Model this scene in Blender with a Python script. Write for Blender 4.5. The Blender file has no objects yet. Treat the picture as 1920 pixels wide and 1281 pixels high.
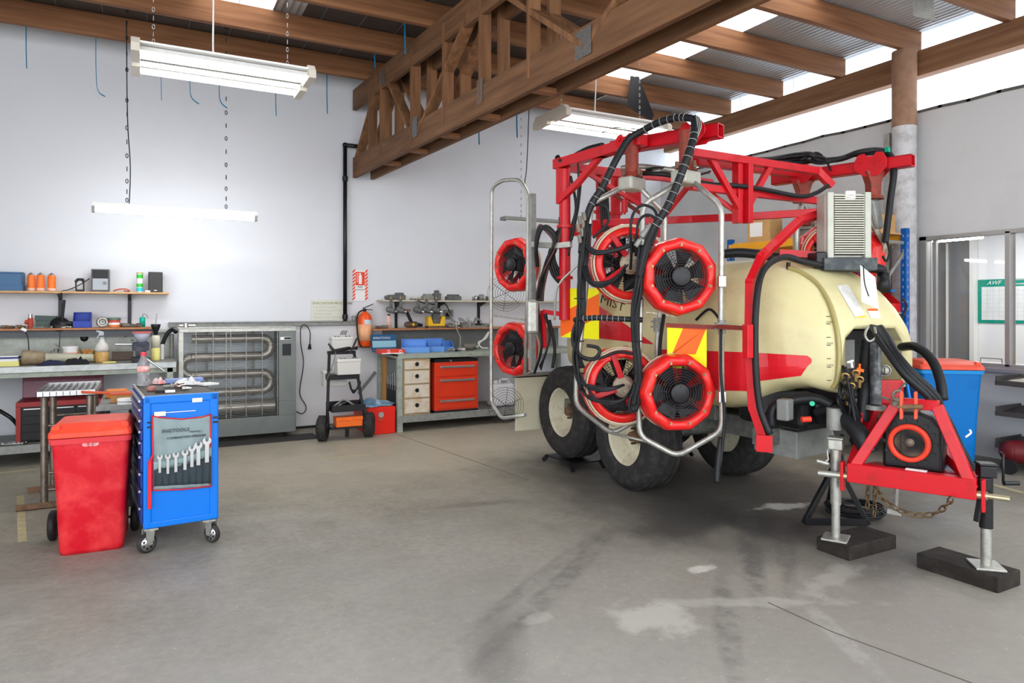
import bpy, math, random
from mathutils import Vector, Matrix
from mathutils.bvhtree import BVHTree
random.seed(7)
PI = math.pi
V = Vector
scn = bpy.context.scene
C = scn.collection
# ---------------------------------------------------------------- camera
YAW = math.radians(28.1)
FPX, HOR, EYE = 1290.0, 580.0, 1.55
FW = V((math.sin(YAW), math.cos(YAW), 0)); RT = V((math.cos(YAW), -math.sin(YAW), 0))
cd = bpy.data.cameras.new('camera'); cam = bpy.data.objects.new('camera', cd); C.objects.link(cam)
cam.location = (0, 0, EYE); cam.rotation_euler = (PI/2, 0, -YAW)
cd.sensor_width = 36; cd.lens = FPX/1920*36; cd.shift_y = (HOR-640.5)/1920
cd.clip_start = .05; cd.clip_end = 200
scn.camera = cam
# ---------------------------------------------------------------- sky and exposure
w = bpy.data.worlds.new('sky'); scn.world = w; w.use_nodes = True
bgn = w.node_tree.nodes['Background']
bgn.inputs[0].default_value = (.93, .96, 1, 1); bgn.inputs[1].default_value = 2.3
scn.view_settings.view_transform = 'Standard'; scn.view_settings.look = 'None'
scn.view_settings.exposure = .97; scn.view_settings.gamma = 1; scn.view_settings.use_curve_mapping = False
scn.cycles.max_bounces = 8; scn.cycles.diffuse_bounces = 5; scn.cycles.glossy_bounces = 3
scn.cycles.transmission_bounces = 5; scn.cycles.transparent_max_bounces = 8
scn.cycles.caustics_reflective = False; scn.cycles.caustics_refractive = False
scn.cycles.sample_clamp_indirect = 5
scn.cycles.use_denoising = True
# ---------------------------------------------------------------- helpers
def pt(u, v, d=None, X=None, Y=None, Z=None):
    """world point seen at (u,v) at depth d, or on the plane X / Y / Z"""
    r = FW + RT*((u-960)/FPX) + V((0, 0, (HOR-v)/FPX))
    if X is not None: d = X/r.x
    elif Y is not None: d = Y/r.y
    elif Z is not None: d = (Z-EYE)/r.z
    return V((0, 0, EYE)) + r*d
def px(P): # projects, for checks
    P = V(P) - V((0, 0, EYE)); d = P.dot(FW)
    return 960+FPX*P.dot(RT)/d, HOR-FPX*P.z/d, d
MATS = {}
def mat(name, col, rough=.5, metal=0., n=None, bump=0., emit=None, trans=0., coat=0., alpha=1., ior=1.45, spec=None):
    """n = (scale, amount, second colour): blotches of wear of a second colour"""
    if name in MATS: return MATS[name]
    m = bpy.data.materials.new(name); m.use_nodes = True
    nt = m.node_tree; b = nt.nodes['Principled BSDF']
    b.inputs['Base Color'].default_value = (*col, 1); b.inputs['Roughness'].default_value = rough
    b.inputs['Metallic'].default_value = metal; b.inputs['Transmission Weight'].default_value = trans
    b.inputs['Coat Weight'].default_value = coat; b.inputs['Alpha'].default_value = alpha
    b.inputs['IOR'].default_value = ior
    if not metal and not trans: b.inputs['Specular IOR Level'].default_value = .32 if spec is None else spec
    if emit:
        b.inputs['Emission Color'].default_value = (*emit[0], 1); b.inputs['Emission Strength'].default_value = emit[1]
    if n or bump:
        tc = nt.nodes.new('ShaderNodeTexCoord')
        nz = nt.nodes.new('ShaderNodeTexNoise'); nz.inputs['Scale'].default_value = n[0] if n else 30
        nz.inputs['Detail'].default_value = 6; nz.inputs['Roughness'].default_value = .65
        nt.links.new(tc.outputs['Object'], nz.inputs['Vector'])
        if n:
            cr = nt.nodes.new('ShaderNodeValToRGB'); a = n[1]
            cr.color_ramp.elements[0].position = .62-.3*a; cr.color_ramp.elements[1].position = .8-.1*a
            cr.color_ramp.elements[0].color = (*col, 1); cr.color_ramp.elements[1].color = (*n[2], 1)
            nt.links.new(nz.outputs['Fac'], cr.inputs['Fac']); nt.links.new(cr.outputs['Color'], b.inputs['Base Color'])
        if bump:
            bp = nt.nodes.new('ShaderNodeBump'); bp.inputs['Strength'].default_value = bump; bp.inputs['Distance'].default_value = .01
            nt.links.new(nz.outputs['Fac'], bp.inputs['Height']); nt.links.new(bp.outputs['Normal'], b.inputs['Normal'])
    MATS[name] = m
    return m
def frame(axis, up=None):
    z = V(axis).normalized(); up = V(up) if up is not None else (V((0, 0, 1)) if abs(z.z) < .95 else V((0, 1, 0)))
    x = up.cross(z).normalized(); y = z.cross(x)
    return Matrix((x, y, z)).transposed()
def TM(loc, rz=0, axis=None, up=None, s=1):
    R = frame(axis, up).to_4x4() if axis is not None else Matrix.Rotation(rz, 4, 'Z')
    return Matrix.Translation(V(loc)) @ R @ Matrix.Scale(s, 4)
class G:
    def __init__(s): s.v = []; s.f = []; s.sm = []
    def add(s, vs, fs, sm=False):
        o = len(s.v); s.v += [V(p) for p in vs]
        for f in fs: s.f.append([i+o for i in f]); s.sm.append(sm)
        return s
    def box(s, c, size, rz=0, M=None):
        x, y, z = [k/2 for k in size]
        vs = [V((i*x, j*y, k*z)) for i in (-1, 1) for j in (-1, 1) for k in (-1, 1)]
        R = M if M is not None else Matrix.Rotation(rz, 3, 'Z')
        return s.add([R @ p + V(c) for p in vs], [(0,1,3,2),(4,6,7,5),(0,4,5,1),(2,3,7,6),(0,2,6,4),(1,5,7,3)])
    def b2(s, lo, hi):
        lo, hi = V(lo), V(hi); return s.box((lo+hi)/2, hi-lo)
    def bar(s, p0, p1, w, h=None, up=None):
        p0, p1 = V(p0), V(p1); h = h or w
        R = frame(p1-p0, up); return s.box((p0+p1)/2, (w, h, (p1-p0).length), M=R)
    def path(s, pts, w, h=None, up=None):
        h = h or w
        for a, b in zip(pts, pts[1:]):
            a, b = V(a), V(b); e = (b-a).normalized()*w*.4; s.bar(a-e, b+e, w, h, up)
        return s
    def cyl(s, p0, p1, r0, r1=None, n=16, cap=True):
        r1 = r0 if r1 is None else r1; p0, p1 = V(p0), V(p1); R = frame(p1-p0)
        vs = [p + R @ V((math.cos(2*PI*i/n)*r, math.sin(2*PI*i/n)*r, 0)) for p, r in ((p0, r0), (p1, r1)) for i in range(n)]
        s.add(vs, [(i, (i+1) % n, n+(i+1) % n, n+i) for i in range(n)], True)
        if cap:
            s.add(vs[:n], [list(range(n))[::-1]]); s.add(vs[n:], [list(range(n))])
        return s
    def tube(s, pts, r, n=8, sub=5, closed=False, ring=None):
        P = spline(pts, sub, closed) if sub > 1 else [V(p) for p in pts]
        N = len(P); o = len(s.v); x = None
        for i, p in enumerate(P):
            a = P[(i-1) % N] if (closed or i) else p; b = P[(i+1) % N] if (closed or i < N-1) else p
            t = (b-a).normalized()
            if x is None: R = frame(t); x = R.col[0]
            x = (x - t*x.dot(t)).normalized(); y = t.cross(x)
            rr = r*(1+ring*(i % 2)) if ring else r
            for k in range(n): s.v.append(p + x*math.cos(2*PI*k/n)*rr + y*math.sin(2*PI*k/n)*rr)
        for i in range(N if closed else N-1):
            j = (i+1) % N
            for k in range(n):
                s.f.append([o+i*n+k, o+i*n+(k+1) % n, o+j*n+(k+1) % n, o+j*n+k]); s.sm.append(True)
        if not closed:
            s.f.append([o+k for k in range(n)][::-1]); s.sm.append(False)
            s.f.append([o+(N-1)*n+k for k in range(n)]); s.sm.append(False)
        return s
    def lathe(s, prof, c=(0, 0, 0), axis=(0, 0, 1), n=24, mod=None, closed=False, M=None):
        R = M if M is not None else frame(axis); c = V(c); m = len(prof); o = len(s.v)
        for i in range(n):
            a = 2*PI*i/n
            for j, (r, z) in enumerate(prof):
                if mod: r, z = mod(a, j, r, z)
                s.v.append(c + R @ V((r*math.cos(a), r*math.sin(a), z)))
        for i in range(n):
            k = (i+1) % n
            for j in range(m if closed else m-1):
                l = (j+1) % m
                s.f.append([o+i*m+j, o+k*m+j, o+k*m+l, o+i*m+l]); s.sm.append(True)
        if not closed:
            if prof[0][0] > 1e-4: s.f.append([o+i*m for i in range(n)][::-1]); s.sm.append(False)
            if prof[-1][0] > 1e-4: s.f.append([o+i*m+m-1 for i in range(n)]); s.sm.append(False)
        return s
    def prism(s, poly, t, M):
        """poly in local xy, thickness t along local z (centred)"""
        n = len(poly); vs = [M @ V((x, y, z)) for z in (-t/2, t/2) for x, y in poly]
        return s.add(vs, [list(range(n))[::-1], list(range(n, 2*n))] + [(i, (i+1) % n, n+(i+1) % n, n+i) for i in range(n)])
    def ball(s, c, r, n=12, sc=(1, 1, 1), M=None):
        m = n//2+1; M = M or Matrix.Identity(3); c = V(c); o = len(s.v)
        for j in range(m):
            t = PI*j/(m-1)
            for i in range(n):
                a = 2*PI*i/n; s.v.append(c + M @ V((r*sc[0]*math.sin(t)*math.cos(a), r*sc[1]*math.sin(t)*math.sin(a), r*sc[2]*math.cos(t))))
        for j in range(m-1):
            for i in range(n):
                s.f.append([o+j*n+i, o+(j+1)*n+i, o+(j+1)*n+(i+1) % n, o+j*n+(i+1) % n]); s.sm.append(True)
        return s
    def torus(s, c, axis, R, r, n=24, k=8):
        F = frame(axis); c = V(c)
        return s.tube([c + F @ V((R*math.cos(2*PI*i/n), R*math.sin(2*PI*i/n), 0)) for i in range(n)], r, k, 1, True)
    def chain(s, pts, r=.012, w=.004):
        P = spline(pts, 8); L = 0; out = [P[0]]
        for a, b in zip(P, P[1:]):
            L += (b-a).length
            if L >= r*2.15: out.append(b); L = 0
        for i, (a, b) in enumerate(zip(out, out[1:])):
            t = (b-a).normalized(); F = frame(t, V((1, 0, .01)) if i % 2 else V((0, 1, .01)))
            c = (a+b)/2; hl = r*1.7
            s.tube([c + F @ V((r*.8*math.cos(q), 0, hl*math.sin(q))) for q in [2*PI*k/8 for k in range(8)]], w, 5, 1, True)
        return s
    def obj(s, name, m, parent=None, bevel=0, local=False, smooth=None):
        me = bpy.data.meshes.new(name); 
        if parent is not None and not local:
            I = wm(parent).inverted(); vs = [I @ p for p in s.v]
        else: vs = s.v
        off = V((0, 0, 0))
        if parent is None and not local:
            n = max(1, len(vs)); lo = [min(p[i] for p in vs) for i in range(3)]; hi = [max(p[i] for p in vs) for i in range(3)]
            off = V(((lo[0]+hi[0])/2, (lo[1]+hi[1])/2, lo[2]))
        me.from_pydata([tuple(p-off) for p in vs], [], s.f)
        me.polygons.foreach_set('use_smooth', s.sm if smooth is None else [smooth]*len(s.f))
        if m: me.materials.append(m)
        me.update()
        o = bpy.data.objects.new(name, me); C.objects.link(o); o.location = off
        if parent is not None: o.parent = parent
        if bevel:
            b = o.modifiers.new('b', 'BEVEL'); b.width = bevel; b.segments = 2; b.limit_method = 'ANGLE'; b.angle_limit = .7
        return o
def wm(o):
    M = o.matrix_basis.copy()
    while o.parent: o = o.parent; M = o.matrix_basis @ M
    return M
def spline(pts, sub=5, closed=False):
    P = [V(p) for p in pts]
    if len(P) < 3 and not closed: return P
    n = len(P); out = []
    for i in range(n if closed else n-1):
        if closed: a, b, c, d = P[(i-1) % n], P[i], P[(i+1) % n], P[(i+2) % n]
        else: a, b, c, d = P[max(i-1, 0)], P[i], P[i+1], P[min(i+2, n-1)]
        for k in range(sub):
            t = k/sub
            out.append(.5*((2*b) + (c-a)*t + (2*a-5*b+4*c-d)*t*t + (3*b-a-3*c+d)*t**3))
    if not closed: out.append(P[-1])
    return out
def thing(name, label, cat, loc=(0, 0, 0), rz=0, group=None, M=None):
    o = bpy.data.objects.new(name, None); C.objects.link(o); o.empty_display_size = .1
    if M is not None: o.matrix_basis = M
    else: o.location = loc; o.rotation_euler = (0, 0, rz)
    return tag(o, label, cat, group)
def tag(o, label, cat, group=None, kind=None):
    o['label'] = label; o['category'] = cat
    if group: o['group'] = group
    if kind: o['kind'] = kind
    return o
def struct(g, name, m, bevel=0, label=None):
    o = g.obj(name, m, bevel=bevel); o['kind'] = 'structure'
    if label: o['label'] = label
    return o
def dup(o, loc=None, rz=None, label=None, parent=None, M=None):
    r = o.copy(); C.objects.link(r)
    if parent is not None: r.parent = parent
    if loc is not None: r.location = loc
    if rz is not None: r.rotation_euler = (0, 0, rz)
    if M is not None: r.matrix_basis = M
    if label: r['label'] = label
    for ch in [c for c in bpy.data.objects if c.parent == o]: dup(ch, parent=r)
    return r
def text_mesh(name, s, size, M, m, parent, ext=.0008, align='LEFT', shear=0):
    cu = bpy.data.curves.new('t', 'FONT'); cu.body = s; cu.size = size; cu.extrude = ext; cu.align_x = align; cu.resolution_u = 2; cu.shear = shear
    o = bpy.data.objects.new('t', cu); me = bpy.data.meshes.new_from_object(o)
    bpy.data.objects.remove(o); bpy.data.curves.remove(cu)
    g = G(); g.add([M @ v.co for v in me.vertices], [list(p.vertices) for p in me.polygons])
    bpy.data.meshes.remove(me)
    return g.obj(name, m, parent)
# ---------------------------------------------------------------- materials
RED = mat('red_paint', (.56, .006, .014), .38, coat=.15, n=(9, .3, (.34, .012, .012)), bump=.03)
REDF = mat('red_fibreglass', (.70, .012, .012), .34, coat=.25, n=(5, .5, (.74, .05, .025)))
REDD = mat('rusty_red', (.24, .03, .022), .6, n=(30, .6, (.12, .04, .03)))
BLUE = mat('blue_paint', (.0, .165, .68), .38, coat=.1)
BLUED = mat('blue_dark', (.01, .05, .28), .35, metal=.2, n=(20, .3, (.08, .1, .3)))
BLUEP = mat('blue_plastic', (.02, .20, .72), .4)
BLUER = mat('rack_blue', (.0, .10, .42), .4, n=(20, .4, (.02, .16, .5)))
BLK = mat('black_rubber', (.016, .016, .018), .55)
BLKM = mat('black_metal', (.013, .013, .015), .38, metal=.3)
BLKP = mat('black_plastic', (.012, .012, .014), .4)
HOSE = mat('hose_rubber', (.011, .012, .014), .45, bump=.15)
TYRE = mat('tyre_rubber', (.026, .025, .025), .75, n=(14, .5, (.065, .06, .056)), bump=.3)
CREAM = mat('cream_plastic', (.66, .60, .33), .38, n=(3.2, .5, (.54, .48, .27)), coat=.15)
CREAMP = mat('cream_paint', (.66, .62, .47), .45, n=(18, .4, (.45, .38, .26)))
GAL = mat('galvanised_steel', (.46, .46, .42), .42, metal=.65, n=(25, .6, (.30, .29, .26)))
GALD = mat('dull_galvanised', (.30, .31, .29), .55, metal=.3, n=(16, .7, (.20, .2, .185)))
GREY = mat('grey_paint', (.20, .21, .20), .45, n=(10, .4, (.16, .17, .16)))
BENCH = mat('bench_green_grey', (.36, .40, .34), .5, n=(13, .5, (.24, .26, .22)), metal=.1)
STEEL = mat('steel', (.55, .55, .55), .28, metal=.9)
CHROME = mat('chrome', (.8, .8, .8), .12, metal=1)
CAST = mat('cast_metal', (.16, .15, .13), .6, metal=.4, n=(25, .6, (.26, .2, .13)))
WHITEP = mat('white_plastic', (.80, .80, .78), .45)
PAPER = mat('paper_white', (.86, .87, .86), .8)
ORNG = mat('orange_paint', (.88, .16, .015), .4)
YEL = mat('yellow_paint', (.88, .52, .03), .45)
HIYEL = mat('hazard_yellow', (.92, .88, .0), .5)
HIORG = mat('hazard_orange', (.95, .14, .01), .5)
CARD = mat('cardboard', (.56, .34, .14), .8, n=(6, .4, (.45, .26, .1)))
WOODL = mat('shelf_wood', (.62, .38, .18), .6, n=(20, .5, (.48, .28, .12)))
WOODR = mat('red_shelf_wood', (.48, .20, .09), .6, n=(20, .5, (.30, .13, .07)))
RUST = mat('rusty_steel', (.20, .11, .06), .7, metal=.3, n=(30, .6, (.08, .05, .03)))
def wood_mat(name, c1, c2, axis='X'):
    m = mat(name, c1, .7); nt = m.node_tree; b = nt.nodes['Principled BSDF']
    tc = nt.nodes.new('ShaderNodeTexCoord'); mp = nt.nodes.new('ShaderNodeMapping')
    mp.inputs['Scale'].default_value = (.35, 6, 6) if axis == 'X' else (6, .35, 6) if axis == 'Y' else (6, 6, .4)
    nz = nt.nodes.new('ShaderNodeTexNoise'); nz.inputs['Scale'].default_value = 3; nz.inputs['Detail'].default_value = 7
    cr = nt.nodes.new('ShaderNodeValToRGB'); cr.color_ramp.elements[0].position = .3; cr.color_ramp.elements[1].position = .72
    cr.color_ramp.elements[0].color = (*c1, 1); cr.color_ramp.elements[1].color = (*c2, 1)
    L = nt.links.new
    L(tc.outputs['Object'], mp.inputs[0]); L(mp.outputs[0], nz.inputs[0]); L(nz.outputs[0], cr.inputs[0]); L(cr.outputs[0], b.inputs['Base Color'])
    return m
WDX = wood_mat('purlin_timber', (.17, .068, .028), (.33, .155, .072), 'X')
WDY = wood_mat('truss_timber', (.115, .055, .026), (.22, .11, .052), 'Y')
WDZ = wood_mat('web_timber', (.13, .06, .028), (.28, .135, .06), 'Z')
WDB = wood_mat('beam_timber', (.19, .09, .045), (.34, .18, .095), 'Y')
# ================================================================ THE ROOM
YB, XR, ZR = 9.2, 7.8, 4.74
# floor with its stains
fm = mat('concrete', (.3, .3, .28), .55); nt = fm.node_tree; bs = nt.nodes['Principled BSDF']; LK = nt.links.new
tc = nt.nodes.new('ShaderNodeTexCoord')
def noise(scale, detail=6, rough=.6, vec=None):
    n = nt.nodes.new('ShaderNodeTexNoise'); n.inputs['Scale'].default_value = scale; n.inputs['Detail'].default_value = detail; n.inputs['Roughness'].default_value = rough
    LK(vec or tc.outputs['Object'], n.inputs['Vector']); return n
def ramp(src, p0, c0, p1, c1):
    r = nt.nodes.new('ShaderNodeValToRGB'); r.color_ramp.elements[0].position = p0; r.color_ramp.elements[1].position = p1
    r.color_ramp.elements[0].color = (*c0, 1); r.color_ramp.elements[1].color = (*c1, 1); LK(src, r.inputs[0]); return r.outputs[0]
def math_(op, a, b=None, clamp=False):
    m = nt.nodes.new('ShaderNodeMath'); m.operation = op; m.use_clamp = clamp
    for i, x in enumerate((a, b)):
        if x is None: continue
        if isinstance(x, (int, float)): m.inputs[i].default_value = x
        else: LK(x, m.inputs[i])
    return m.outputs[0]
def mixc(f, a, b):
    m = nt.nodes.new('ShaderNodeMix'); m.data_type = 'RGBA'; LK(f, m.inputs[0])
    if isinstance(a, tuple): m.inputs[6].default_value = (*a, 1)
    else: LK(a, m.inputs[6])
    if isinstance(b, tuple): m.inputs[7].default_value = (*b, 1)
    else: LK(b, m.inputs[7])
    return m.outputs[2]
FLO = V((4, 2.5, 0))  # floor object origin
def blot(cx, cy, rx, ry, rot, soft=.35, wob=.5, nsc=2.5):
    """0..1 mask of an irregular patch lying on the floor"""
    mp = nt.nodes.new('ShaderNodeMapping'); mp.vector_type = 'TEXTURE'
    mp.inputs['Location'].default_value = (cx-FLO.x, cy-FLO.y, 0); mp.inputs['Rotation'].default_value = (0, 0, rot); mp.inputs['Scale'].default_value = (rx, ry, 1)
    LK(tc.outputs['Object'], mp.inputs[0])
    ln = nt.nodes.new('ShaderNodeVectorMath'); ln.operation = 'LENGTH'; LK(mp.outputs[0], ln.inputs[0])
    nz = noise(nsc, 5); d = math_('ADD', ln.outputs['Value'], math_('MULTIPLY', math_('SUBTRACT', nz.outputs[0], .5), wob*2))
    mr = nt.nodes.new('ShaderNodeMapRange'); mr.inputs[1].default_value = 1+soft; mr.inputs[2].default_value = 1-soft
    LK(d, mr.inputs[0]); return mr.outputs[0]
base = ramp(noise(1.1, 8, .65).outputs[0], .32, (.225, .205, .16), .68, (.35, .325, .268))
fine = ramp(noise(22, 6, .7).outputs[0], .35, (.74, .74, .74), .62, (1, 1, 1))
mul = nt.nodes.new('ShaderNodeMix'); mul.data_type = 'RGBA'; mul.blend_type = 'MULTIPLY'; mul.inputs[0].default_value = 1
LK(base, mul.inputs[6]); LK(fine, mul.inputs[7]); col = mul.outputs[2]
# paler and cooler by the door side, browner by the machine
col = mixc(math_('MULTIPLY', blot(1.0, .8, 4.5, 3.2, 0, .6), .5), col, (.47, .475, .48))
col = mixc(math_('MULTIPLY', blot(2.4, 7.2, 2.9, 1.5, 0, .6), .5), col, (.60, .54, .41))
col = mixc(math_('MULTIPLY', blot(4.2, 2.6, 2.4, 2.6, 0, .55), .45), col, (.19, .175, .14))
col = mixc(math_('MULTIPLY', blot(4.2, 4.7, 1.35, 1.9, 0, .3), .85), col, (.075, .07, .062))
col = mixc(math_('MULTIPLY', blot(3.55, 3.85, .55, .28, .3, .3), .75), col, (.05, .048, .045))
for (u, v, rx, ry, rot, k) in ((1445, 985, .28, .36, .4, .9), (1275, 950, .5, .2, .9, .8), (900, 945, .35, .06, -.2, .4), (1680, 1050, .4, .2, 0, .4), (930, 1230, .12, .4, -.5, .35)):
    p = pt(u, v, Z=0); col = mixc(math_('MULTIPLY', blot(p.x, p.y, rx, ry, rot, .5), k), col, (.06, .058, .055))
# tyre tracks
def track(u0, v0, u1, v1, wd, k, colr=(.09, .088, .085)):
    global col
    a, b = pt(u0, v0, Z=0), pt(u1, v1, Z=0); m = (a+b)/2
    col = mixc(math_('MULTIPLY', math_('MULTIPLY', blot(m.x, m.y, (b-a).length/2, wd, math.atan2(b.y-a.y, b.x-a.x), .3, .35, 3), ramp(noise(9, 4).outputs[0], .36, (.1, .1, .1), .6, (1, 1, 1))), k), col, colr)
track(1395, 930, 1420, 1130, .07, .7); track(1470, 930, 1478, 1110, .06, .55); track(1350, 1080, 1380, 1281, .06, .5)
track(1180, 960, 905, 1240, .07, .5); track(1130, 990, 860, 1200, .05, .35); track(1500, 1120, 1660, 1281, .05, .35, (.5, .5, .48))
# pale spills
for (u, v, rx, ry, rot, k) in ((1225, 1160, .16, .2, .3, .55), (1470, 950, .22, .07, -.2, .9), (1310, 1067, .08, .04, 0, .9), (1010, 1160, .08, .05, 0, .3), (1560, 1085, .3, .08, .2, .3), (1400, 1130, .5, .05, -.5, .3)):
    p = pt(u, v, Z=0); col = mixc(math_('MULTIPLY', blot(p.x, p.y, rx, ry, rot, .3, 1.6, 6), k), col, (.55, .55, .50))
sp = noise(70, 2); col = mixc(ramp(sp.outputs[0], .70, (0, 0, 0), .74, (.6, .6, .6)), col, (.65, .65, .62))
LK(col, bs.inputs['Base Color'])
LK(ramp(noise(2, 6).outputs[0], .3, (.42, .42, .42), .7, (.68, .68, .68)), bs.inputs['Roughness'])
bp = nt.nodes.new('ShaderNodeBump'); bp.inputs['Strength'].default_value = .12; bp.inputs['Distance'].default_value = .01
LK(noise(30, 6).outputs[0], bp.inputs['Height']); LK(bp.outputs[0], bs.inputs['Normal'])
g = G().b2((-5, -6, -.15), (13, 11, 0)); o = g.obj('floor', fm); o['kind'] = 'structure'
FL_ORG = o.location.copy()
for n_ in nt.nodes:   # the blots were laid out about FLO; the floor's own origin
    if n_.type == 'MAPPING': n_.inputs['Location'].default_value = V(n_.inputs['Location'].default_value) + FLO - V((FL_ORG.x, FL_ORG.y, 0))
YLINE = mat('worn_yellow_line', (.62, .50, .18), .7, n=(14, 1.2, (.36, .34, .28)))
def strip(name, pts, wd, m):
    g = G()
    for a, b in zip(pts, pts[1:]):
        g.bar(V((a[0], a[1], .0006)), V((b[0], b[1], .0006)), .0012 if False else wd, .0012, up=(0, 0, 1)) if False else None
        a, b = V((a[0], a[1], 0)), V((b[0], b[1], 0)); t = (b-a).normalized(); n = V((-t.y, t.x, 0))*wd/2; h = V((0, 0, .0015))
        g.add([a-n+h, b-n+h, b+n+h, a+n+h, a-n, b-n, b+n, a+n], [(0,1,2,3),(4,7,6,5),(0,4,5,1),(2,6,7,3),(1,5,6,2),(0,3,7,4)])
    return struct(g, name, m)
strip('trim_1', [pt(600, 860, Z=0)[:2], pt(720, 850, Z=0)[:2]], .03, YLINE)
strip('trim_2', [pt(1845, 905, Z=0)[:2], pt(1990, 942, Z=0)[:2]], .05, YLINE)
strip('trim_3', [pt(0, 887, Z=0)[:2], pt(75, 879, Z=0)[:2]], .03, YLINE)
strip('trim_4', [pt(38, 930, Z=0)[:2], pt(42, 1015, Z=0)[:2]], .05, YLINE)
strip('trim_5', [pt(1440, 1130, Z=0)[:2], pt(1560, 1185, Z=0)[:2], pt(1900, 1310, Z=0)[:2]], .007, mat('joint_dark', (.10, .095, .08), .9))
strip('trim_6', [pt(745, 815, Z=0)[:2], pt(990, 900, Z=0)[:2]], .006, MATS['joint_dark'])
# back wall
WALL = mat('wall_white', (.74, .76, .80), .75, n=(.7, .3, (.70, .72, .75)))
g = G().b2((-5, YB, 0), (XR+3.4, YB+.15, ZR)); struct(g, 'wall_back', WALL)
g = G().b2((-.1, YB-.012, .02), (5.2, YB, 1.33)); struct(g, 'trim_7', mat('lower_board', (.74, .745, .76), .6, n=(2, .2, (.68, .68, .68))))
g = G().b2((.25, YB-.06, 1.335), (2.72, YB, 1.395)).b2((.25, YB-.075, 1.38), (2.72, YB, 1.395)); struct(g, 'trim_8', GALD, .004)
g = G().b2((-5, YB-.03, 0), (XR, YB-.012, .03)); struct(g, 'base_gap_back', BLKP)  # shade of the gap at the wall foot, drawn as a black strip
# right wall, with a window to the office and an open clerestory
WALLR = mat('wall_grey_white', (.62, .625, .63), .75, n=(1, .6, (.52, .52, .52)))
g = G().b2((XR, 4.72, 0), (XR+.12, YB, 3.79)).b2((XR, -6, 2.37), (XR+.12, 4.72, 3.79)).b2((XR, -6, 0), (XR+.12, 4.72, .94)).b2((XR, -6, .94), (XR+.12, 1.9, 2.37))
struct(g, 'wall_right', WALLR)
ALU = mat('aluminium', (.42, .42, .41), .4, metal=.6)
g = G()
for a, b in (((1.9, .94), (4.72, .985)), ((1.9, 2.325), (4.72, 2.37)), ((4.64, .94), (4.72, 2.37)), ((1.9, .94), (1.96, 2.37)), ((3.79, .96), (3.84, 2.35))):
    g.b2((XR-.03, a[0], a[1]), (XR+.08, b[0], b[1]))
g.b2((XR+.02, 4.56, .96), (XR+.06, 4.6, 2.35)).b2((XR-.07, 1.9, .90), (XR+.12, 4.8, .945))
win = struct(g, 'window_1', ALU, .003)
glass = mat('window_glass', (1, 1, 1), .02, trans=1, ior=1.1)
def thin_glass():
    m = glass; nt = m.node_tree; b = nt.nodes['Principled BSDF']; out = nt.nodes['Material Output']
    tr = nt.nodes.new('ShaderNodeBsdfTransparent'); gl = nt.nodes.new('ShaderNodeBsdfGlossy'); gl.inputs['Roughness'].default_value = .02
    fr = nt.nodes.new('ShaderNodeFresnel'); fr.inputs[0].default_value = 1.35; mx = nt.nodes.new('ShaderNodeMixShader')
    nt.links.new(fr.outputs[0], mx.inputs[0]); nt.links.new(tr.outputs[0], mx.inputs[1]); nt.links.new(gl.outputs[0], mx.inputs[2]); nt.links.new(mx.outputs[0], out.inputs[0])
thin_glass()
g = G().b2((XR+.03, 1.96, .98), (XR+.036, 3.79, 2.33)); g.obj('window_pane', glass, win)
g = G().b2((XR+.045, 3.84, .98), (XR+.051, 4.64, 2.33)); g.obj('window_pane', glass, win)
# office behind the window
OFW = mat('office_wall', (.80, .81, .83), .8)
g = G().b2((10.3, 1.2, 0), (10.4, 7.4, 2.6)).b2((7.92, 7.3, 0), (10.3, 7.4, 2.6)).b2((7.92, 1.2, 0), (10.3, 1.3, 2.6)); struct(g, 'wall_office', OFW)
g = G().b2((7.92, 1.2, 2.6), (10.4, 7.4, 2.66)); struct(g, 'ceiling_office', OFW)
# beam, clerestory sheet, ceiling
g = G().b2((XR-.02, -6, 4.21), (XR+.12, 9.1, 4.5)); struct(g, 'trim_9', WDB, .004, 'long timber eave beam above the clerestory strip')
SHEET = mat('translucent_sheet', (.9, .93, .95), .5); nt2 = SHEET.node_tree
def translucent(m, c, clear=.3):
    nt = m.node_tree; out = nt.nodes['Material Output']
    t = nt.nodes.new('ShaderNodeBsdfTranslucent'); t.inputs[0].default_value = (*c, 1)
    tr = nt.nodes.new('ShaderNodeBsdfTransparent'); tr.inputs[0].default_value = (*c, 1); mx = nt.nodes.new('ShaderNodeMixShader'); mx.inputs[0].default_value = clear
    nt.links.new(t.outputs[0], mx.inputs[1]); nt.links.new(tr.outputs[0], mx.inputs[2]); nt.links.new(mx.outputs[0], out.inputs[0])
translucent(SHEET, (.88, .92, .96), .35)
g = G()
for i in range(16):
    g.b2((XR+.125, -5.9+i*.96, 3.7), (XR+.129, -4.96+i*.96, 4.75))
struct(g, 'window_2', SHEET)
g = G()   # rough cut top edge of the lining
random.seed(3)
pp = [V((XR+.01, y*.3-6, 3.795+random.uniform(-.012, .012))) for y in range(51)]; pp = [p for p in pp if p.y < 9.15]
g.path(pp, .05, .03); struct(g, 'trim_10', mat('ragged_lining', (.12, .11, .10), .9))
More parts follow.
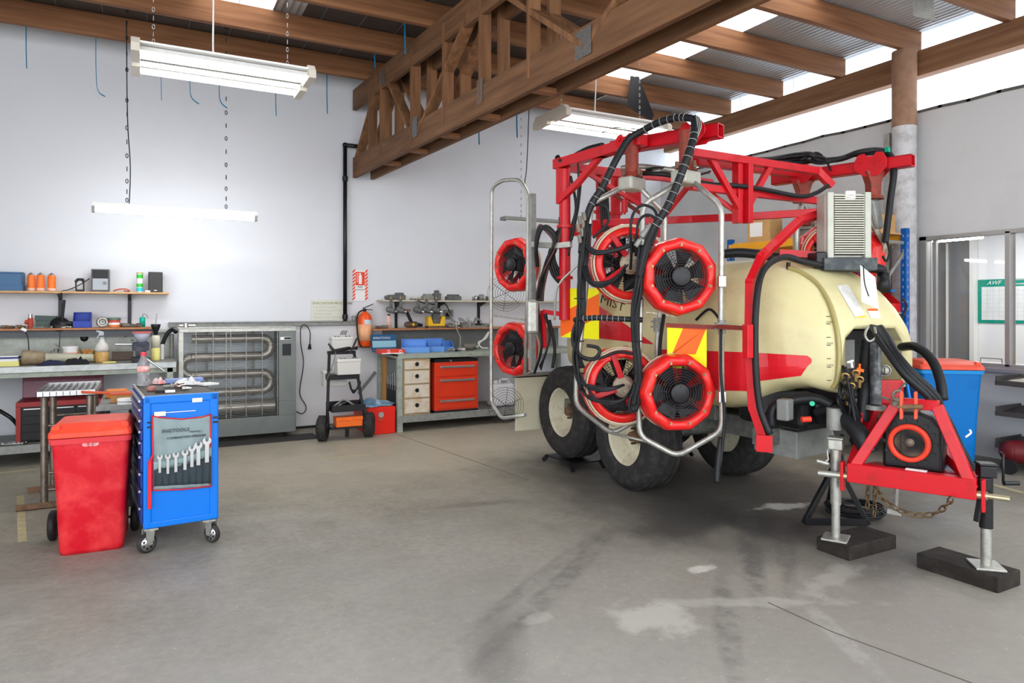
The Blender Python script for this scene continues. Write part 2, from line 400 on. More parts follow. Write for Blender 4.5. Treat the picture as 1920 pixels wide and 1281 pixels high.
# roof: sheets run along Y (down the slope), corrugation along X
def corr(x0, x1, y0, y1, z, pitch=.076, amp=.009):
    n = int((x1-x0)/pitch*6); vs = []; fs = []
    for i in range(n+1):
        x = x0+(x1-x0)*i/n; zz = z+amp*math.sin(2*PI*x/pitch); vs += [(x, y0, zz), (x, y1, zz)]
    for i in range(n): fs.append((2*i, 2*i+2, 2*i+3, 2*i+1))
    return G().add(vs, fs, True)
IRON = mat('zinc_roof_iron', (.62, .65, .68), .4, metal=.5)
PAPERD = mat('dark_roof_paper', (.085, .066, .056), .8, n=(2, .5, (.11, .09, .08)))
CLEAR = mat('clear_roof_sheet', (.9, .9, .9), .5); translucent(CLEAR, (.86, .83, .80), .35)
Y0, Y1 = -1.5, YB+.1
g = G()
g = corr(6.05, XR-.02, Y0, Y1, ZR); struct(g, 'ceiling', IRON)
g = corr(1.2, 1.5, Y0, 7.7, ZR); struct(g, 'ceiling_iron', IRON)
g = corr(5.22, 6.05, Y0, 8.3, ZR-.004); struct(g, 'ceiling_skylight_right', CLEAR)
g = corr(.45, 1.2, Y0, 7.7, ZR-.004); struct(g, 'ceiling_skylight_left', CLEAR)
g = corr(4.42, 4.56, Y0, 8.6, ZR-.004); struct(g, 'ceiling_skylight_middle', CLEAR)
g = G()
for a, b, c, d in ((-5, .45, Y0, Y1), (.45, 1.5, 7.7, Y1), (1.5, 4.42, Y0, Y1), (4.56, 5.22, Y0, Y1), (4.42, 4.56, 8.6, Y1), (5.22, 6.05, 8.3, Y1)):
    g.b2((a, c, ZR-.005), (b, d, ZR+.01))
struct(g, 'ceiling_paper', PAPERD)
# eave outside the beam
g = corr(XR-.02, XR+.5, Y0, Y1, ZR); struct(g, 'ceiling_eave', IRON)
# purlins
for i in range(11):
    y = 8.63-.965*i
    g = G().b2((-5, y-.035, 4.48), (XR+.04, y+.035, 4.725))
    o = struct(g, 'ceiling_purlin', WDX, .004)
    q = G()
    q.box((-1.2, y-.037, 4.495), (7.4, .004, .006))
# netting wires between purlins
g = G()
for k in range(26):
    x = -4.6+k*.42
    if x < 5.1: g.b2((x, Y0, ZR-.012), (x+.006, Y1, ZR-.007))
struct(g, 'ceiling_netting', mat('netting_wire', (.16, .20, .25), .6))
# far left wall, only light reaches it
g = G().b2((-5.15, 3, 0), (-5, YB, ZR)); struct(g, 'wall_left', WALL)
# pole
g = G(); g.cyl((7.62, 4.80, 0), (7.62, 4.80, 4.48), .125, n=20)
g2 = G().cyl((7.62, 4.80, 3.62), (7.62, 4.80, 4.48), .128, n=20)
for o_ in (struct(g, 'trim_11', mat('painted_pole', (.60, .60, .62), .8, n=(9, .7, (.36, .35, .34)), bump=.5)), struct(g2, 'trim_12', mat('bare_pole', (.34, .20, .13), .75, n=(9, .7, (.24, .13, .08)), bump=.5))): pass
g = G().b2((7.62, 4.98, 0), (7.74, 5.05, 3.6)); struct(g, 'trim_13', GAL, .003)
# ---------------------------------------------------------------- the timber truss
def trusspt(t, z, off): return V((2.60+.062*t + off, 9.12-t, z))
tr = thing('roof_truss', 'double-ply brown timber roof truss running from the back wall over the workshop', 'truss', (2.6, 9.1, 3.31))
L_ = 10.6
dirn = (trusspt(1, 0, 0)-trusspt(0, 0, 0)).normalized()
for off in (-.12, .12):
    G().bar(trusspt(0, 4.345, off), trusspt(L_, 4.345, off), .05, .27, up=(0, 0, 1)).obj('top_chord', WDY, tr, .003)
    G().bar(trusspt(0, 3.44, off), trusspt(L_, 3.44, off), .05, .27, up=(0, 0, 1)).obj('bottom_chord', WDY, tr, .003)
webs = [(0.05, 3.5, .95, 4.4), (.62, 3.4, .62, 4.4), (1.02, 3.4, 1.02, 4.4), (1.15, 4.35, 2.0, 3.4), (1.95, 3.4, 1.95, 4.4), (2.1, 3.45, 3.4, 4.4), (2.75, 3.4, 2.75, 4.4),
        (3.5, 3.4, 3.5, 4.4), (3.75, 4.35, 5.0, 3.45), (4.3, 3.4, 4.3, 4.4), (5.1, 3.45, 6.5, 4.4), (6.6, 3.4, 6.6, 4.4)]
for a, za, b, zb in webs:
    for off in (-.12, .12):
        G().bar(trusspt(a, za, off*.8), trusspt(b, zb, off*.8), .045, .11, up=(1, 0, 0)).obj('web', WDZ, tr, .002)
for t in (1.02, 1.8, 2.6, 3.4, 4.3): # blocks tying the two plies
    G().box(trusspt(t, 3.33, 0), (.2, .09, .045)).obj('spacer_block', WDX, tr, .002)
NAILP = mat('nail_plate', (.22, .21, .20), .5, metal=.6, n=(60, .8, (.1, .1, .1)))
for t, z, h, ww in ((1.05, 4.33, .17, .25), (2.02, 3.52, .22, .22), (3.5, 3.52, .22, .12), (5.0, 3.45, .2, .25), (4.35, 4.3, .18, .3)):
    p = trusspt(t, z, -.148); G().box(p, (.004, ww, h)).obj('nail_plate', NAILP, tr)
# ---------------------------------------------------------------- lights
TUBE = mat('lamp_tube', (1, 1, 1), .4, emit=((1, .985, .96), 13))
TUBEW = mat('lamp_tube_wall', (1, 1, 1), .4, emit=((.97, .98, 1), 22))
ENAMEL = mat('white_enamel', (.84, .84, .82), .3, coat=.3)
ENDCAP = mat('cream_end_cap', (.62, .58, .50), .5)
def highbay(x0, yc, z, label):
    t = thing('hanging_light', label, 'light fitting', (x0+.64, yc, z), 0, 'four-tube high-bay lights')
    L = 1.27
    g = G()
    for s in (-1, 1):
        for k in (0, 1):
            y = yc + s*(.09+.14*k); 
            g.prism([(-.068, .0), (-.03, .042), (.03, .042), (.068, .0), (.062, 0), (.027, .037), (-.027, .037), (-.062, 0)], L, TM((x0+L/2, y, z+.02*(1-k)), axis=(1, 0, 0), up=(0, 0, 1)) @ Matrix.Rotation(0, 4, 'Z'))
    g.b2((x0, yc-.30, z+.055), (x0+L, yc+.30, z+.07))
    g.obj('tube_backing', ENAMEL, t)
    for s in (-1, 1):
        for k in (0, 1):
            y = yc + s*(.09+.14*k)
            G().cyl((x0+.03, y, z+.012+.02*(1-k)), (x0+L-.03, y, z+.012+.02*(1-k)), .014, n=12).obj('tube', TUBE, t)
    for x in (x0-.03, x0+L-.03):
        g = G().prism([(-.33, -.02), (-.33, .04), (-.27, .1), (.27, .1), (.33, .04), (.33, -.02), (.05, -.02), (.03, .01), (-.03, .01), (-.05, -.02)], .06, TM((x+.03, yc, z), axis=(1, 0, 0), up=(0, 0, 1)))
        g.obj('end_cap', ENDCAP, t, .004)
    for x in (x0+.12, x0+L-.14):
        G().chain([(x, yc, z+.08), (x, yc+.005, 4.0), (x, yc, 4.735)], .011, .003).obj('chain', STEEL, t)
    g = G().tube([(x0+.55, yc, 4.735), (x0+.55, yc, 4), (x0+.55, yc+.02, z+.2), (x0+.56, yc, z+.09)], .007)
    for k in range(4): g.torus((x0+.56+.02*k, yc, z+.11), (.3, 1, .2*k-.3), .05, .006, 14, 6)
    g.obj('power_cable', WHITEP, t)
    return t
highbay(-.06, 6.05, 3.46, 'white four-tube hanging light over the red bin and blue tool cabinet, nearest to camera')
highbay(3.64, 5.97, 3.46, 'white four-tube hanging light behind the truss, above the red sprayer frame')
# thin tube over the left bench
t = thing('tube_light', 'long single bright tube light hanging on chains above the left bench', 'light fitting', (.3, 8, 2.57))
a, b = pt(172, 389, Y=8.0), pt(482, 404, Y=8.0); a.z = b.z = 2.56
G().b2((a.x, 7.965, 2.575), (b.x, 8.035, 2.62)).obj('batten', ENAMEL, t, .004)
G().cyl((a.x+.02, 8, 2.548), (b.x-.02, 8, 2.548), .027, n=14).obj('tube', TUBEW, t)
for x in (a.x, b.x-.03): G().b2((x, 7.97, 2.515), (x+.03, 8.03, 2.6)).obj('lamp_holder', GALD, t, .003)
for u in (238, 424):
    p = pt(u, 388, Y=8.0); G().chain([(p.x, 8, 2.62), (p.x, 8, 3.6), (p.x, 8, 4.735)], .013, .0045).obj('chain', BLKM, t)
p = pt(238, 388, Y=8.0); G().tube([(p.x+.02, 8, 2.62), (p.x+.03, 8, 3.0), (p.x+.005, 8, 3.5), (p.x-.005, 8, 4.48)], .005).obj('power_cable', BLKP, t)
# unlit small batten behind the grey hoop
t = thing('batten_light', 'small unlit batten light seen through the grey hoop frame against the back wall', 'light fitting', pt(1000, 415, Y=8.6))
a, b = pt(942, 410, Y=8.6), pt(1062, 424, Y=8.6); b.z = a.z
G().b2((a.x, 8.52, a.z-.02), (b.x, 8.68, a.z+.03)).obj('batten', GALD, t, .004)
G().cyl((a.x+.03, 8.54, a.z-.035), (b.x, 8.54, a.z-.035), .012).obj('tube', WHITEP, t)
G().chain([(a.x+.3, 8.6, a.z+.03), (a.x+.3, 8.6, 3.6), (a.x+.3, 8.6, 4.48)], .011, .003).obj('chain', GALD, t)
p = pt(990, 300, Y=8.7)
o = G().tube([pt(992, 200, Y=8.7), pt(990, 260, Y=8.7), pt(987, 320, Y=8.7), pt(984, 345, Y=8.7), pt(992, 372, Y=8.7), pt(1003, 405, Y=8.7)], .007).obj('hanging_cable', BLKP); tag(o, 'thin dark cable dangling on the wall above the grey hoop frame', 'cable')
# office lamp
t = thing('office_light', 'bright tube light on the office ceiling seen through the window', 'light fitting', (9.3, 5.1, 2.5))
a, b = pt(1750, 447, X=9.2), pt(1842, 449, X=9.2)
G().b2((9.14, b.y, a.z-.01), (9.28, a.y, a.z+.12)).obj('batten', ENAMEL, t); G().cyl((9.2, b.y, a.z-.03), (9.2, a.y, a.z-.03), .03).obj('tube', TUBEW, t)
# ---------------------------------------------------------------- blue straps
STRAP = mat('blue_strap', (.0, .22, .42), .6)
for i, (u, v0, v1, Yy, cv, lab) in enumerate(((49, 45, 128, 8.72, 0, 'straight blue strap hanging above the left end of the shelf, leftmost one'),
        (180, 76, 181, 8.8, 17, 'blue strap with a hooked end hanging left of the tube light chain'), (302, 120, 188, 8.8, 0, 'short blue strap hanging behind the left half of the near high-bay light'),
        (356, 120, 195, 8.8, 17, 'hooked blue strap behind the middle of the near high-bay light'), (411, 130, 203, 8.8, 15, 'hooked blue strap touching the right chain of the tube light'),
        (517, 150, 217, 8.8, 0, 'blue strap below the right end of the near high-bay light'), (613, 140, 213, 8.8, 0, 'long blue strap between the near high-bay light and the truss end'),
        (702, 68, 128, 7.85, 0, 'blue strap hanging in front of the purlins above the truss end, lower one'), (759, 45, 101, 7.0, 0, 'blue strap hanging in front of the purlins above the truss end, upper one'),
        (898, 235, 271, 8.8, 0, 'blue strap hanging just below the truss bottom'), (969, 205, 258, 8.8, 0, 'blue strap hanging left of the far high-bay light'))):
    P = [pt(u, v0, Y=Yy), pt(u, (v0+v1)/2, Y=Yy)]; P[0].z = 4.7
    P += [pt(u+cv*.2, v1-12, Y=Yy), pt(u+cv, v1, Y=Yy)] if cv else [pt(u+1, v1, Y=Yy)]
    g = G(); S = spline(P, 5)
    for a, b in zip(S, S[1:]): g.bar(a, b, .03, .006, up=(0, 1, 0) if False else (1, 0, .01))
    o = g.obj('strap', STRAP); tag(o, lab, 'strap', 'blue straps hanging from the roof')
# dark flap and downpipe pieces near the corner
a = pt(1190, 215, X=5.6); 
o = G().prism([(0, .36), (.12, .36), (.34, -.16), (.3, -.24), (-.05, -.06)], .01, TM(pt(1182, 192, d=9.4), axis=(-.3, -1, 0), up=(0, 0, 1))).obj('torn_sheet', BLKP); tag(o, 'torn black sheet flap hanging under the lowest purlins', 'flap')
o = G().prism([(0, .21), (.16, .21), (.2, -.26), (.02, -.18)], .01, TM(pt(1708, -4, d=6.6), axis=(-.8, -.6, 0), up=(0, 0, 1))).obj('torn_sheet', GALD); tag(o, 'grey metal flap hanging from the roof at the top right', 'flap')
# pipe on the back wall
t = thing('wall_pipe', 'dark steel pipe rising up the back wall and elbowing to the truss end', 'pipe', (2.2, 9.1, 1.4))
Yp = 9.12
P = [pt(646, 602, Y=Yp), pt(648, 272, Y=Yp), pt(684, 272, Y=Yp)]; P[0].x = P[1].x = (P[0].x+P[1].x)/2; P[2].z = P[1].z
G().tube(P[:2], .027, 12, 1).tube(P[1:], .027, 12, 1).ball(P[1], .035).obj('pipe', BLKM, t)
for z in (P[1].z-.45, 1.45): G().cyl((P[0].x, Yp, z-.03), (P[0].x, Yp, z+.03), .036).obj('coupling', BLKM, t)
G().cyl((P[0].x+.12, Yp, 1.4), (P[0].x+.12, Yp, 1.46), .03).obj('valve', GALD, t)
# signs
t = thing('evacuation_sign', 'pale evacuation procedure notice on the back wall left of the pipe', 'sign', (1.95, 9.19, 1.4))
a, b = pt(583, 562, Y=9.19), pt(651, 606, Y=9.19)
G().b2((a.x, 9.185, b.z), (b.x, 9.195, a.z)).obj('board', mat('sign_cream', (.72, .72, .62), .6), t)
SGR = mat('sign_green', (.16, .2, .03), .6)
Mw = lambda x, z, y=9.184: Matrix.Translation((x, y, z)) @ Matrix.Rotation(PI/2, 4, 'X')
text_mesh('title', 'EVACUATION PROCEDURE', .043, Mw(a.x+.02, a.z-.06), SGR, t)
SGP = mat('sign_faint', (.5, .53, .47), .7)
for k, s in enumerate(('1. IF SAFETY ALARM', '2. PLEASE FOLLOW THE', 'ASSEMBLE AND', 'REMAIN CALM. OUTSIDE', 'DO NOT RE-ENTER')):
    text_mesh('notice_text', s, .034, Mw(a.x+.03, a.z-.11-k*.045), SGP, t)
t = thing('fire_extinguisher_sign', 'white and red striped fire extinguisher sign on the back wall', 'sign', (2.45, 9.19, 1.6))
a, b = pt(661, 507, Y=9.19), pt(689, 565, Y=9.19); W_, H_ = b.x-a.x, a.z-b.z
G().b2((a.x, 9.186, b.z), (b.x, 9.195, a.z)).obj('board', PAPER, t)
SR = mat('sign_red', (.85, .06, .02), .5)
g = G()
for k in range(9):
    z = b.z+H_*(k+.1)/9
    for x0 in (a.x, b.x-.035): g.add([(x0, 9.184, z), (x0+.035, 9.184, z+.035), (x0+.035, 9.184, z+.065), (x0, 9.184, z+.03)], [(0, 1, 2, 3)])
g.obj('stripes', SR, t)
G().b2((a.x+.04, 9.183, b.z+H_*.52), (b.x-.04, 9.186, a.z-.02)).obj('panel', SR, t)
cx = (a.x+b.x)/2; zc = b.z+H_*.56
G().b2((cx-.022, 9.181, zc), (cx+.022, 9.184, zc+.12)).b2((cx-.01, 9.181, zc+.12), (cx+.01, 9.184, zc+.15)).b2((cx-.045, 9.181, zc+.02), (cx-.037, 9.184, zc+.14)).b2((cx-.045, 9.181, zc+.135), (cx+.0, 9.184, zc+.143)).obj('symbol', PAPER, t)
text_mesh('sign_text', 'FIRE', .04, Mw(cx, b.z+H_*.43), BLKP, t, align='CENTER'); text_mesh('sign_text', 'EXTINGUISHER', .018, Mw(cx, b.z+H_*.36), BLKP, t, align='CENTER')
# ================================================================ THE SPRAYER
SP = thing('orchard_sprayer', 'large red and cream trailed fan sprayer with a tall red boom frame', 'sprayer', (4.33, 4.6, 0))
# ---- tank
ST = [(6.06, 4.0, 4.7, 1.2, 1.50), (5.98, 3.84, 4.86, 1.08, 1.68), (5.8, 3.72, 4.98, .95, 1.80), (5.5, 3.66, 5.03, .84, 1.88), (5.0, 3.63, 5.05, .80, 1.93), (4.4, 3.63, 5.05, .80, 1.95),
      (3.8, 3.66, 5.02, .80, 1.94), (3.55, 3.70, 4.99, .84, 1.92), (3.42, 3.74, 4.96, .92, 1.89), (3.30, 3.79, 4.93, .99, 1.84), (3.15, 3.85, 4.87, 1.01, 1.74), (3.04, 3.90, 4.82, .99, 1.64), (2.97, 3.94, 4.79, .985, 1.54), (2.94, 3.97, 4.76, 1.0, 1.47)]
NS = 56; vs = []; fs = []
def sgp(c, e): return math.copysign(abs(c)**e, c)
for (y, xl, xr, zb, zt) in ST:
    zm = zb+(zt-zb)*.45
    for k in range(NS):
        a = 2*PI*k/NS; c, s_ = math.cos(a), math.sin(a)
        e = 2/2.7 if s_ > 0 else 2/5.0
        vs.append(V(((xl+xr)/2+(xr-xl)/2*sgp(c, e), y, zm+(zt-zm if s_ > 0 else zm-zb)*sgp(s_, e if s_ > 0 else 2/7))))
for j in range(len(ST)-1):
    for k in range(NS):
        l = (k+1) % NS; fs.append((j*NS+k, j*NS+l, (j+1)*NS+l, (j+1)*NS+k))
fs.append(tuple(range(NS))); fs.append(tuple(range((len(ST)-1)*NS, len(ST)*NS))[::-1])
tank = G().add(vs, fs, True).obj('tank', CREAM, SP)
tank.data.flip_normals() if False else None
bvh = BVHTree.FromPolygons(vs, [list(f) for f in fs])
cut = G().prism([(4.04, .6), (4.64, .6), (4.64, 1.33), (4.56, 1.42), (4.12, 1.42), (4.04, 1.36)], .9, Matrix.Translation((0, 3.1, 0)) @ Matrix.Rotation(PI/2, 4, 'X')).obj('cutter', None, SP)
import bmesh
for ob in (tank, cut):
    bm = bmesh.new(); bm.from_mesh(ob.data); bmesh.ops.recalc_face_normals(bm, faces=bm.faces); bm.to_mesh(ob.data); bm.free()
bo = tank.modifiers.new('bo', 'BOOLEAN'); bo.object = cut; bo.operation = 'DIFFERENCE'; bo.solver = 'EXACT'
dg = bpy.context.evaluated_depsgraph_get(); nm = bpy.data.meshes.new_from_object(tank.evaluated_get(dg))
tank.modifiers.clear(); tank.data = nm; bpy.data.objects.remove(cut)
if not nm.materials: nm.materials.append(CREAM)
def cast(u, v, off=.004):
    o = V((0, 0, EYE)); d = (pt(u, v, d=1)-o).normalized()
    h = bvh.ray_cast(o, d)
    if h[0] is None: return None
    return h[0] - d*off
def decal(name, quad, m, n=8, k=4, off=.004, edge=None):
    """a sticker that follows the tank's surface; quad = its four corners as seen"""
    g = G(); P = {}
    (x0, y0), (x1, y1), (x2, y2), (x3, y3) = quad
    for i in range(n+1):
        for j in range(k+1):
            s, t = i/n, j/k; tt = t
            if edge: s = s*edge(t)
            P[i, j] = cast((1-s)*((1-t)*x0+t*x3)+s*((1-t)*x1+t*x2), (1-s)*((1-t)*y0+t*y3)+s*((1-t)*y1+t*y2), off)
    for i in range(n):
        for j in range(k):
            q = [P[i, j], P[i+1, j], P[i+1, j+1], P[i, j+1]]
            if all(q): g.add(q, [(0, 1, 2, 3)], True)
    return g.obj(name, m, SP)
def text_decal(name, s, u, v, du, dv, size, m, off=.006):
    """lettering stuck to the tank; du, dv are the picture steps of one text unit right and up"""
    cu = bpy.data.curves.new('t', 'FONT'); cu.body = s; cu.size = size; cu.resolution_u = 1
    o = bpy.data.objects.new('t', cu); me = bpy.data.meshes.new_from_object(o); bpy.data.objects.remove(o)
    pts = [cast(u+p.co.x*du[0]+p.co.y*dv[0], v+p.co.x*du[1]+p.co.y*dv[1], off) for p in me.vertices]
    g = G(); 
    if all(pts): g.add(pts, [list(p.vertices) for p in me.polygons])
    return g.obj(name, m, SP)
STRIPE = mat('stripe_red', (.66, .01, .02), .35, coat=.3)
INK = mat('ink_black', (.02, .02, .02), .6)
decal('red_stripe', [(1232, 655), (1408, 661), (1408, 734), (1232, 728)], STRIPE, 16, 6)
decal('red_stripe', [(1407, 661), (1528, 668), (1508, 704), (1407, 717)], STRIPE, 14, 8, edge=lambda t: 1-.12*(2*t-1)**4 if t < .5 else 1-.06*t)
decal('red_arrow', [(1118, 570), (1224, 644), (1224, 646), (1118, 634)], STRIPE, 12, 6)
decal('red_arrow', [(1036, 548), (1052, 528), (1052, 622), (1036, 622)], STRIPE, 4, 6)
text_decal('lettering', 'MIST', 1124, 567, (14, 5.6), (3.0, -14.5), 1.55, INK)
text_decal('lettering', 'QUANTUM', 1108, 546, (.2, .8), (1, -1.6), 0.01, INK) if False else None
for i, (v, s) in enumerate(((590, ''), (604, '2000'), (629, ''), (644, '1500'), (669, ''), (685, '1000'), (710, ''))):
    u = 1549+i*.3
    decal('scale_mark', [(u, v+3), (u+8, v+3), (u+8, v+4.2), (u, v+4.2)], INK, 2, 1)
    if s: text_decal('scale_number', s, u, v+2, (1, 0), (0, -1), 6.0, INK)
STK = mat('sticker_white', (.80, .80, .78), .6, n=(40, 1, (.62, .62, .6)))
decal('warning_sticker', [(1569, 536), (1590, 533), (1624, 594), (1606, 599)], STK, 5, 10, .006)
decal('warning_sticker', [(1624, 578), (1646, 578), (1652, 597), (1633, 597)], STK, 4, 4, .006)
decal('sticker_band', [(1626, 578.5), (1645, 578.5), (1647, 583), (1628, 583)], HIORG, 4, 2, .009)
decal('sticker_band', [(1605, 594), (1622, 591), (1624, 594), (1607, 597.5)], YEL, 4, 2, .009)
# sight tube down the tank's shoulder
S = [(1478, 503), (1500, 510), (1530, 530), (1552, 562), (1565, 600), (1572, 640), (1573, 680), (1570, 712), (1562, 728)]
P = [cast(u, v, .012) for u, v in S]; P = [p for p in P if p]
TUBEY = mat('yellowed_tube', (.36, .31, .12), .3, coat=.2)
G().tube(P, .017, 8, 6).obj('sight_tube', TUBEY, SP)
G().tube([p+V((.02, .02, .006)) for p in P], .011, 8, 6).obj('sight_tube', TUBEY, SP)
G().cyl(P[0]+V((0, 0, -.01)), P[0]+V((0, 0, .04)), .014).obj('tube_elbow', BLKP, SP)
# inside the arch
G().b2((4.05, 3.10, .78), (4.63, 3.5, 1.40)).obj('arch_panel', BLKP, SP)
G().b2((4.16, 3.085, 1.14), (4.34, 3.10, 1.34)).obj('switch_cover', GREY, SP, .004)
G().b2((4.035, 3.0, .78), (4.045, 3.5, 1.36)).obj('arch_lining', BLKM, SP)
# ---- chassis
CH = mat('chassis_grey', (.17, .175, .165), .5, metal=.5, n=(14, .7, (.30, .31, .28)))
for x in (4.15, 4.6): G().b2((x-.05, 3.34, .56), (x+.05, 6.25, .72)).obj('chassis_rail', CH, SP, .006)
for y in (3.5, 4.2, 5.26, 6.2): G().b2((3.85, y-.05, .58), (4.75, y+.05, .70)).obj('cross_member', CH, SP, .006)
for x in (3.82, 4.88):
    G().b2((x-.04, 4.6, .52), (x+.04, 5.95, .64)).obj('bogie_beam', CH, SP, .006)
G().cyl((3.75, 4.75, .45), (4.95, 4.75, .45), .045).obj('axle', CH, SP)
G().cyl((3.75, 5.77, .53), (4.95, 5.77, .53), .045).obj('axle', CH, SP)
for x in (3.9, 4.8): G().b2((x-.06, 3.9, .70), (x+.06, 5.9, .82)).obj('tank_cradle', CH, SP, .006)
# ---- wheels
def wheel(x, y, z, side):
    R, W = .45, .33; prof = []
    for k in range(22):
        a = -PI*.62 + 2*PI*.62*k/21; s, c = math.sin(a), math.cos(a)
        prof.append((R-.135+.135*sgp(c, .62), W/2*sgp(s, .62)))
    def md(a, j, r, zz):
        if 9 <= j <= 12: pass
        return r, zz
    g = G(); g.lathe(prof, n=48, axis=(side, 0, 0), c=(x, y, z), mod=md, closed=True)
    for zz in (-.10, -.035, .035, .10): g.torus((x+side*zz, y, z), (1, 0, 0), R-.002 if abs(zz) < .05 else R-.008, .008, 48, 6)
    ty = g.obj('wheel', TYRE, SP)
    g = G().lathe([(.232, -.12), (.24, .10), (.255, .115), (.255, .128), (.235, .13), (.225, .11), (.218, .04), (.205, .02), (.195, -.03), (.165, -.055), (.12, -.035), (.085, -.03), (.085, -.05), (0, -.05)], c=(x, y, z), axis=(side, 0, 0), n=36)
    rim = g.obj('rim', CREAMP, ty)
    g = G().lathe([(.075, -.06), (.06, .0), (.045, .03), (.04, .07), (.028, .08), (0, .08)], c=(x, y, z), axis=(side, 0, 0), n=18)
    for k in range(5):
        a = 2*PI*k/5; q = V((x+side*.0, y+.068*math.cos(a), z+.068*math.sin(a))); g.cyl(q, q+V((side*.045, 0, 0)), .012, n=8)
    g.obj('hub', RUST, ty)
    return ty
for (x, s) in ((3.765, -1), (4.9, 1)):
    wheel(x, 4.75, .452, s); wheel(x, 5.77, .532, s)
for x, lab in ((3.77, 'dark steel ramp under the rear left tyre of the sprayer'), (4.9, 'dark steel ramp under the rear right tyre of the sprayer')):
    t = thing('wheel_ramp', lab, 'ramp', (x, 5.77, 0))
    G().b2((x-.17, 5.53, .06), (x+.17, 6.0, .076)).obj('plate', BLKM, t)
    for dx in (-.18, .18):
        for dy, e in ((5.56, -.05), (5.97, .05)): G().bar((x+dx, dy, .065), (x+dx, dy+e*1.5, .01), .02, .04).obj('foot', BLKM, t)
# ---- steel step box and red hoop
def pp_(u, v, d): return pt(u, v, d=d)
bz0, bz1 = .50, .69
A = pt(1494, 862, Z=bz0); B_ = pt(1414, 843, Z=bz0); Dv = V((A.x-B_.x, A.y-B_.y, 0))
PO = [(B_.x, B_.y), (A.x, A.y), (A.x+.50, A.y+.06), (A.x+.50, B_.y)]
G().prism(PO, bz1-bz0, Matrix.Translation((0, 0, (bz0+bz1)/2))).obj('step_box', mat('box_steel', (.36, .38, .36), .5, metal=.4, n=(8, .5, (.24, .25, .23))), SP, .004)
HP = [pp_(1436, 832, 4.5), pp_(1413, 765, 4.55), pp_(1405, 660, 4.58), pp_(1407, 530, 4.66), pp_(1428, 482, 4.76), pp_(1500, 413, 5.0), pp_(1545, 400, 5.15)]
G().path(HP, .055, .055, up=(1, .4, 0)).obj('hoop_arm', RED, SP, .004)
G().box(pp_(1433, 832, 4.47), (.10, .02, .11), M=frame((-.8, -.6, 0)) @ Matrix.Rotation(PI/2, 3, 'X')).obj('mount_plate', RED, SP, .003)
G().tube([pp_(1444, 815, 4.46), pp_(1424, 760, 4.5), pp_(1416, 660, 4.52), pp_(1419, 560, 4.57), pp_(1433, 505, 4.66), pp_(1470, 482, 4.8), pp_(1510, 492, 4.85), pp_(1560, 500, 4.9)], .022, 10).obj('hose', HOSE, SP)
G().path([pp_(1405, 616, 4.5), pp_(1350, 613, 4.75)], .03, .03).obj('tie_bar', REDD, SP)
G().box(pp_(1402, 640, 4.5), (.05, .05, .22)).obj('hinge_bracket', RED, SP, .004)
# ---- top frame
T1 = [pp_(1048, 306, 6.07), pp_(1130, 284, 5.6), pp_(1200, 266, 5.22)]
Zt = 2.83
for q in T1: q.z = Zt
e1 = pp_(1352, 247, 4.93); e1.z = Zt
RB = dict(up=(0, 0, 1))
def hollow(a, b, w, h, name='boom_beam', m=RED):
    """square tube with an open end at b"""
    R = frame(b-a, (0, 0, 1)); L = (b-a).length; t = .008; g = G()
    for sx, sy, ww, hh in ((0, h/2-t/2, w, t), (0, -h/2+t/2, w, t), (w/2-t/2, 0, t, h), (-w/2+t/2, 0, t, h)):
        g.box((a+b)/2 + R @ V((sx, sy, 0)), (ww, hh, L), M=R)
    g.box(a + (b-a)*.3, (w*.96, h*.96, .01), M=R)
    return g.obj(name, m, SP)
G().path([T1[0], T1[1], T1[2]], .09, .085, **RB).obj('boom_beam', RED, SP, .004)
dd = (e1-T1[1]).normalized()
hollow(T1[1]+dd*.1+V((0, 0, .012)), e1, .10, .10)
def lobed_plate(c, dr, m=RED, s=1.0):
    pl = [(-.16, -.05), (-.16, .03), (-.12, .10), (-.06, .11), (-.03, .075), (.03, .075), (.06, .11), (.12, .10), (.16, .03), (.16, -.05), (.08, -.13), (-.06, -.13)]
    n = V((dr.y, -dr.x, 0)).normalized(); M = Matrix.Translation(c) @ Matrix((dr, V((0, 0, 1)), dr.cross(V((0, 0, 1))))).transposed().to_4x4()
    g = G()
    for o_ in (-.062, .062): g.prism([(x*s, y*s) for x, y in pl], .012, M @ Matrix.Translation((0, 0, o_)))
    g.cyl(M @ V((.09*s, .02, -.085)), M @ V((.09*s, .02, .085)), .016).cyl(M @ V((-.09*s, .02, -.085)), M @ V((-.09*s, .02, .085)), .016)
    return g.obj('pivot_plate', m, SP, .003)
c1, c2 = pp_(1180, 262, 5.3), pp_(1305, 246, 4.98); c1.z = c2.z = Zt
lobed_plate(c1, dd, s=.55); lobed_plate(c2, dd, s=.62)
# rear posts and braces
def post(u, v0, v1, d, r=.048, name='mast_post', m=RED):
    a, b = pp_(u, v0, d), pp_(u, v1, d); b.x, b.y = a.x, a.y
    g = G().cyl(b, a, r, n=18)
    for k in (.28, .62): q = b.lerp(a, k); g.cyl(q-V((0, 0, .012)), q+V((0, 0, .012)), r+.022, n=18)
    return g.obj(name, m, SP)
post(1059, 318, 600, 6.02, .05)
G().path([pp_(1050, 312, 6.05), pp_(1050, 378, 6.05)], .05, .06).obj('gusset_post', RED, SP, .003)
G().path([pp_(1050, 376, 6.0), pp_(1085, 342, 5.85), pp_(1124, 295, 5.65)], .045, .05).obj('brace', RED, SP, .003)
post(1127, 322, 520, 6.5, .05); post(1154, 328, 520, 6.9, .05)
G().path([pp_(1062, 314, 6.1), pp_(1130, 322, 6.5), pp_(1240, 331, 6.6), pp_(1330, 345, 6.6)], .07, .08).obj('frame_rail', RED, SP, .003)
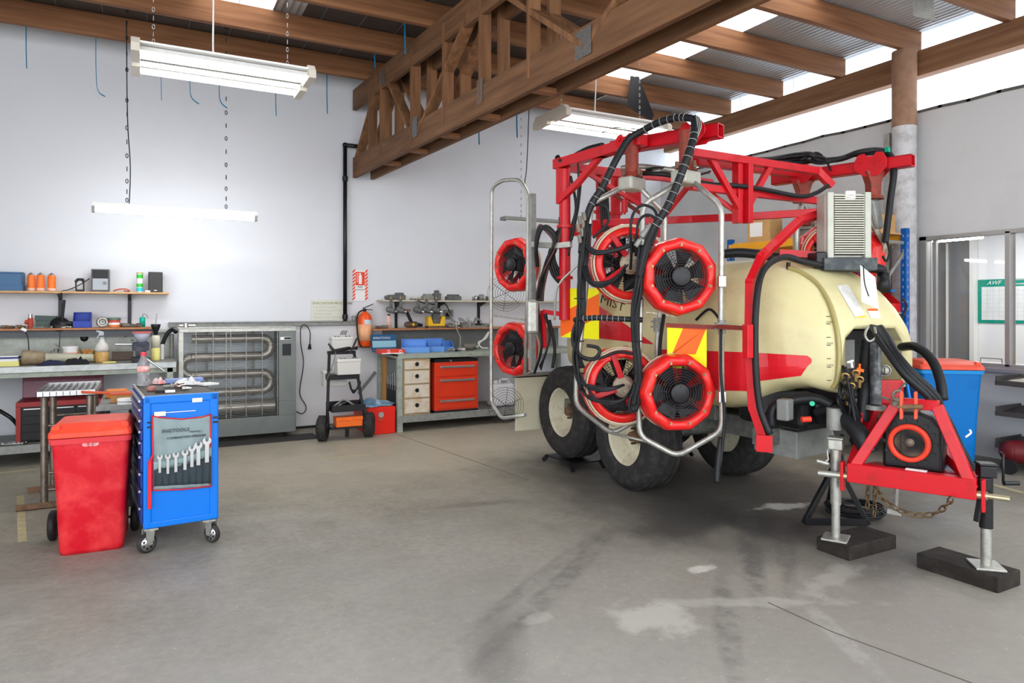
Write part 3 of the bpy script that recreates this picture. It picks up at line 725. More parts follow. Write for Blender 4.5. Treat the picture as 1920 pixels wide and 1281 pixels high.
G().path([pp_(1072, 432, 6.1), pp_(1150, 432, 6.45), pp_(1230, 436, 6.7)], .07, .10).obj('frame_rail', RED, SP, .003)
G().path([pp_(1090, 318, 6.2), pp_(1200, 384, 6.3)], .035, .035).obj('brace', RED, SP)
G().path([pp_(1110, 330, 6.3), pp_(1165, 375, 6.3), pp_(1230, 420, 6.3)], .03, .03).obj('brace', REDD, SP)
G().box(pp_(1187, 350, 6.7), (.12, .1, .32)).obj('slide_block', RED, SP, .005)
G().cyl(pp_(1171, 375, 6.2), pp_(1171, 398, 6.2), .03).cyl(pp_(1171, 370, 6.2), pp_(1171, 402, 6.2), .012).obj('latch_cylinder', RED, SP)
# front transverse frame
zA = 2.72
ra, rb_ = pp_(1300, 282, 5.1), pp_(1532, 319, 5.78); ra.z = rb_.z = 2.71
G().path([ra, rb_], .06, .06, **RB).path([rb_, pp_(1556, 345, 5.8)], .06, .06).obj('frame_rail', RED, SP, .004)
r2a, r2b = pp_(1300, 350, 5.2), pp_(1535, 377, 5.72)
G().path([r2a, r2b], .055, .055, **RB).obj('frame_rail', RED, SP, .004)
r3a, r3b = pp_(1100, 420, 6.4), pp_(1300, 411, 5.9)
G().path([r3a, r3b, pp_(1395, 407, 5.55), pp_(1532, 398, 5.7)], .055, .06, **RB).obj('frame_rail', RED, SP, .004)
G().path([pp_(1310, 303, 5.4), pp_(1490, 325, 6.1)], .07, .07, **RB).obj('frame_rail', RED, SP, .004)
for u in (1383, 1402):
    G().path([pp_(u, 302 if u < 1390 else 312, 5.36), pp_(u, 414, 5.36)], .05, .07).obj('centre_post', RED, SP, .004)
G().path([pp_(1332, 297, 5.22), pp_(1384, 388, 5.34)], .045, .045).obj('brace', RED, SP, .003)
G().path([pp_(1443, 313, 5.5), pp_(1396, 398, 5.4)], .045, .045).obj('brace', RED, SP, .003)
G().path([pp_(1246, 405, 5.8), pp_(1290, 350, 5.6), pp_(1318, 352, 5.4), pp_(1386, 402, 5.4)], .035, .035).obj('brace', RED, SP, .003)
G().path([pp_(1395, 302, 5.36), pp_(1395, 285, 5.36)], .08, .03).obj('post_cap', RED, SP, .003) if False else None
# second boom beam (right side)
q0, q1, q2 = pp_(1450, 326, 6.35), pp_(1545, 318, 5.98), pp_(1712, 300, 5.5)
for q in (q0, q1, q2): q.z = 2.74
d2 = (q2-q0).normalized()
hollow(q0, q2, .095, .095)
c3, c4 = pp_(1505, 322, 6.12), pp_(1637, 308, 5.7); c3.z = c4.z = 2.75
lobed_plate(c3, d2, s=.68); lobed_plate(c4, d2, s=.8)
PIV = mat('rusted_pivot', (.34, .045, .03), .55, n=(22, .8, (.12, .05, .03)))
def pivot(c, drop=.16, m=PIV):
    g = G().prism([(-.08, 0), (.08, 0), (.045, -.10), (.04, -drop), (-.04, -drop), (-.045, -.10)], .09, TM(c+V((0, 0, -.06)), axis=(-.4, -.9, 0), up=(0, 0, 1)))
    g.cyl(c+V((0, 0, -.06-drop)), c+V((0, 0, -.09-drop)), .07, .085).obj('pivot_head', m, SP, .003)
pivot(c3); pivot(c4, .2)
# ---- the two folded fan booms: cast heads and galvanised pipe frames
HEADM = mat('cast_head', (.44, .44, .38), .5, metal=.2, n=(14, .5, (.36, .34, .28)))
def head(c, rz):
    G().box(c, (.20, .13, .10), rz=rz).obj('boom_head', HEADM, SP, .018)
    G().cyl(c+V((0, 0, .05)), c+V((0, 0, .09)), .085, .05).cyl(c+V((0, 0, .09)), c+V((0, 0, .34)), .05).obj('pivot_column', PIV, SP)
    for a in (0, 1.57, 3.14, 4.71): q = c+V((.085*math.cos(a), .085*math.sin(a), .06)); G().cyl(q, q+V((0, 0, .05)), .014, n=6).obj('bolt', RUST, SP)
h2, h1 = pp_(1185, 346, 5.25), pp_(1286, 334, 4.95)
head(h2, .3); head(h1, .2)
def pipe(pts, r=.02, name='pipe_frame', m=GAL, sub=4):
    """bent pipe: straight runs with short rounded corners"""
    Q = [pts[0]]
    for a, b, c in zip(pts, pts[1:], pts[2:]):
        l1, l2 = min(.07, (b-a).length*.4), min(.07, (c-b).length*.4)
        p, q = b+(a-b).normalized()*l1, b+(c-b).normalized()*l2
        for k in range(sub+1):
            t = k/sub; Q.append(p*(1-t)**2 + b*2*t*(1-t) + q*t*t)
    Q.append(pts[-1])
    return G().tube(Q, r, 12, 1).obj(name, m, SP)
# frame 1 (nearer), fans facing the camera side
F1L, F1R = 4.98, 4.80
pipe([pp_(1300, 342, 4.93), pp_(1353, 386, F1R), pp_(1352, 600, F1R), pp_(1354, 808, F1R), pp_(1270, 856, 4.9), pp_(1199, 818, F1L), pp_(1197, 700, F1L), pp_(1202, 560, F1L), pp_(1205, 384, F1L), pp_(1262, 348, 4.96)])
# frame 2 (behind it)
F2L, F2R = 5.22, 5.35
pipe([pp_(1200, 352, 5.25), pp_(1247, 402, F2R), pp_(1244, 520, F2R), pp_(1232, 640, F2R), pp_(1232, 765, F2R), pp_(1147, 814, 5.3), pp_(1080, 760, F2L), pp_(1081, 705, F2L), pp_(1097, 560, F2L), pp_(1108, 382, F2L), pp_(1170, 350, 5.24)])
G().tube([pp_(1147, 812, 5.28), pp_(1228, 832, 5.1)], .012, 8, 1).obj('link_rod', GAL, SP)
for u, v, d in ((1232, 608, 5.33), (1353, 612, 4.79)):
    for dv in (-5, 5): G().box(pp_(u, v+dv, d), (.085, .06, .012), rz=-.4).obj('clamp', GALD, SP, .002)
    G().cyl(pp_(u, v+14, d), pp_(u, v-12, d), .027).obj('clamp', GALD, SP)
for u, v, d in ((1205, 530, 4.95), (1353, 528, 4.77), (1203, 738, 4.95), (1353, 744, 4.77), (992, 505, 6.35), (988, 663, 6.35)):
    G().box(pp_(u, v, d), (.05, .05, .075), rz=-.5).obj('fan_clamp', STEEL, SP, .003)
# ---- fans (local: air leaves along +Z; the near ring is at z = 0)
BOLT = mat('bolt_zinc', (.30, .22, .12), .45, metal=.5)
GUARD = mat('guard_wire', (.04, .04, .042), .4, metal=.5)
def make_fan():
    def lip(a, j, r, z):
        k = .5+.5*math.cos(10*a); k = k**3
        if j in (1, 2): return r-.005*(1-k), z-.012*k
        if j == 3: return r, z-.022*k
        if j in (5, 6, 7): return r+.011*k, z
        return r, z
    prof = [(.200, -.165), (.200, -.045), (.205, -.008), (.214, .008), (.250, .006), (.264, -.012), (.272, -.05), (.278, -.09), (.272, -.13), (.252, -.165), (.235, -.182), (.212, -.188), (.200, -.180)]
    f = G().lathe(prof, n=80, mod=lip, closed=True).obj('fan', REDF, SP, local=True)
    for k in range(10):
        a = 2*PI*k/10; q = V((.229*math.cos(a), .229*math.sin(a), .0)); G().cyl(q+V((0, 0, -.02)), q+V((0, 0, .004)), .009, n=6).cyl(q+V((0, 0, -.02)), q+V((0, 0, -.006)), .015, n=10).obj('bolt', BOLT, f, local=True)
    g = G()
    for k in range(6):
        a0 = 2*PI*k/6; P = []
        for r, w_, tw in ((.055, .46, .95), (.12, .40, .75), (.196, .36, .55)):
            for s in (-1, 1):
                a = a0+s*w_; P.append(V((r*math.cos(a), r*math.sin(a), -.058+s*.032*tw)))
        n = len(P); Q = P+[p+V((0, 0, -.006)) for p in P]
        g.add(Q, [(0, 1, 3, 2), (2, 3, 5, 4), (6, 8, 9, 7), (8, 10, 11, 9), (0, 2, 8, 6), (2, 4, 10, 8), (4, 5, 11, 10), (5, 3, 9, 11), (3, 1, 7, 9), (1, 0, 6, 7)])
    g.cyl((0, 0, -.12), (0, 0, -.015), .072, .062, 24).obj('impeller', BLKP, f, local=True)
    g = G().lathe([(.074, -.015), (.073, .004), (.062, .008), (0, .008)], n=24)
    for k in range(5): a = 2*PI*k/5+.3; g.cyl((.05*math.cos(a), .05*math.sin(a), .004), (.05*math.cos(a), .05*math.sin(a), .012), .004, n=6)
    g.obj('hub_cap', BLKM, f, local=True)
    g = G()
    for k in range(7): g.torus((0, 0, -.004-.008*abs(3-k)/3), (0, 0, 1), .084+k*.0188, .0021, 40, 5)
    for k in range(5):
        a = 2*PI*k/5+.5; g.tube([(.06*math.cos(a), .06*math.sin(a), -.002), (.2*math.cos(a), .2*math.sin(a), -.014)], .0024, 5, 1)
    g.obj('front_guard', GUARD, f, local=True)
    g = G()
    for k in range(22):
        a = 2*PI*k/22
        for s in (-1, 1): g.tube([(.06*math.cos(a), .06*math.sin(a), -.158), (.198*math.cos(a+s*.75), .198*math.sin(a+s*.75), -.168)], .0017, 4, 1)
    g.torus((0, 0, -.163), (0, 0, 1), .13, .002, 36, 5); g.obj('rear_guard', GUARD, f, local=True)
    for k in range(4):
        a = 2*PI*k/4+.75
        q = G().path([(.07*math.cos(a), .07*math.sin(a), -.195), (.222*math.cos(a), .222*math.sin(a), -.186)], .04, .028); q.obj('strut', RED, f, local=True, bevel=.005)
    G().lathe([(0, -.275), (.035, -.272), (.045, -.262), (.048, -.24), (.062, -.235), (.066, -.20), (.078, -.19), (.078, -.168), (0, -.168)][::-1], n=24).obj('motor', mat('motor_cream', (.50, .44, .34), .5, n=(20, .6, (.2, .1, .06))), f, local=True)
    g = G().torus((0, 0, -.172), (0, 0, 1), .262, .008, 48, 6).torus((0, 0, -.150), (0, 0, 1), .274, .006, 48, 6).obj('band', mat('band_cream', (.6, .5, .36), .4), f, local=True)
    return f
fan0 = make_fan()
def face(c, axis, roll=0, s=1.0): return Matrix.Translation(c) @ frame(axis, (0, 0, 1)).to_4x4() @ Matrix.Rotation(roll, 4, 'Z') @ Matrix.Scale(s, 4)
nF1 = V((-.358, -.934, 0)); nF2 = V((.342, .94, .0)); nF3 = V((-.966, -.259, 0))
I0 = wm(SP).inverted()
def place_fan(c, axis, roll, s=1.0, first=[True]):
    M = I0 @ face(c, axis, roll, s)
    if first[0]: fan0.matrix_basis = M; first[0] = False; return fan0
    return dup(fan0, parent=SP, M=M)
s1 = .975
place_fan(pp_(1278, 518, 4.80), nF1, .31, s1); place_fan(pp_(1276, 738, 4.80), (-.33, -.94, .0), .0, s1)
place_fan(pp_(1168, 497, 5.30), nF2, .2, 1.06); place_fan(pp_(1156, 722, 5.30), (.36, .93, -.05), .5, 1.06)
place_fan(pp_(958, 496, 6.55), nF3, .1, .92); place_fan(pp_(956, 655, 6.55), nF3, .5, .92)
place_fan(pp_(1536, 478, 6.3), (.35, .93, .1), 0, .95); place_fan(pp_(1628, 488, 5.9), (.9, -.4, 0), .2, .95)
# ---- rear left hoop carrying the small pair
dq = 6.5
pipe([pp_(985, 778, 6.3), pp_(940, 785, 6.6), pp_(921, 755, 6.75), pp_(921, 560, 6.75), pp_(922, 352, 6.75), pp_(942, 338, 6.6), pp_(975, 337, 6.4), pp_(990, 362, 6.3), pp_(990, 520, 6.3), pp_(985, 700, 6.3)], .018)
G().path([pp_(998, 368, 6.2), pp_(998, 690, 6.2)], .055, .05).obj('arm_post', GALD, SP, .004)
G().path([pp_(1003, 459, 6.15), pp_(1045, 461, 6.0), pp_(1066, 459, 5.95)], .06, .05).obj('arm_bracket', GAL, SP, .004)
G().path([pp_(925, 592, 6.7), pp_(985, 600, 6.3)], .02, .02).obj('link_rod', GAL, SP)
for v in (550, 760):
    g = G(); c = pp_(948, v, 6.9)
    for k in range(7): g.torus(c, (-.5, -.87, 0), .03+.025*k, .0022, 32, 4)
    for k in range(6): a = k*PI/3+.4; F = frame((-.5, -.87, 0)); g.tube([c, c+F @ V((.18*math.cos(a), .18*math.sin(a), 0))], .0025, 4, 1)
    g.obj('wire_guard', GUARD, SP)
G().box(pp_(999, 594, 6.05), (.10, .06, .30), rz=-.4).obj('junction_box', GAL, SP, .025)
G().b2(V((3.36, 6.2, .30)), V((3.78, 6.23, .86))).obj('mud_flap', mat('flap_cream', (.64, .61, .45), .5, n=(8, .4, (.54, .51, .38))), SP, .003)
G().path([V((3.34, 6.22, .87)), V((4.0, 6.22, .87))], .04, .05).obj('flap_bar', GALD, SP)
G().path([pp_(1022, 585, 6.1), pp_(1062, 590, 6.0)], .04, .04).obj('rear_bracket', RED, SP)
G().path([pp_(1018, 585, 6.1), pp_(1020, 650, 6.1)], .03, .05).obj('rear_bracket', RED, SP)
# ---- hazard plates
def plate(name, q, d, stripes, base=HIYEL, m=HIORG):
    P = [pp_(u, v, d[i]) for i, (u, v) in enumerate(q)]; n = (P[1]-P[0]).cross(P[3]-P[0]).normalized()
    if n.dot(P[0]-V((0, 0, EYE))) > 0: n = -n
    g = G().add(P+[p-n*.004 for p in P], [(0, 1, 2, 3), (7, 6, 5, 4), (0, 4, 5, 1), (1, 5, 6, 2), (2, 6, 7, 3), (3, 7, 4, 0)]).obj(name, base, SP)
    for S in stripes:
        Q = [(P[0]*(1-s)+P[1]*s)*(1-t)+(P[3]*(1-s)+P[2]*s)*t + n*.002 for s, t in S]
        G().add(Q, [tuple(range(len(Q)))]).obj('chevron', m, g)
    return g
plate('hazard_plate', [(1251, 612), (1325, 614), (1325, 692), (1251, 690)], (4.98, 4.9, 4.9, 4.98), [[(.42, 0), (1, 0), (.72, .66), (.12, .64), (.1, .72)], ])
plate('hazard_plate', [(1051, 541), (1123, 541), (1123, 637), (1051, 632)], (6.05, 5.85, 5.85, 6.05), [[(0, .52), (1, .1), (1, .55), (0, 1)]])
G().path([pp_(1250, 610, 4.97), pp_(1345, 614, 4.85)], .012, .03).obj('plate_rail', REDD, SP)
# ---- radiator on top
Mr = Matrix.Translation(pp_(1583, 424, 4.95)) @ Matrix.Rotation(math.radians(-28), 4, 'Z') @ Matrix.Diagonal((.9, 1, 1, 1))
FIN = mat('fin_alu', (.50, .50, .44), .5, metal=.3, n=(10, .4, (.38, .38, .32)))
def mbox(c, size, M): return G().box((0, 0, 0), (.0, .0, .0)) if False else G().add([M @ (V(c)+V((i*size[0]/2, j*size[1]/2, k*size[2]/2))) for i in (-1, 1) for j in (-1, 1) for k in (-1, 1)], [(0,1,3,2),(4,6,7,5),(0,4,5,1),(2,3,7,6),(0,2,6,4),(1,5,7,3)])
rad = mbox((0, .04, 0), (.34, .14, .46), Mr).obj('radiator', FIN, SP, .01)
g = G()
for k in range(26):
    z = -.20+k*.0165
    for v_ in (mbox((.01, -.045, z), (.235, .03, .007), Mr),): g.add(v_.v, v_.f)
g.obj('fins', mat('fin_pale', (.66, .64, .54), .5), rad)
mbox((.01, -.035, 0), (.235, .01, .43), Mr).obj('core', mat('core_dark', (.06, .06, .045), .7), rad)
for x in (-.14, .155): mbox((x, -.04, 0), (.05, .05, .47), Mr).obj('side_tank', mat('rad_paint', (.46, .48, .42), .5, n=(9, .6, (.56, .56, .48))), rad, .006)
mbox((0.02, -.045, .215), (.08, .03, .06), Mr).obj('tab', WHITEP, rad, .006)
mbox((-.14, .05, 0), (.03, .2, .40), Mr).obj('fan_cowl', BLKM, rad, .02)
mbox((.0, 0, -.28), (.42, .2, .09), Mr).obj('radiator_tray', mat('tray_black', (.04, .05, .055), .45, n=(14, .5, (.12, .13, .13))), SP, .006)
mbox((-.22, 0, -.25), (.08, .16, .12), Mr).obj('tray_bracket', BLKM, SP, .01)
G().path([pp_(1470, 475, 5.1), pp_(1520, 478, 5.05)], .08, .05).obj('tray_arm', RED, SP)
# ---- white tag and top pipes
plate('document_card', [(1613, 497), (1641, 520), (1648, 580), (1616, 566)], (4.62, 4.6, 4.55, 4.58), [], base=PAPER)
G().tube([pp_(1619, 498, 4.58), pp_(1621, 530, 4.56), pp_(1629, 556, 4.55)], .004).obj('cable_tie', BLKP, SP)
G().tube([pp_(1350, 477, 5.3), pp_(1385, 474, 5.25), pp_(1430, 478, 5.2), pp_(1490, 488, 5.15), pp_(1560, 500, 5.15), pp_(1640, 503, 5.1), pp_(1655, 512, 5.1), pp_(1657, 540, 5.05)], .036, 12).obj('filler_pipe', HOSE, SP)
G().tube([pp_(1657, 515, 5.1), pp_(1657, 545, 5.05)], .045, 12, 1).obj('pipe_coupling', BLKP, SP)
# ---- front end: post, valves, ducts
G().cyl(pp_(1642, 760, 4.35), pp_(1642, 645, 4.45), .034).obj('steering_post', mat('worn_black', (.05, .055, .06), .4, n=(18, .6, (.25, .26, .27)), metal=.3), SP)
G().cyl(pp_(1642, 768, 4.35), pp_(1642, 760, 4.35), .06).obj('post_flange', GALD, SP)
G().tube([pp_(1628, 640, 4.55), pp_(1622, 690, 4.5), pp_(1621, 740, 4.42), pp_(1617, 790, 4.4)], .04, 10, ring=.06, sub=8).obj('duct', HOSE, SP)
G().tube([pp_(1578, 770, 4.5), pp_(1592, 790, 4.4), pp_(1612, 815, 4.3), pp_(1630, 850, 4.25)], .055, 12, ring=.05, sub=8).obj('duct', HOSE, SP)
G().tube([pp_(1530, 775, 4.6), pp_(1560, 765, 4.5), pp_(1590, 780, 4.42)], .03, 10).obj('hose', HOSE, SP)
GC = pp_(1659, 695, 4.5)
fg = G().lathe([(.036, -.02), (.038, 0), (.034, .006), (.033, 0)], c=GC, axis=(-.75, -.66, 0), n=24).obj('pressure_gauge', STEEL, SP)
G().lathe([(.033, 0), (0, 0.001)], c=GC, axis=(-.75, -.66, 0), n=20).obj('dial', mat('dial', (.6, .6, .5), .5), fg)
F = frame((-.75, -.66, 0)); G().bar(GC+V((-.004, -.003, -.02)), GC+V((-.004, -.003, .02)), .003).obj('needle', BLKP, fg)
random.seed(5)
BRASS = mat('brass', (.45, .30, .12), .4, metal=.8)
g = G()
for k in range(26):
    u, v = random.uniform(1580, 1618), random.uniform(690, 800); c = pp_(u, v, random.uniform(4.4, 4.6)); a = V((random.uniform(-1, 1), random.uniform(-1, 1), random.uniform(-.6, .6))).normalized()
    g.cyl(c-a*.03, c+a*.03, random.uniform(.010, .022), n=10)
g.obj('valve_block', CAST, SP)
g = G()
for u, v in ((1585, 706), (1596, 724), (1605, 700), (1590, 745), (1612, 712)):
    c = pp_(u, v, 4.38); g.cyl(c, c+V((.01, .01, -.05)), .012, n=10).torus(c, (.7, .5, .3), .02, .007, 14, 6)
g.obj('valve_fittings', BRASS, SP)
G().bar(pp_(1588, 680, 4.38), pp_(1600, 676, 4.38), .02, .012).bar(pp_(1598, 690, 4.38), pp_(1596, 678, 4.38), .012).obj('valve_handle', WHITEP, SP, .003)
G().bar(pp_(1606, 692, 4.38), pp_(1620, 696, 4.36), .022, .02).bar(pp_(1611, 702, 4.37), pp_(1612, 682, 4.37), .012).obj('valve_handle', HIORG, SP, .004)
g = G()
for k in range(9):
    a = random.uniform(0, 6); u0, v0 = random.uniform(1576, 1600), random.uniform(690, 760)
    g.tube([pp_(u0, v0, 4.42), pp_(u0+random.uniform(-8, 12), v0+random.uniform(10, 30), 4.35), pp_(u0+random.uniform(0, 30), v0+random.uniform(20, 60), 4.4)], .008, 6)
g.obj('small_hoses', HOSE, SP)
G().bar(pp_(1640, 740, 4.3), pp_(1668, 750, 4.2), .012).obj('lever', STEEL, SP)
# pump and junk below the tank
G().b2((3.9, 3.15, .72), (4.5, 3.75, .95)).obj('pump', BLKM, SP, .05)
G().tube([pp_(1444, 800, 4.6), pp_(1450, 765, 4.6), pp_(1480, 752, 4.6), pp_(1530, 748, 4.55), pp_(1560, 760, 4.5)], .035, 10).obj('hose', HOSE, SP)
G().box(pp_(1472, 768, 4.55), (.10, .08, .14), rz=.3).obj('solenoid', GREY, SP, .012)
G().cyl(pp_(1522, 757, 4.48), pp_(1523, 757, 4.46), .016).obj('port_cap', mat('green_cap', (.02, .45, .25), .4), SP)
G().cyl(pp_(1503, 787, 4.45), pp_(1520, 786, 4.45), .018).obj('red_valve', mat('rv', (.8, .05, .02), .4), SP)
G().cyl(pp_(1565, 805, 4.45), pp_(1565, 765, 4.45), .05).obj('leg_column', GALD, SP)
G().prism([(-.32, -.02), (.22, -.02), (.30, .10), (.05, .16), (-.2, .14), (-.32, .06)], .06, TM(pp_(1500, 775, 4.75), axis=(-.85, -.5, 0), up=(0, 0, 1))).obj('pump_guard', BLKM, SP, .01)
# ---- A-frame hitch
HL, HR = pp_(1590, 891, 4.28), pp_(1832, 921, 3.86)
hd = (HR-HL); hd.z = 0; hd.normalize(); hn = V((hd.y, -hd.x, 0)); hn = hn if hn.dot(V((-1, -.4, 0))) > 0 else -hn
HL.z = HR.z = .54
TLp, TRp = pp_(1682, 762, 4.17), pp_(1757, 762, 4.03); TLp.z = TRp.z = .985
G().bar(HL, HR, .07, .115, up=(0, 0, 1)).obj('hitch_crossbar', RED, SP, .005)
for a, b in ((HL+hd*.02, TLp), (HR-hd*.02, TRp), (TLp-hd*.01, TRp+hd*.01)): G().bar(a, b, .06, .058, up=hn).obj('hitch_arm', RED, SP, .005)
for P_, s in ((HL, -1), (HR, 1)):
    q = P_+hn*.0
    G().prism([(-.032, -.12), (.032, -.12), (.032, .06), (-.032, .06)], .018, TM(q+hd*s*.03, axis=hd, up=(0, 0, 1))).obj('hitch_cheek', RED, SP, .004)
    G().cyl(q+hd*s*.0-V((0, 0, .03)), q+hd*s*.15-V((0, 0, .03)), .016).cyl(q+hd*s*-.0-V((0, 0, .03)), q+hd*s*.05-V((0, 0, .03)), .026, n=6).obj('hitch_pin', mat('pin_zinc', (.5, .44, .3), .35, metal=.8), SP)
for u in (1690, 1717):
    c = pp_(u, 757, 3.98); G().bar(c+V((0, 0, .07)), c-V((0, 0, .09)), .014, .05, up=hn).obj('clevis_ear', HIORG if False else mat('faded_red', (.75, .10, .05), .5), SP, .006)
G().cyl(pp_(1682, 763, 3.98), pp_(1730, 763, 3.92), .014).obj('clevis_pin', RUST, SP)
G().add([], []) 
DECK = [HL+hn*-.0, HR+hn*-.0, HR-hn*.28-hd*.1, HL-hn*.28+hd*.1]
G().add([p+V((0, 0, .03)) for p in DECK]+[p-V((0, 0, .01)) for p in DECK], [(0, 1, 2, 3), (7, 6, 5, 4), (0, 4, 5, 1), (1, 5, 6, 2), (2, 6, 7, 3), (3, 7, 4, 0)]).obj('hitch_deck', RED, SP)
p = HL.lerp(HR, .55)-hn*.02+V((0, 0, .045+.015)); G().box(p, (.11, .04, .004), M=Matrix((hd, hn, V((0, 0, 1)))).transposed()).obj('rating_plate', PAPER, SP)
G().bar(HL-hn*.1+V((0, 0, 0)), pp_(1640, 760, 4.5), .06).bar(HR-hn*.1, pp_(1720, 800, 4.6), .06).obj('drawbar', RED, SP, .005)
G().bar(pp_(1617, 765, 4.4), pp_(1613, 830, 4.3), .012, .03).obj('side_link', RED, SP)
G().bar(pp_(1700, 790, 4.4), V((4.36, 3.2, .64)), .14, .12, up=(0, 0, 1)).obj('drawbar_beam', CH, SP, .01)
# gearbox and fan drive
gc = pp_(1706, 830, 4.17); R_ = Matrix((hd, V((0, 0, 1)), hd.cross(V((0, 0, 1))))).transposed(); Mg = Matrix.Translation(gc-hn*.1) @ R_.to_4x4()
gb = G().prism([(-.15, -.17), (.17, -.17), (.17, .10), (.12, .16), (.05, .19), (-.08, .18), (-.15, .10)], .2, Mg).obj('gearbox', BLKM, SP, .02)
GF = frame(hn)
for k in range(14): a = 2*PI*k/14; G().cyl(gc+GF @ V((.135*math.cos(a), .135*math.sin(a), -.01)), gc+GF @ V((.135*math.cos(a), .135*math.sin(a), .015)), .013, n=6).obj('bolt', BLKM, gb)
G().lathe([(.085, .04), (.112, .045), (.116, .02), (.108, 0), (.085, -.02), (.09, .0)], c=gc, axis=hn, n=36, closed=True).obj('shaft_guard', mat('guard_orange_red', (.72, .055, .025), .4), gb)
G().lathe([(.085, .0), (.07, -.03), (.03, -.02), (.02, .02), (0, .022)], c=gc, axis=hn, n=24).obj('drive_shaft', CAST, gb)
# jacks
def jack(top, foot, ra, m, black, bk):
    top, foot = V(top), V(foot); top.x, top.y = foot.x, foot.y
    j = G().cyl(foot+V((0, 0, .22)), top, ra, n=18).obj('parking_jack', m, SP)
    G().cyl(foot+V((0, 0, .005)), foot+V((0, 0, .26)), ra*.8, n=16).obj('inner_tube', GAL, j)
    G().box(foot+V((0, 0, .006)), (.17, .15, .012), rz=bk).obj('foot_plate', GAL, j, .003)
    G().box(top+V((0, 0, .03)), (.085, .085, .065), rz=bk).box(top+V((0, 0, .07)), (.095, .095, .014), rz=bk).obj('gear_head', m if black else GAL, j, .008)
    return j
zb = .088
JL = pt(1567, 1010, Z=zb); JR = pt(1849, 1062, Z=zb)
jl = jack((0, 0, .66), JL, .032, GAL, False, .5); jr = jack((0, 0, .60), JR, .034, BLKM, True, .8)
dJL = px(JL)[2]; dJR = px(JR)[2]
G().tube([pp_(1552, 838, dJL-.02), pp_(1551, 850, dJL-.04), pp_(1553, 862, dJL-.05), pp_(1545, 868, dJL-.06)], .006, 6, 1).cyl(pp_(1530, 864, dJL-.06), pp_(1552, 870, dJL-.06), .012).obj('crank_handle', GAL, jl)
G().tube([pp_(1874, 848, dJR), pp_(1881, 852, dJR-.02), pp_(1881, 905, dJR-.04)], .007, 6, 1).cyl(pp_(1882, 906, dJR-.04), pp_(1910, 906, dJR-.04), .014).obj('crank_handle', BLKM, jr)
G().cyl(HL-hd*.03-V((0, 0, .03)), HL+hn*.02-hd*.17-V((0, 0, .03)), .02).obj('jack_pin', GAL, jl)
G().box(pp_(1845, 912, 3.9), (.05, .06, .10), rz=.8).obj('jack_bracket', BLKM, jr, .006)
G().path([pp_(1838, 935, 3.86), pp_(1831, 976, 3.86)], .018, .03).obj('latch_tail', BLKM, SP, .004)
# chains
CHN = mat('rusty_chain', (.16, .10, .05), .5, metal=.7)
G().chain([pp_(1640, 912, 4.2), pp_(1660, 940, 4.15), pp_(1700, 963, 4.05), pp_(1745, 966, 3.98), pp_(1775, 948, 3.9), pp_(1786, 930, 3.86)], .017, .0052).obj('safety_chain', CHN, SP)
for u, v1 in ((1628, 958), (1641, 968)): G().chain([pp_(u, 906, 4.3), pp_(u-1, 935, 4.3), pp_(u-2, v1, 4.3)], .015, .005).obj('safety_chain', CHN, SP)
G().bar(pp_(1680, 915, 4.6), pp_(1678, 955, 4.6), .03, .02).bar(pp_(1664, 958, 4.6), pp_(1690, 963, 4.55), .02, .03).obj('stand_foot', GAL, SP)
# ---- hoses
def hose(P, r, name='hose', m=HOSE, ring=None, sub=6): return G().tube([pp_(*q) for q in P], r, 10, sub, ring=ring).obj(name, m, SP)
hose([(1302, 228, 4.8), (1296, 222, 4.82), (1270, 221, 4.9), (1235, 230, 5.0), (1200, 248, 5.1), (1178, 262, 5.12), (1155, 300, 5.1), (1130, 350, 5.1), (1108, 385, 5.1), (1095, 430, 5.1), (1090, 475, 5.1)], .026, 'wrapped_hose')
hose([(1303, 228, 4.8), (1300, 260, 4.75), (1287, 300, 4.72), (1270, 345, 4.72), (1250, 390, 4.72), (1228, 425, 4.74), (1210, 470, 4.78), (1200, 520, 4.8)], .028, 'wrapped_hose')
for i in range(6):
    hose([(1303+i*1.5, 216+i, 4.78), (1306+i*1.5, 240, 4.76), (1300-i, 268+i*3, 4.73)], .007, 'loose_wire', m=GAL if i % 2 else HOSE)
SPW = mat('spiral_wrap', (.32, .33, .32), .5)
g = G()
for (a, b) in (((1200, 248, 5.06), (1290, 221, 4.8)), ((1297, 265, 4.71), (1225, 430, 4.70)), ((1175, 270, 5.06), (1112, 380, 5.05))):
    for k in range(9):
        t = (k+.5)/9; q = pp_(*[a[i]*(1-t)+b[i]*t for i in range(3)]); 
# collar bands follow their hoses
def bands(P, r, n):
    S = spline([pp_(*q) for q in P], 8); g = G(); st = max(1, len(S)//n)
    for i in range(st, len(S)-1, st): g.torus(S[i], S[i+1]-S[i], r, .0028, 12, 4)
    return g.obj('hose_bands', SPW, SP)
bands([(1290, 221, 4.84), (1270, 221, 4.9), (1235, 230, 5.0), (1200, 248, 5.1)], .028, 7)
bands([(1303, 238, 4.8), (1300, 260, 4.75), (1287, 300, 4.72), (1270, 345, 4.72), (1250, 390, 4.72), (1228, 425, 4.74)], .030, 12)
bands([(1155, 300, 5.1), (1130, 350, 5.1), (1108, 385, 5.1)], .028, 5)
for i, (x, w_) in enumerate(((0, .015), (5, .012), (-6, .011), (9, .009))):   # down the left of frame 2
    hose([(1098+x, 420, 5.12), (1094+x, 470, 5.1), (1090+x*.8, 520, 5.08), (1092+x*.5, 560, 5.08), (1088+x*.8, 600, 5.07), (1080+x*.4, 650, 5.08), (1086+x, 690, 5.1)], w_)
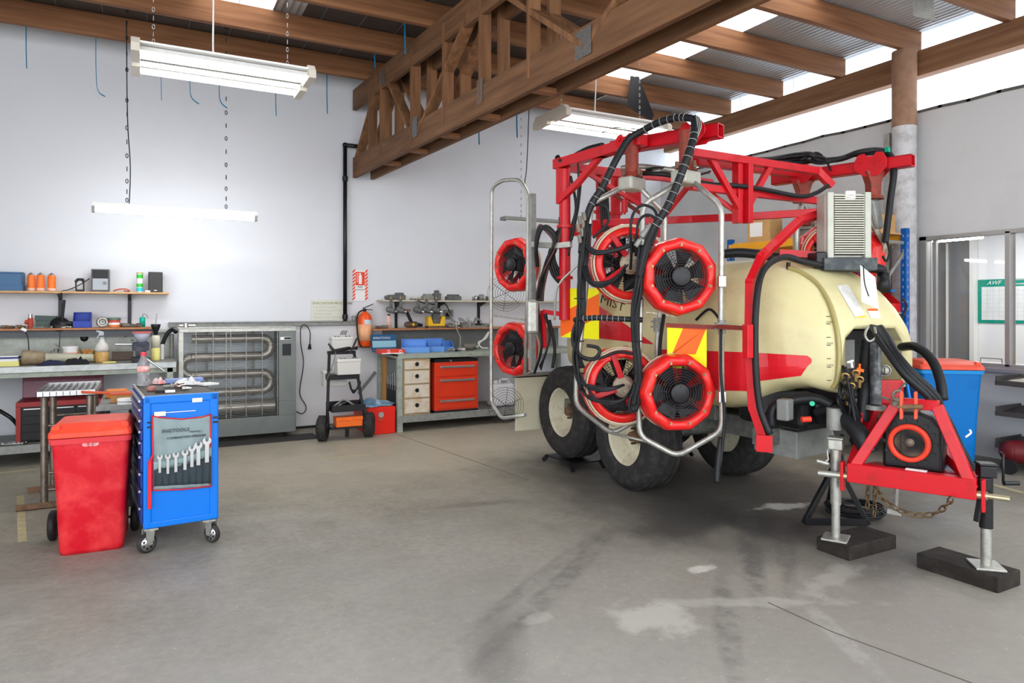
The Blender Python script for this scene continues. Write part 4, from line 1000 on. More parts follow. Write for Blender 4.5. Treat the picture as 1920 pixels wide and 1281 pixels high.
for i, (dx, r) in enumerate(((0, .018), (7, .014), (-6, .012), (3, .011), (11, .010))):  # down the left of frame 1
    hose([(1205+dx, 460, 4.82), (1199+dx*.8, 520, 4.82), (1190+dx*.7, 580, 4.84), (1191+dx*.6, 640, 4.84), (1196+dx*.6, 700, 4.84), (1192+dx*.8, 745, 4.84), (1186+dx*.6, 772, 4.84)], r)
hose([(1078, 600, 5.05), (1090, 598, 5.0), (1120, 596, 4.95), (1160, 598, 4.9), (1205, 600, 4.85)], .020)
bands([(1090, 598, 5.0), (1120, 596, 4.95), (1160, 598, 4.9), (1205, 600, 4.85)], .0215, 9)
hose([(1082, 602, 5.05), (1074, 625, 5.05), (1076, 650, 5.05), (1090, 668, 5.0), (1112, 673, 5.0), (1124, 662, 5.0), (1120, 652, 5.0), (1100, 648, 5.0)], .013)
hose([(1076, 640, 5.05), (1082, 660, 5.05), (1100, 675, 5.0), (1130, 670, 4.98), (1160, 660, 4.95), (1190, 665, 4.9)], .011)
for i in range(3): hose([(1078+i*3, 690, 5.05), (1084+i*3, 715, 5.0), (1110, 724+i*3, 4.95), (1140, 728+i*2, 4.9), (1170, 722, 4.95)], .010)
for i in range(3): hose([(1082+i*3, 710, 5.05), (1095+i*2, 738+i*2, 5.0), (1125, 750+i*2, 4.95), (1160, 752+i, 4.9), (1178, 742, 4.9)], .010)
for i in range(3): hose([(1092+i*4, 500, 5.05), (1098+i*4, 520, 5.0), (1115, 530+i*2, 4.95), (1145, 526+i*2, 4.95), (1172, 505+i*2, 4.98)], .010)
for i in range(2): hose([(1095, 450+i*6, 5.05), (1110, 468+i*5, 5.0), (1130, 472+i*3, 4.97), (1165, 465+i*2, 4.95), (1198, 452+i*2, 4.9)], .013)
hose([(1182, 505, 4.98), (1184, 470, 4.9), (1182, 430, 4.85), (1188, 400, 4.85), (1205, 385, 4.85), (1225, 392, 4.82), (1232, 410, 4.8), (1228, 440, 4.8), (1212, 480, 4.82)], .010)
hose([(1192, 480, 4.9), (1194, 440, 4.85), (1198, 415, 4.85), (1212, 403, 4.82), (1228, 410, 4.8), (1232, 430, 4.8), (1222, 460, 4.8)], .010)
hose([(1112, 386, 5.15), (1130, 384, 5.1), (1141, 398, 5.1), (1138, 420, 5.1), (1112, 446, 5.1)], .010)
hose([(1070, 330, 6.0), (1080, 390, 6.0), (1068, 440, 6.0), (1060, 520, 6.0)], .012); hose([(1090, 330, 6.0), (1084, 390, 6.0), (1072, 450, 6.0)], .010)
for i in range(4): hose([(1125+i*4, 345, 6.3), (1128+i*4, 400, 6.3), (1130+i*3, 440, 6.3)], .014)
random.seed(77)
BRN = mat('striped_hose', (.11, .05, .04), .45)
def J(P, j=4): return [(u+random.uniform(-j, j), v+random.uniform(-j, j), d+random.uniform(-.03, .03)) for u, v, d in P]
for i in range(5): hose(J([(1100, 410, 5.08), (1092, 470, 5.05), (1086, 540, 5.03), (1084, 610, 5.03), (1078, 670, 5.04), (1090, 730, 5.02)]), .007)
for i in range(5): hose(J([(1222, 440, 4.76), (1212, 480, 4.78), (1200, 540, 4.8), (1194, 610, 4.82), (1197, 690, 4.82), (1190, 760, 4.83)]), .007)
for i in range(3): hose(J([(1096, 520, 5.0), (1120, 536, 4.93), (1150, 524, 4.92), (1176, 500, 4.96)]), .006)
for i in range(3): hose(J([(1090, 700, 5.0), (1116, 745, 4.93), (1150, 754, 4.92), (1178, 738, 4.9), (1196, 700, 4.85)]), .006)
for i in range(3): hose(J([(1190, 770, 4.82), (1182, 774, 4.82), (1180, 755, 4.84), (1192, 720, 4.84)], 2), .006)
for i in range(4): hose(J([(1010, 560, 6.1), (1014, 520, 6.05), (1030, 480, 6.0), (1046, 450, 5.98), (1052, 410, 6.0)]), .008, m=BRN if i % 2 else HOSE)
for i in range(3): hose(J([(1020, 590, 6.05), (1028, 630, 6.0), (1022, 665, 6.0), (1012, 690, 6.05)]), .008)
for i in range(4): hose(J([(1210, 322, 5.45), (1240, 316, 5.4), (1300, 326, 5.4), (1330, 322, 5.5)]), .008, m=(GAL, HOSE, mat('copper_pipe', (.5, .2, .08), .4, metal=.6), HOSE)[i])
for i in range(3): hose(J([(1395, 300, 5.8), (1450, 296, 6.0), (1500, 290, 6.05), (1545, 296, 5.95)], 3), .008)
hose([(1084, 300, 5.9), (1084, 360, 5.9), (1076, 420, 5.95), (1066, 480, 5.95)], .009)
for i in range(4): hose(J([(1585, 690, 4.45), (1590, 720, 4.38), (1598, 750, 4.36), (1610, 790, 4.34)], 6), .009)
g = G()
for k in range(14):
    u, v = random.uniform(1578, 1632), random.uniform(745, 830); c = pp_(u, v, random.uniform(4.42, 4.55)); g.ball(c, random.uniform(.015, .035), 8)
g.obj('pump_castings', BLKM, SP)
for u in (1086, 1196): 
    for v in (560, 640, 700): G().torus(pp_(u, v, 5.07 if u < 1100 else 4.84), (0, 0, 1), .036, .004, 14, 5).obj('cable_tie', BLKP, SP)
# coupling cluster on frame 2
g = G()
for k, (u, v) in enumerate(((1086, 405), (1092, 412), (1083, 420), (1090, 428), (1086, 440), (1094, 398))): q = pp_(u, v, 5.05); g.cyl(q, q+V((.012, 0, -.06)), .016, n=10)
g.obj('couplings', CAST, SP)
g = G().cyl(pp_(1203, 445, 4.8), pp_(1222, 423, 4.8), .026).cyl(pp_(1200, 450, 4.8), pp_(1192, 462, 4.8), .018).obj('flow_valve', GALD, SP)
# hose loops at the rear post
for i in range(4):
    hose([(1008, 500, 6.1), (1005, 470-i*6, 6.05), (1012, 435-i*4, 6.0), (1025, 425+i*3, 6.0), (1040-i, 440+i*3, 6.0), (1042-i*2, 465, 6.0), (1025, 500+i*4, 6.05), (1010+i*3, 540, 6.1), (1008+i*3, 565, 6.1)], .013 if i % 2 else .017, m=BRN if i in (1, 3) else HOSE)
for i in range(4): hose([(1056, 400+i*12, 6.1), (1046-i*2, 440, 6.05), (1030+i*3, 475+i*3, 6.05), (1034+i*5, 510, 6.05), (1048+i*4, 530+i*5, 6.05)], .014)
hose([(1002, 700, 6.2), (1015, 655, 6.1), (1012, 610, 6.1), (1008, 570, 6.1)], .012); hose([(1030, 600, 6.1), (1040, 650, 6.1), (1036, 690, 6.1)], .014)
hose([(1040, 600, 5.95), (1045, 540, 5.9), (1075, 505, 5.85), (1095, 488, 5.8)], .009, m=GAL)
# on top of the booms
hose([(1046, 296, 6.1), (1054, 302, 6.0), (1080, 292, 5.9), (1105, 280, 5.75), (1130, 274, 5.6)], .028, ring=.12, sub=10)
hose([(1046, 300, 6.05), (1060, 305, 6.0), (1085, 296, 5.85), (1120, 282, 5.7)], .014, m=GAL)
hose([(1128, 250, 5.3), (1150, 240, 5.2), (1180, 241, 5.15), (1200, 243, 5.1)], .003, name='antenna_wire')
hose([(1215, 322, 5.5), (1260, 318, 5.4), (1310, 306, 5.5), (1390, 308, 5.7), (1480, 306, 6.1), (1530, 300, 6.1)], .024, sub=8)
hose([(1200, 325, 5.4), (1250, 328, 5.3), (1330, 345, 5.3), (1380, 348, 5.3), (1430, 355, 5.4), (1500, 368, 5.5), (1530, 362, 5.6), (1552, 348, 5.7)], .018, sub=8)
hose([(1165, 315, 5.6), (1200, 312, 5.5), (1240, 316, 5.4), (1290, 322, 5.3)], .02, m=GAL, ring=.12, sub=10)
g = G()
for k in range(7): q = pp_(1395+k*22, 352+k*2.4, 5.33+.02*k)
hose([(1440, 300, 6.2), (1490, 292, 6.1), (1520, 290, 6.0), (1535, 300, 6.0), (1575, 298, 5.9), (1610, 286, 5.75), (1645, 282, 5.7), (1668, 290, 5.65), (1676, 320, 5.6), (1670, 370, 5.6), (1664, 420, 5.6), (1660, 455, 5.6)], .026, 'wrapped_hose', sub=8)
hose([(1450, 306, 6.2), (1500, 298, 6.1), (1540, 306, 5.95), (1600, 292, 5.8), (1660, 286, 5.65)], .014)
for i in range(3): hose([(1500, 300, 6.05), (1530, 286+i*3, 6.0), (1548, 300+i, 5.95), (1558, 320, 5.9)], .008)
G().box(pp_(1664, 281, 5.62), (.03, .03, .04)).obj('green_tape', mat('green_tape', (.0, .35, .2), .5), SP)
hose([(1664, 455, 5.55), (1668, 475, 5.5), (1662, 490, 5.5), (1655, 480, 5.5)], .01)
hose([(1690, 640, 4.5), (1650, 480, 5.4), (1650, 480, 5.4)], .008) if False else None
# hanging arms on the right boom
RG = mat('rusted_galv', (.26, .17, .10), .55, metal=.3, n=(20, .7, (.42, .40, .34)))
G().path([c4+V((0, 0, -.33)), c4+V((.02, -.02, -.50))], .10, .07).obj('swivel', GALD, SP, .02)
G().path([c4+V((0, 0, -.5)), c4+V((.06, -.06, -.68)), c4+V((.02, -.02, -.95))], .07, .04).obj('arm_blade', RG, SP, .004)
G().path([c3+V((0, 0, -.25)), c3+V((-.10, 0, -.45))], .035).path([c3+V((0, 0, -.25)), c3+V((.16, 0, -.42))], .03).obj('arm_fork', GAL, SP)
pipe([c3+V((.05, .02, -.28)), c3+V((-.06, .02, -.45)), c3+V((-.06, .02, -.95))], .028)
pipe([c3+V((.05, .02, -.28)), c3+V((.2, -.1, -.45)), c3+V((.2, -.1, -.85))], .02)
# front hose bundle down to the hitch
for i in range(9):
    a = random.uniform(-1, 1); b = random.uniform(-1, 1)
    hose([(1634+i*2.5, 612+abs(a)*3, 4.55), (1645+i*3+a*3, 632, 4.4), (1668+a*5+i*2, 665+b*6, 4.25), (1700+a*6+i*2, 705+b*8, 4.15), (1742+a*5+i*2, 745+b*6, 4.1), (1775+a*6, 790+b*6, 4.12), (1798+a*8, 840+b*6, 4.12), (1822+a*6, 880, 4.05), (1838+a*5, 905, 4.0)], random.choice((.009, .013, .018)))
hose([(1668, 610, 5.0), (1680, 648, 4.9), (1715, 650, 4.6), (1745, 672, 4.45), (1762, 710, 4.35), (1768, 750, 4.3)], .03)
hose([(1628, 612, 4.45), (1622, 628, 4.42), (1630, 640, 4.4), (1642, 632, 4.4), (1640, 614, 4.45)], .008, m=GAL)
G().tube([pp_(1810, 820, 4.0), pp_(1820, 812, 4.0), pp_(1818, 806, 4.0)], .006).obj('cable_tie', WHITEP, SP)
hose([(1692, 560, 5.3), (1700, 575, 5.2), (1690, 600, 5.2)], .008)
BH = mat('blue_hose', (.02, .25, .8), .4)
hose([(1700, 715, 4.7), (1705, 745, 4.6), (1712, 770, 4.5)], .01, m=BH)
G().cyl(pp_(1676, 762, 4.1), pp_(1682, 746, 4.1), .02).torus(pp_(1683, 742, 4.08), (.5, .8, .1), .03, .008, 16, 6).obj('hook', CAST, SP)
G().bar(pp_(1672, 745, 4.2), pp_(1700, 715, 4.3), .008).obj('linch_pin', CAST, SP)
G().box(pp_(1660, 735, 4.55), (.22, .05, .16), rz=-.5).obj('front_guard_plate', RED, SP, .01)
hose([(1352, 615, 4.75), (1352, 700, 4.75), (1358, 780, 4.72), (1352, 860, 4.7), (1342, 900, 4.68)], .010); hose([(1352, 820, 4.74), (1346, 870, 4.7), (1344, 905, 4.68)], .02, name='flat_strap')
hose([(1305, 600, 5.1), (1330, 580, 5.0), (1350, 600, 4.9)], .010); hose([(1245, 590, 5.2), (1238, 640, 5.15), (1236, 690, 5.1)], .014)
# ================================================================ blocks and axle stand
TIMB = mat('black_timber', (.018, .015, .013), .75, n=(9, .6, (.045, .035, .028)), bump=.4)
def block(l, f, r, h, lab):
    L, F_, R = [pt(*q, Z=0) for q in (l, f, r)]; K = L+R-F_
    o = G().prism([(p.x, p.y) for p in (L, F_, R, K)], h, Matrix.Translation((0, 0, h/2))).obj('timber_block', TIMB, bevel=.006)
    tag(o, lab, 'wooden block')
block((1531, 1031), (1593, 1053), (1681, 1029), zb, 'black timber block on the floor under the silver jack')
block((1718, 1064), (1872, 1114), (1914, 1098), zb, 'long black timber block on the floor under the black jack')
t = thing('axle_stand', 'black three-legged steel stand holding up the sprayer behind the silver jack', 'stand', pt(1568, 960, Z=0))
ap = pp_(1568, 868, 4.98)
for u, v in ((1507, 982), (1628, 984), (1553, 945)):
    G().bar(pt(u, v, Z=.015), ap, .035, .035).obj('leg', BLKM, t, .003)
G().bar(pt(1510, 978, Z=.05), pt(1626, 980, Z=.05), .012, .05, up=(0, 0, 1)).obj('tie', BLKM, t)
G().cyl(ap, ap+V((0, 0, .06)), .05).obj('head', BLKM, t)
g = G(); c = pt(1605, 962, Z=.02)
for k in range(9): g.torus(c+V((random.uniform(-.04, .04), random.uniform(-.04, .04), .0+.008*k)), (random.uniform(-.05, .05), random.uniform(-.05, .05), 1), .17+random.uniform(-.03, .03), .007, 26, 6)
tag(g.obj('coiled_hose', HOSE), 'black hose lying coiled on the floor behind the left timber block', 'hose')
# ================================================================ LEFT BENCH AND SHELVES
BZ = .985
t = thing('workbench', 'long grey-green steel workbench along the left of the back wall', 'workbench', (-1.3, 8.6, 0))
BL0, BL1, BY0 = -3.2, .30, 8.2
G().b2((BL0, BY0, BZ-.03), (BL1, 9.1, BZ)).obj('bench_top', GALD, t, .004)
G().b2((BL0, BY0-.006, BZ-.06), (BL1, BY0+.03, BZ+.001)).obj('front_edge', mat('edge_steel', (.50, .53, .52), .4, metal=.3, n=(12, .6, (.34, .36, .35))), t, .004)
G().b2((BL0, BY0+.03, BZ-.11), (BL1, BY0+.06, BZ-.04)).obj('apron', BENCH, t, .003)
G().b2((BL0, 9.06, BZ), (.28, 9.1, 1.31)).b2((BL0, 9.0, 1.28), (.28, 9.06, 1.30)).obj('splashback', mat('splash_steel', (.40, .42, .38), .5, metal=.3, n=(7, .8, (.26, .27, .23))), t, .003)
for x in (BL1-.06, -1.6):
    for y in (BY0+.06, 9.0): G().b2((x-.03, y-.03, 0), (x+.03, y+.03, BZ-.03)).obj('leg', BENCH, t, .003)
G().b2((BL0, BY0+.05, .17), (BL1-.03, 9.05, .20)).b2((BL0, BY0+.04, .13), (BL1-.03, BY0+.07, .21)).obj('lower_shelf', GALD, t, .003)
g = G()
for k in range(14):
    u = 232+random.uniform(0, 45); v = 631+ (k % 3)*7; p = pt(u, v, Y=9.058); g.cyl(p, p+V((0, .004, 0)), .007, n=8)
g.obj('peg_holes', BLKM, t)
p = pt(158, 634, Y=9.057); G().lathe([(.04, 0), (.04, .003), (0, .003)], c=p, axis=(0, -1, 0), n=20).obj('oval_badge', BLKM, t)
# shelves
def shelf(name, lab, x0, x1, z, m, brk, y0=8.88, zb=None, th=.022):
    t = thing(name, lab, 'shelf', ((x0+x1)/2, 9.1, z))
    G().b2((x0, y0, z-th), (x1, 9.18, z)).obj('board', m, t, .003)
    for x in brk:
        g = G().b2((x-.018, 9.17, zb if zb else z-.35), (x+.018, 9.195, z-th)).prism([(0, 0), (.22, 0), (.22, -.012), (.012, -.07), (0, -.07)], .02, Matrix.Translation((x, 9.17, z-th)) @ Matrix(((0, 0, 1, 0), (-1, 0, 0, 0), (0, 1, 0, 0), (0, 0, 0, 1))))
        g.obj('bracket', BLKM, t, .002)
    return t
XU = lambda u, Yy: pt(u, 600, Y=Yy).x
ZS1, ZS2 = 1.745, 1.345
shelf('wall_shelf', 'pale wooden upper shelf above the left bench, holding a stereo', -3.2, .25, ZS1, WOODL, (XU(113, 9.17), XU(243, 9.17)), zb=1.37)
t = shelf('wall_shelf', 'reddish wooden lower shelf above the left bench, crowded with tools', -3.2, .10, ZS2, WOODR, (), 8.86)
G().b2((-3.2, 8.95, ZS2-.10), (.08, 8.99, ZS2-.022)).obj('fascia', mat('fascia_grey', (.12, .13, .14), .5), t)
def on(u, z, Yy): return V((pt(u, 600, Y=Yy).x, Yy, z))
def wid(u0, u1, Yy): return pt(u1, 600, Y=Yy).x-pt(u0, 600, Y=Yy).x
def hgt(v0, v1, u, Yy): return pt(u, v0, Y=Yy).z-pt(u, v1, Y=Yy).z
def openbin(c, w_, d, h, m, lab, rz=0, cat='parts bin', group=None, name='parts_bin'):
    """stacking bin with a low scooped front"""
    M = TM(c, rz); k = .006; g = G()
    side = [(-d/2, 0), (d/2, 0), (d/2, h), (-d*.12, h), (-d/2-.015, h*.45), (-d/2, h*.4)]
    S = Matrix(((0, 0, 1, 0), (1, 0, 0, 0), (0, 1, 0, 0), (0, 0, 0, 1)))
    for x in (-w_/2+k/2, w_/2-k/2): g.prism(side, k, M @ Matrix.Translation((x, 0, 0)) @ S)
    def bx(lo, hi): 
        q = G().b2(lo, hi); g.add([M @ p for p in q.v], q.f)
    bx((-w_/2, -d/2, 0), (w_/2, d/2, k)); bx((-w_/2, d/2-k, 0), (w_/2, d/2, h)); bx((-w_/2, -d/2-.012, 0), (w_/2, -d/2, h*.42))
    bx((-w_/2-.006, -d*.12, h-.012), (w_/2+.006, d/2+.006, h))if False else bx((-w_/2, d/2-.02, h-.008), (w_/2, d/2, h))
    o = g.obj(name, m, bevel=.002); return tag(o, lab, cat, group)
def bottle(c, r, h, m, cap, lab, neck=.35, name='bottle', cat='bottle', group=None, capn='cap', sh=.72):
    t = thing(name, lab, cat, c, 0, group)
    G().lathe([(0, 0), (r*.95, 0), (r, .01), (r, h*sh), (r*.85, h*(sh+.08)), (r*neck, h*.9), (r*neck, h*.94), (0, h*.94)], c=c, n=20).obj('body', m, t)
    G().cyl(c+V((0, 0, h*.92)), c+V((0, 0, h)), r*neck*1.15, n=14).obj(capn, cap, t)
    return t
# --- upper shelf
c = on(10, ZS1, 9.02); w_ = .34; g = G().b2((c.x-.30, 8.92, ZS1), (c.x+.165, 9.14, ZS1+.06)).b2((c.x-.30, 8.925, ZS1+.05), (c.x+.16, 8.935, ZS1+.19)).b2((c.x-.3, 9.13, ZS1+.05), (c.x+.16, 9.14, ZS1+.19)).b2((c.x+.15, 8.92, ZS1), (c.x+.16, 9.14, ZS1+.2)).b2((c.x-.31, 8.915, ZS1+.185), (c.x+.175, 8.93, ZS1+.2))
tag(g.obj('storage_crate', mat('crate_blue', (.05, .14, .28), .4), bevel=.004), 'blue plastic crate at the left end of the upper shelf', 'crate')
CANO = mat('can_orange', (.92, .20, .03), .35)
for i, (u0, u1, v0, lab) in enumerate(((51, 66, 511, 'left'), (68, 84, 511, 'middle'), (89, 105, 508, 'right'))):
    Yy = 9.0; c = on((u0+u1)/2, ZS1, Yy); r = wid(u0, u1, Yy)/2; h = .205
    t = thing('spray_can', f'orange aerosol can on the upper shelf, {lab} one of the three', 'can', c, 0, 'orange cans on the upper shelf')
    G().lathe([(0, 0), (r, 0), (r, .035), (r, h*.78), (r*.9, h*.86), (r*.5, h*.95), (0, h*.96)], c=c, n=20).obj('can_body', CANO, t)
    G().lathe([(r*1.01, .0), (r*1.01, .035)], c=c, n=20).obj('base_band', mat('band_pink', (.85, .55, .42), .4), t)
    G().lathe([(r*.93, h*.80), (r*.9, h*.87), (r*.5, h*.96), (r*.2, h*.97), (r*.2, h), (0, h)], c=c, n=16).obj('dome', STEEL, t)
c = on(150, ZS1, 9.0); g = G().path([c+V(p) for p in ((-.035, 0, .01), (-.04, 0, .11), (-.02, 0, .135), (.025, 0, .135), (.035, 0, .11), (.035, 0, .01), (-.03, 0, .008))], .014, .03)
tag(g.obj('loop_aerial', BLKP, bevel=.003), 'black loop aerial standing beside the stereo', 'aerial')
Yy = 8.98; x0, x1 = on(171, 0, Yy).x, on(205, 0, Yy).x; t = thing('stereo', 'small silver and black stereo on the upper shelf', 'stereo', ((x0+x1)/2, 9.03, ZS1))
G().b2((x0, Yy, ZS1), (x1, 9.14, ZS1+.255)).obj('case', mat('stereo_grey', (.10, .10, .11), .4), t, .005)
G().b2((x0+.012, Yy-.006, ZS1+.02), (x1-.012, Yy, ZS1+.15)).obj('front_panel', mat('silver_plastic', (.28, .30, .32), .35, metal=.3), t, .003)
G().b2((x0+.012, Yy-.005, ZS1+.155), (x1-.012, Yy, ZS1+.245)).obj('display', BLKP, t, .002)
G().cyl((x1-.045, Yy-.022, ZS1+.10), (x1-.045, Yy-.005, ZS1+.10), .018, n=20).obj('volume_knob', GREY, t)
G().tube([on(168, ZS1+.15, 9.05), on(150, ZS1+.08, 9.08), on(128, ZS1+.02, 9.05), on(116, ZS1-.0, 8.9), on(116, ZS1-.05, 8.87)], .005).obj('aerial_wire', BLKP, t)
c = on(228, ZS1, 8.95); g = G()
for k in range(5): g.tube([c+V((-.08, .02*k-.03, .012)), c+V((-.03, .03*k-.05, .03)), c+V((.04, .02*k-.04, .035)), c+V((.08, .015*k, .012)), c+V((.02, .01*k, .015))], .006, 6)
tag(g.obj('coiled_lead', mat('lead_red', (.55, .10, .05), .5)), 'red and white coiled lead on the upper shelf right of the stereo', 'cable')
c = on(262, ZS1, 9.0); t = thing('wipes_tube', 'tall green and white tube standing on the upper shelf beside the speaker', 'tube', c)
G().cyl(c, c+V((0, 0, .22)), .032, n=20).obj('body', PAPER, t)
GRN = mat('vivid_green', (.05, .55, .05), .4)
G().cyl(c+V((0, 0, .16)), c+V((0, 0, .205)), .033, n=20).cyl(c+V((0, 0, .06)), c+V((0, 0, .10)), .033, n=20).obj('green_band', GRN, t)
G().cyl(c+V((0, 0, .01)), c+V((0, 0, .055)), .033, n=20).obj('cyan_band', mat('cyan', (.05, .6, .7), .4), t)
G().cyl(c+V((0, 0, .215)), c+V((0, 0, .226)), .036, n=20).obj('lid', mat('lid_olive', (.45, .42, .1), .4), t)
c = on(277, ZS1, 8.93); tag(G().box(c+V((0, 0, .011)), (.05, .03, .02)).obj('small_box', PAPER, bevel=.003), 'small white box on the shelf in front of the speaker', 'box')
Yy = 8.95; x0, x1 = on(278, 0, Yy).x, on(305, 0, Yy).x; t = thing('speaker', 'dark grey speaker at the right end of the upper shelf', 'speaker', ((x0+x1)/2, 9.03, ZS1))
G().b2((x0, Yy, ZS1), (x1, 9.15, ZS1+.235)).obj('cabinet', BLKP, t, .004); G().b2((x0+.006, Yy-.01, ZS1+.006), (x1-.006, Yy, ZS1+.23)).obj('grille', mat('grille_cloth', (.06, .06, .06), .8), t, .004)
G().b2((x0+.06, Yy-.012, ZS1+.018), (x1-.06, Yy-.01, ZS1+.026)).obj('badge', STEEL, t)
# --- lower shelf
c = on(57, ZS2, 9.0); t = thing('drill_press_valve', 'small red regulator with chrome tip on the lower left shelf', 'regulator', c)
t.name = 'regulator'
G().cyl(c, c+V((0, 0, .11)), .026, n=12).cyl(c+V((-.05, 0, .07)), c+V((0, 0, .06)), .022, n=12).obj('body', mat('valve_red', (.45, .06, .03), .5), t); G().cyl(c+V((0, 0, .11)), c+V((0, 0, .155)), .018, n=12).obj('tip', STEEL, t)
a, b = on(66, 0, 9.05).x, on(107, 0, 9.05).x; tag(G().box(((a+b)/2, 9.06, ZS2+.105), (b-a, .12, .055), M=Matrix.Rotation(.05, 3, 'Y')).box(((a+b)/2, 9.06, ZS2+.04), ((b-a)*.9, .12, .08)).obj('tool_case', mat('case_green', (.06, .09, .08), .5), bevel=.004), 'dark green tool case behind the grinder on the lower left shelf', 'case')
c = on(112, ZS2+.045, 8.95); t = thing('angle_grinder', 'black angle grinder lying on the lower left shelf', 'power tool', c)
G().lathe([(0, -.03), (.05, -.03), (.085, -.02), (.09, 0), (.06, .03), (0, .035)], c=c, axis=(0, -.8, .5), n=20).obj('guard', BLKP, t)
G().cyl(c+V((.03, 0, .01)), c+V((.20, .02, -.01)), .028, .022).obj('handle', BLKM, t); G().cyl(c+V((.02, .0, .02)), c+V((.04, .03, .26)), .014).obj('cable_guard', BLKP, t)
x = on(155, 0, 8.98); openbin(V((x.x, 8.98, ZS2+.002)), wid(138, 171, 8.98), .2, .17, mat('bin_blue_dark', (.02, .05, .35), .4), 'dark blue parts bin on the lower left shelf')
c = on(192, ZS2+.06, 9.0); tag(G().torus(c, (0, -1, .3), .045, .018, 24, 8).torus(c+V((0, .02, 0)), (0, -1, .3), .02, .016, 20, 8).obj('wire_reel', GAL), 'round silver wire reel leaning on the lower left shelf', 'reel')
c = on(214, ZS2, 9.0); t = thing('tape_stack', 'stack of round tins on the lower left shelf', 'tins', c); t.name = 'tin_stack'
for k, (m_, r) in enumerate(((mat('tin_orange', (.65, .2, .05), .4), .062), (PAPER, .058), (mat('tin_red', (.55, .08, .05), .4), .062), (mat('tin_green', (.12, .18, .13), .4), .066))):
    G().cyl(c+V((0, 0, .002+k*.027)), c+V((0, 0, .028+k*.027)), r, n=24).obj('tin', m_, t)
c = on(267, ZS2, 9.0); t = thing('bottle', 'small teal bottle near the right end of the lower left shelf', 'bottle', c)
G().lathe([(0, 0), (.03, 0), (.031, .1), (.02, .115), (0, .12)], c=c, n=18).obj('body', mat('teal', (.0, .40, .30), .4), t); G().tube([c+V((0, 0, .11)), c+V((.01, 0, .15)), c+V((.04, 0, .14)), c+V((.055, 0, .10))], .005).obj('nozzle_tube', GALD, t)
random.seed(11)
def clutter(kind, n, u0, u1, z, y0, y1, mats, what, grp, sz=.03):
    names = {'bolt': 'loose_bolt', 'socket': 'tool_socket', 'bit': 'metal_part'}
    for i in range(n):
        Yy = random.uniform(y0, y1); u = u0+(u1-u0)*(i+.5)/n; c = on(u, z+sz*.45, Yy); a = random.uniform(0, 6); s = sz*random.uniform(.7, 1.3)
        d = V((math.cos(a), math.sin(a)*.4, 0)); g = G()
        if kind == 'socket': g.lathe([(s*.3, 0), (s*.42, 0), (s*.42, s), (s*.3, s)], c=V((c.x, c.y, z+.001)), n=12, closed=True)
        elif kind == 'bolt': c.z = z+s*.3; g.cyl(c-d*s*1.3, c+d*s*1.3, s*.18, n=8).cyl(c+d*s*1.1, c+d*s*1.6, s*.32, n=6)
        else: c.z = z+s*.5; g.cyl(c-d*s, c+d*s*.6, s*.48, n=10).cyl(c+d*s*.5, c+d*s*1.5, s*.25, n=8).box(c, (s, s*.6, s*.8), rz=a)
        o = g.obj(names[kind], mats[i % len(mats)]); tag(o, what, names[kind].replace('_', ' '), grp)
clutter('bit', 7, 4, 46, ZS2, 8.9, 9.02, (CAST, GALD, RUST), 'small scrap of metal tooling at the far left of the lower shelf', 'oddments at the left of the lower shelf')
clutter('bit', 5, 118, 135, ZS2, 8.88, 8.93, (CREAMP, RUST, GALD), 'small fitting on the lower left shelf between grinder and blue bin', 'oddments left of the blue bin', .022)
clutter('bit', 9, 228, 262, ZS2, 8.9, 9.05, (RUST, mat('copper', (.55, .24, .12), .4, metal=.6), CAST), 'coppery fitting in the heap left of the teal bottle', 'fittings left of the teal bottle', .04)
clutter('bolt', 6, 60, 100, ZS2, 8.88, 8.94, (CAST, GALD), 'loose bolt lying at the front of the lower left shelf', 'bolts on the lower left shelf', .03)
# --- on the bench
Yy = 8.45; c = on(2, BZ, 8.4); t = thing('glove_box', 'yellow and white glove box at the left edge of the bench', 'box', c)
G().b2((c.x-.2, 8.33, BZ), (c.x+.15, 8.5, BZ+.05)).obj('box_base', mat('box_yellow', (.75, .72, .25), .6), t, .002); G().b2((c.x-.2, 8.33, BZ+.05), (c.x+.145, 8.5, BZ+.10)).obj('box_top', PAPER, t, .002); G().b2((c.x-.2, 8.325, BZ+.075), (c.x+.15, 8.505, BZ+.092)).obj('band', mat('navy', (.02, .03, .16), .5), t)
p0, p1 = on(40, BZ+.075, 8.45), on(175, BZ+.05, 8.5)
t = thing('flared_pipe', 'pale pipe with a flared brown end lying on the left bench', 'pipe', p0)
G().lathe([(.06, 0), (.075, .005), (.08, .03), (.07, .10), (.072, .17), (.052, .2), (.05, .2), (.05, .0)], c=p0, axis=p1-p0, n=24, closed=True).obj('flared_end', mat('flare_brown', (.24, .17, .10), .5, n=(12, .7, (.35, .3, .2))), t)
G().cyl(p0+(p1-p0).normalized()*.18, p1, .05, .042, n=20).obj('tube', mat('pipe_pale', (.44, .44, .33), .5, n=(6, .5, (.36, .34, .25))), t)
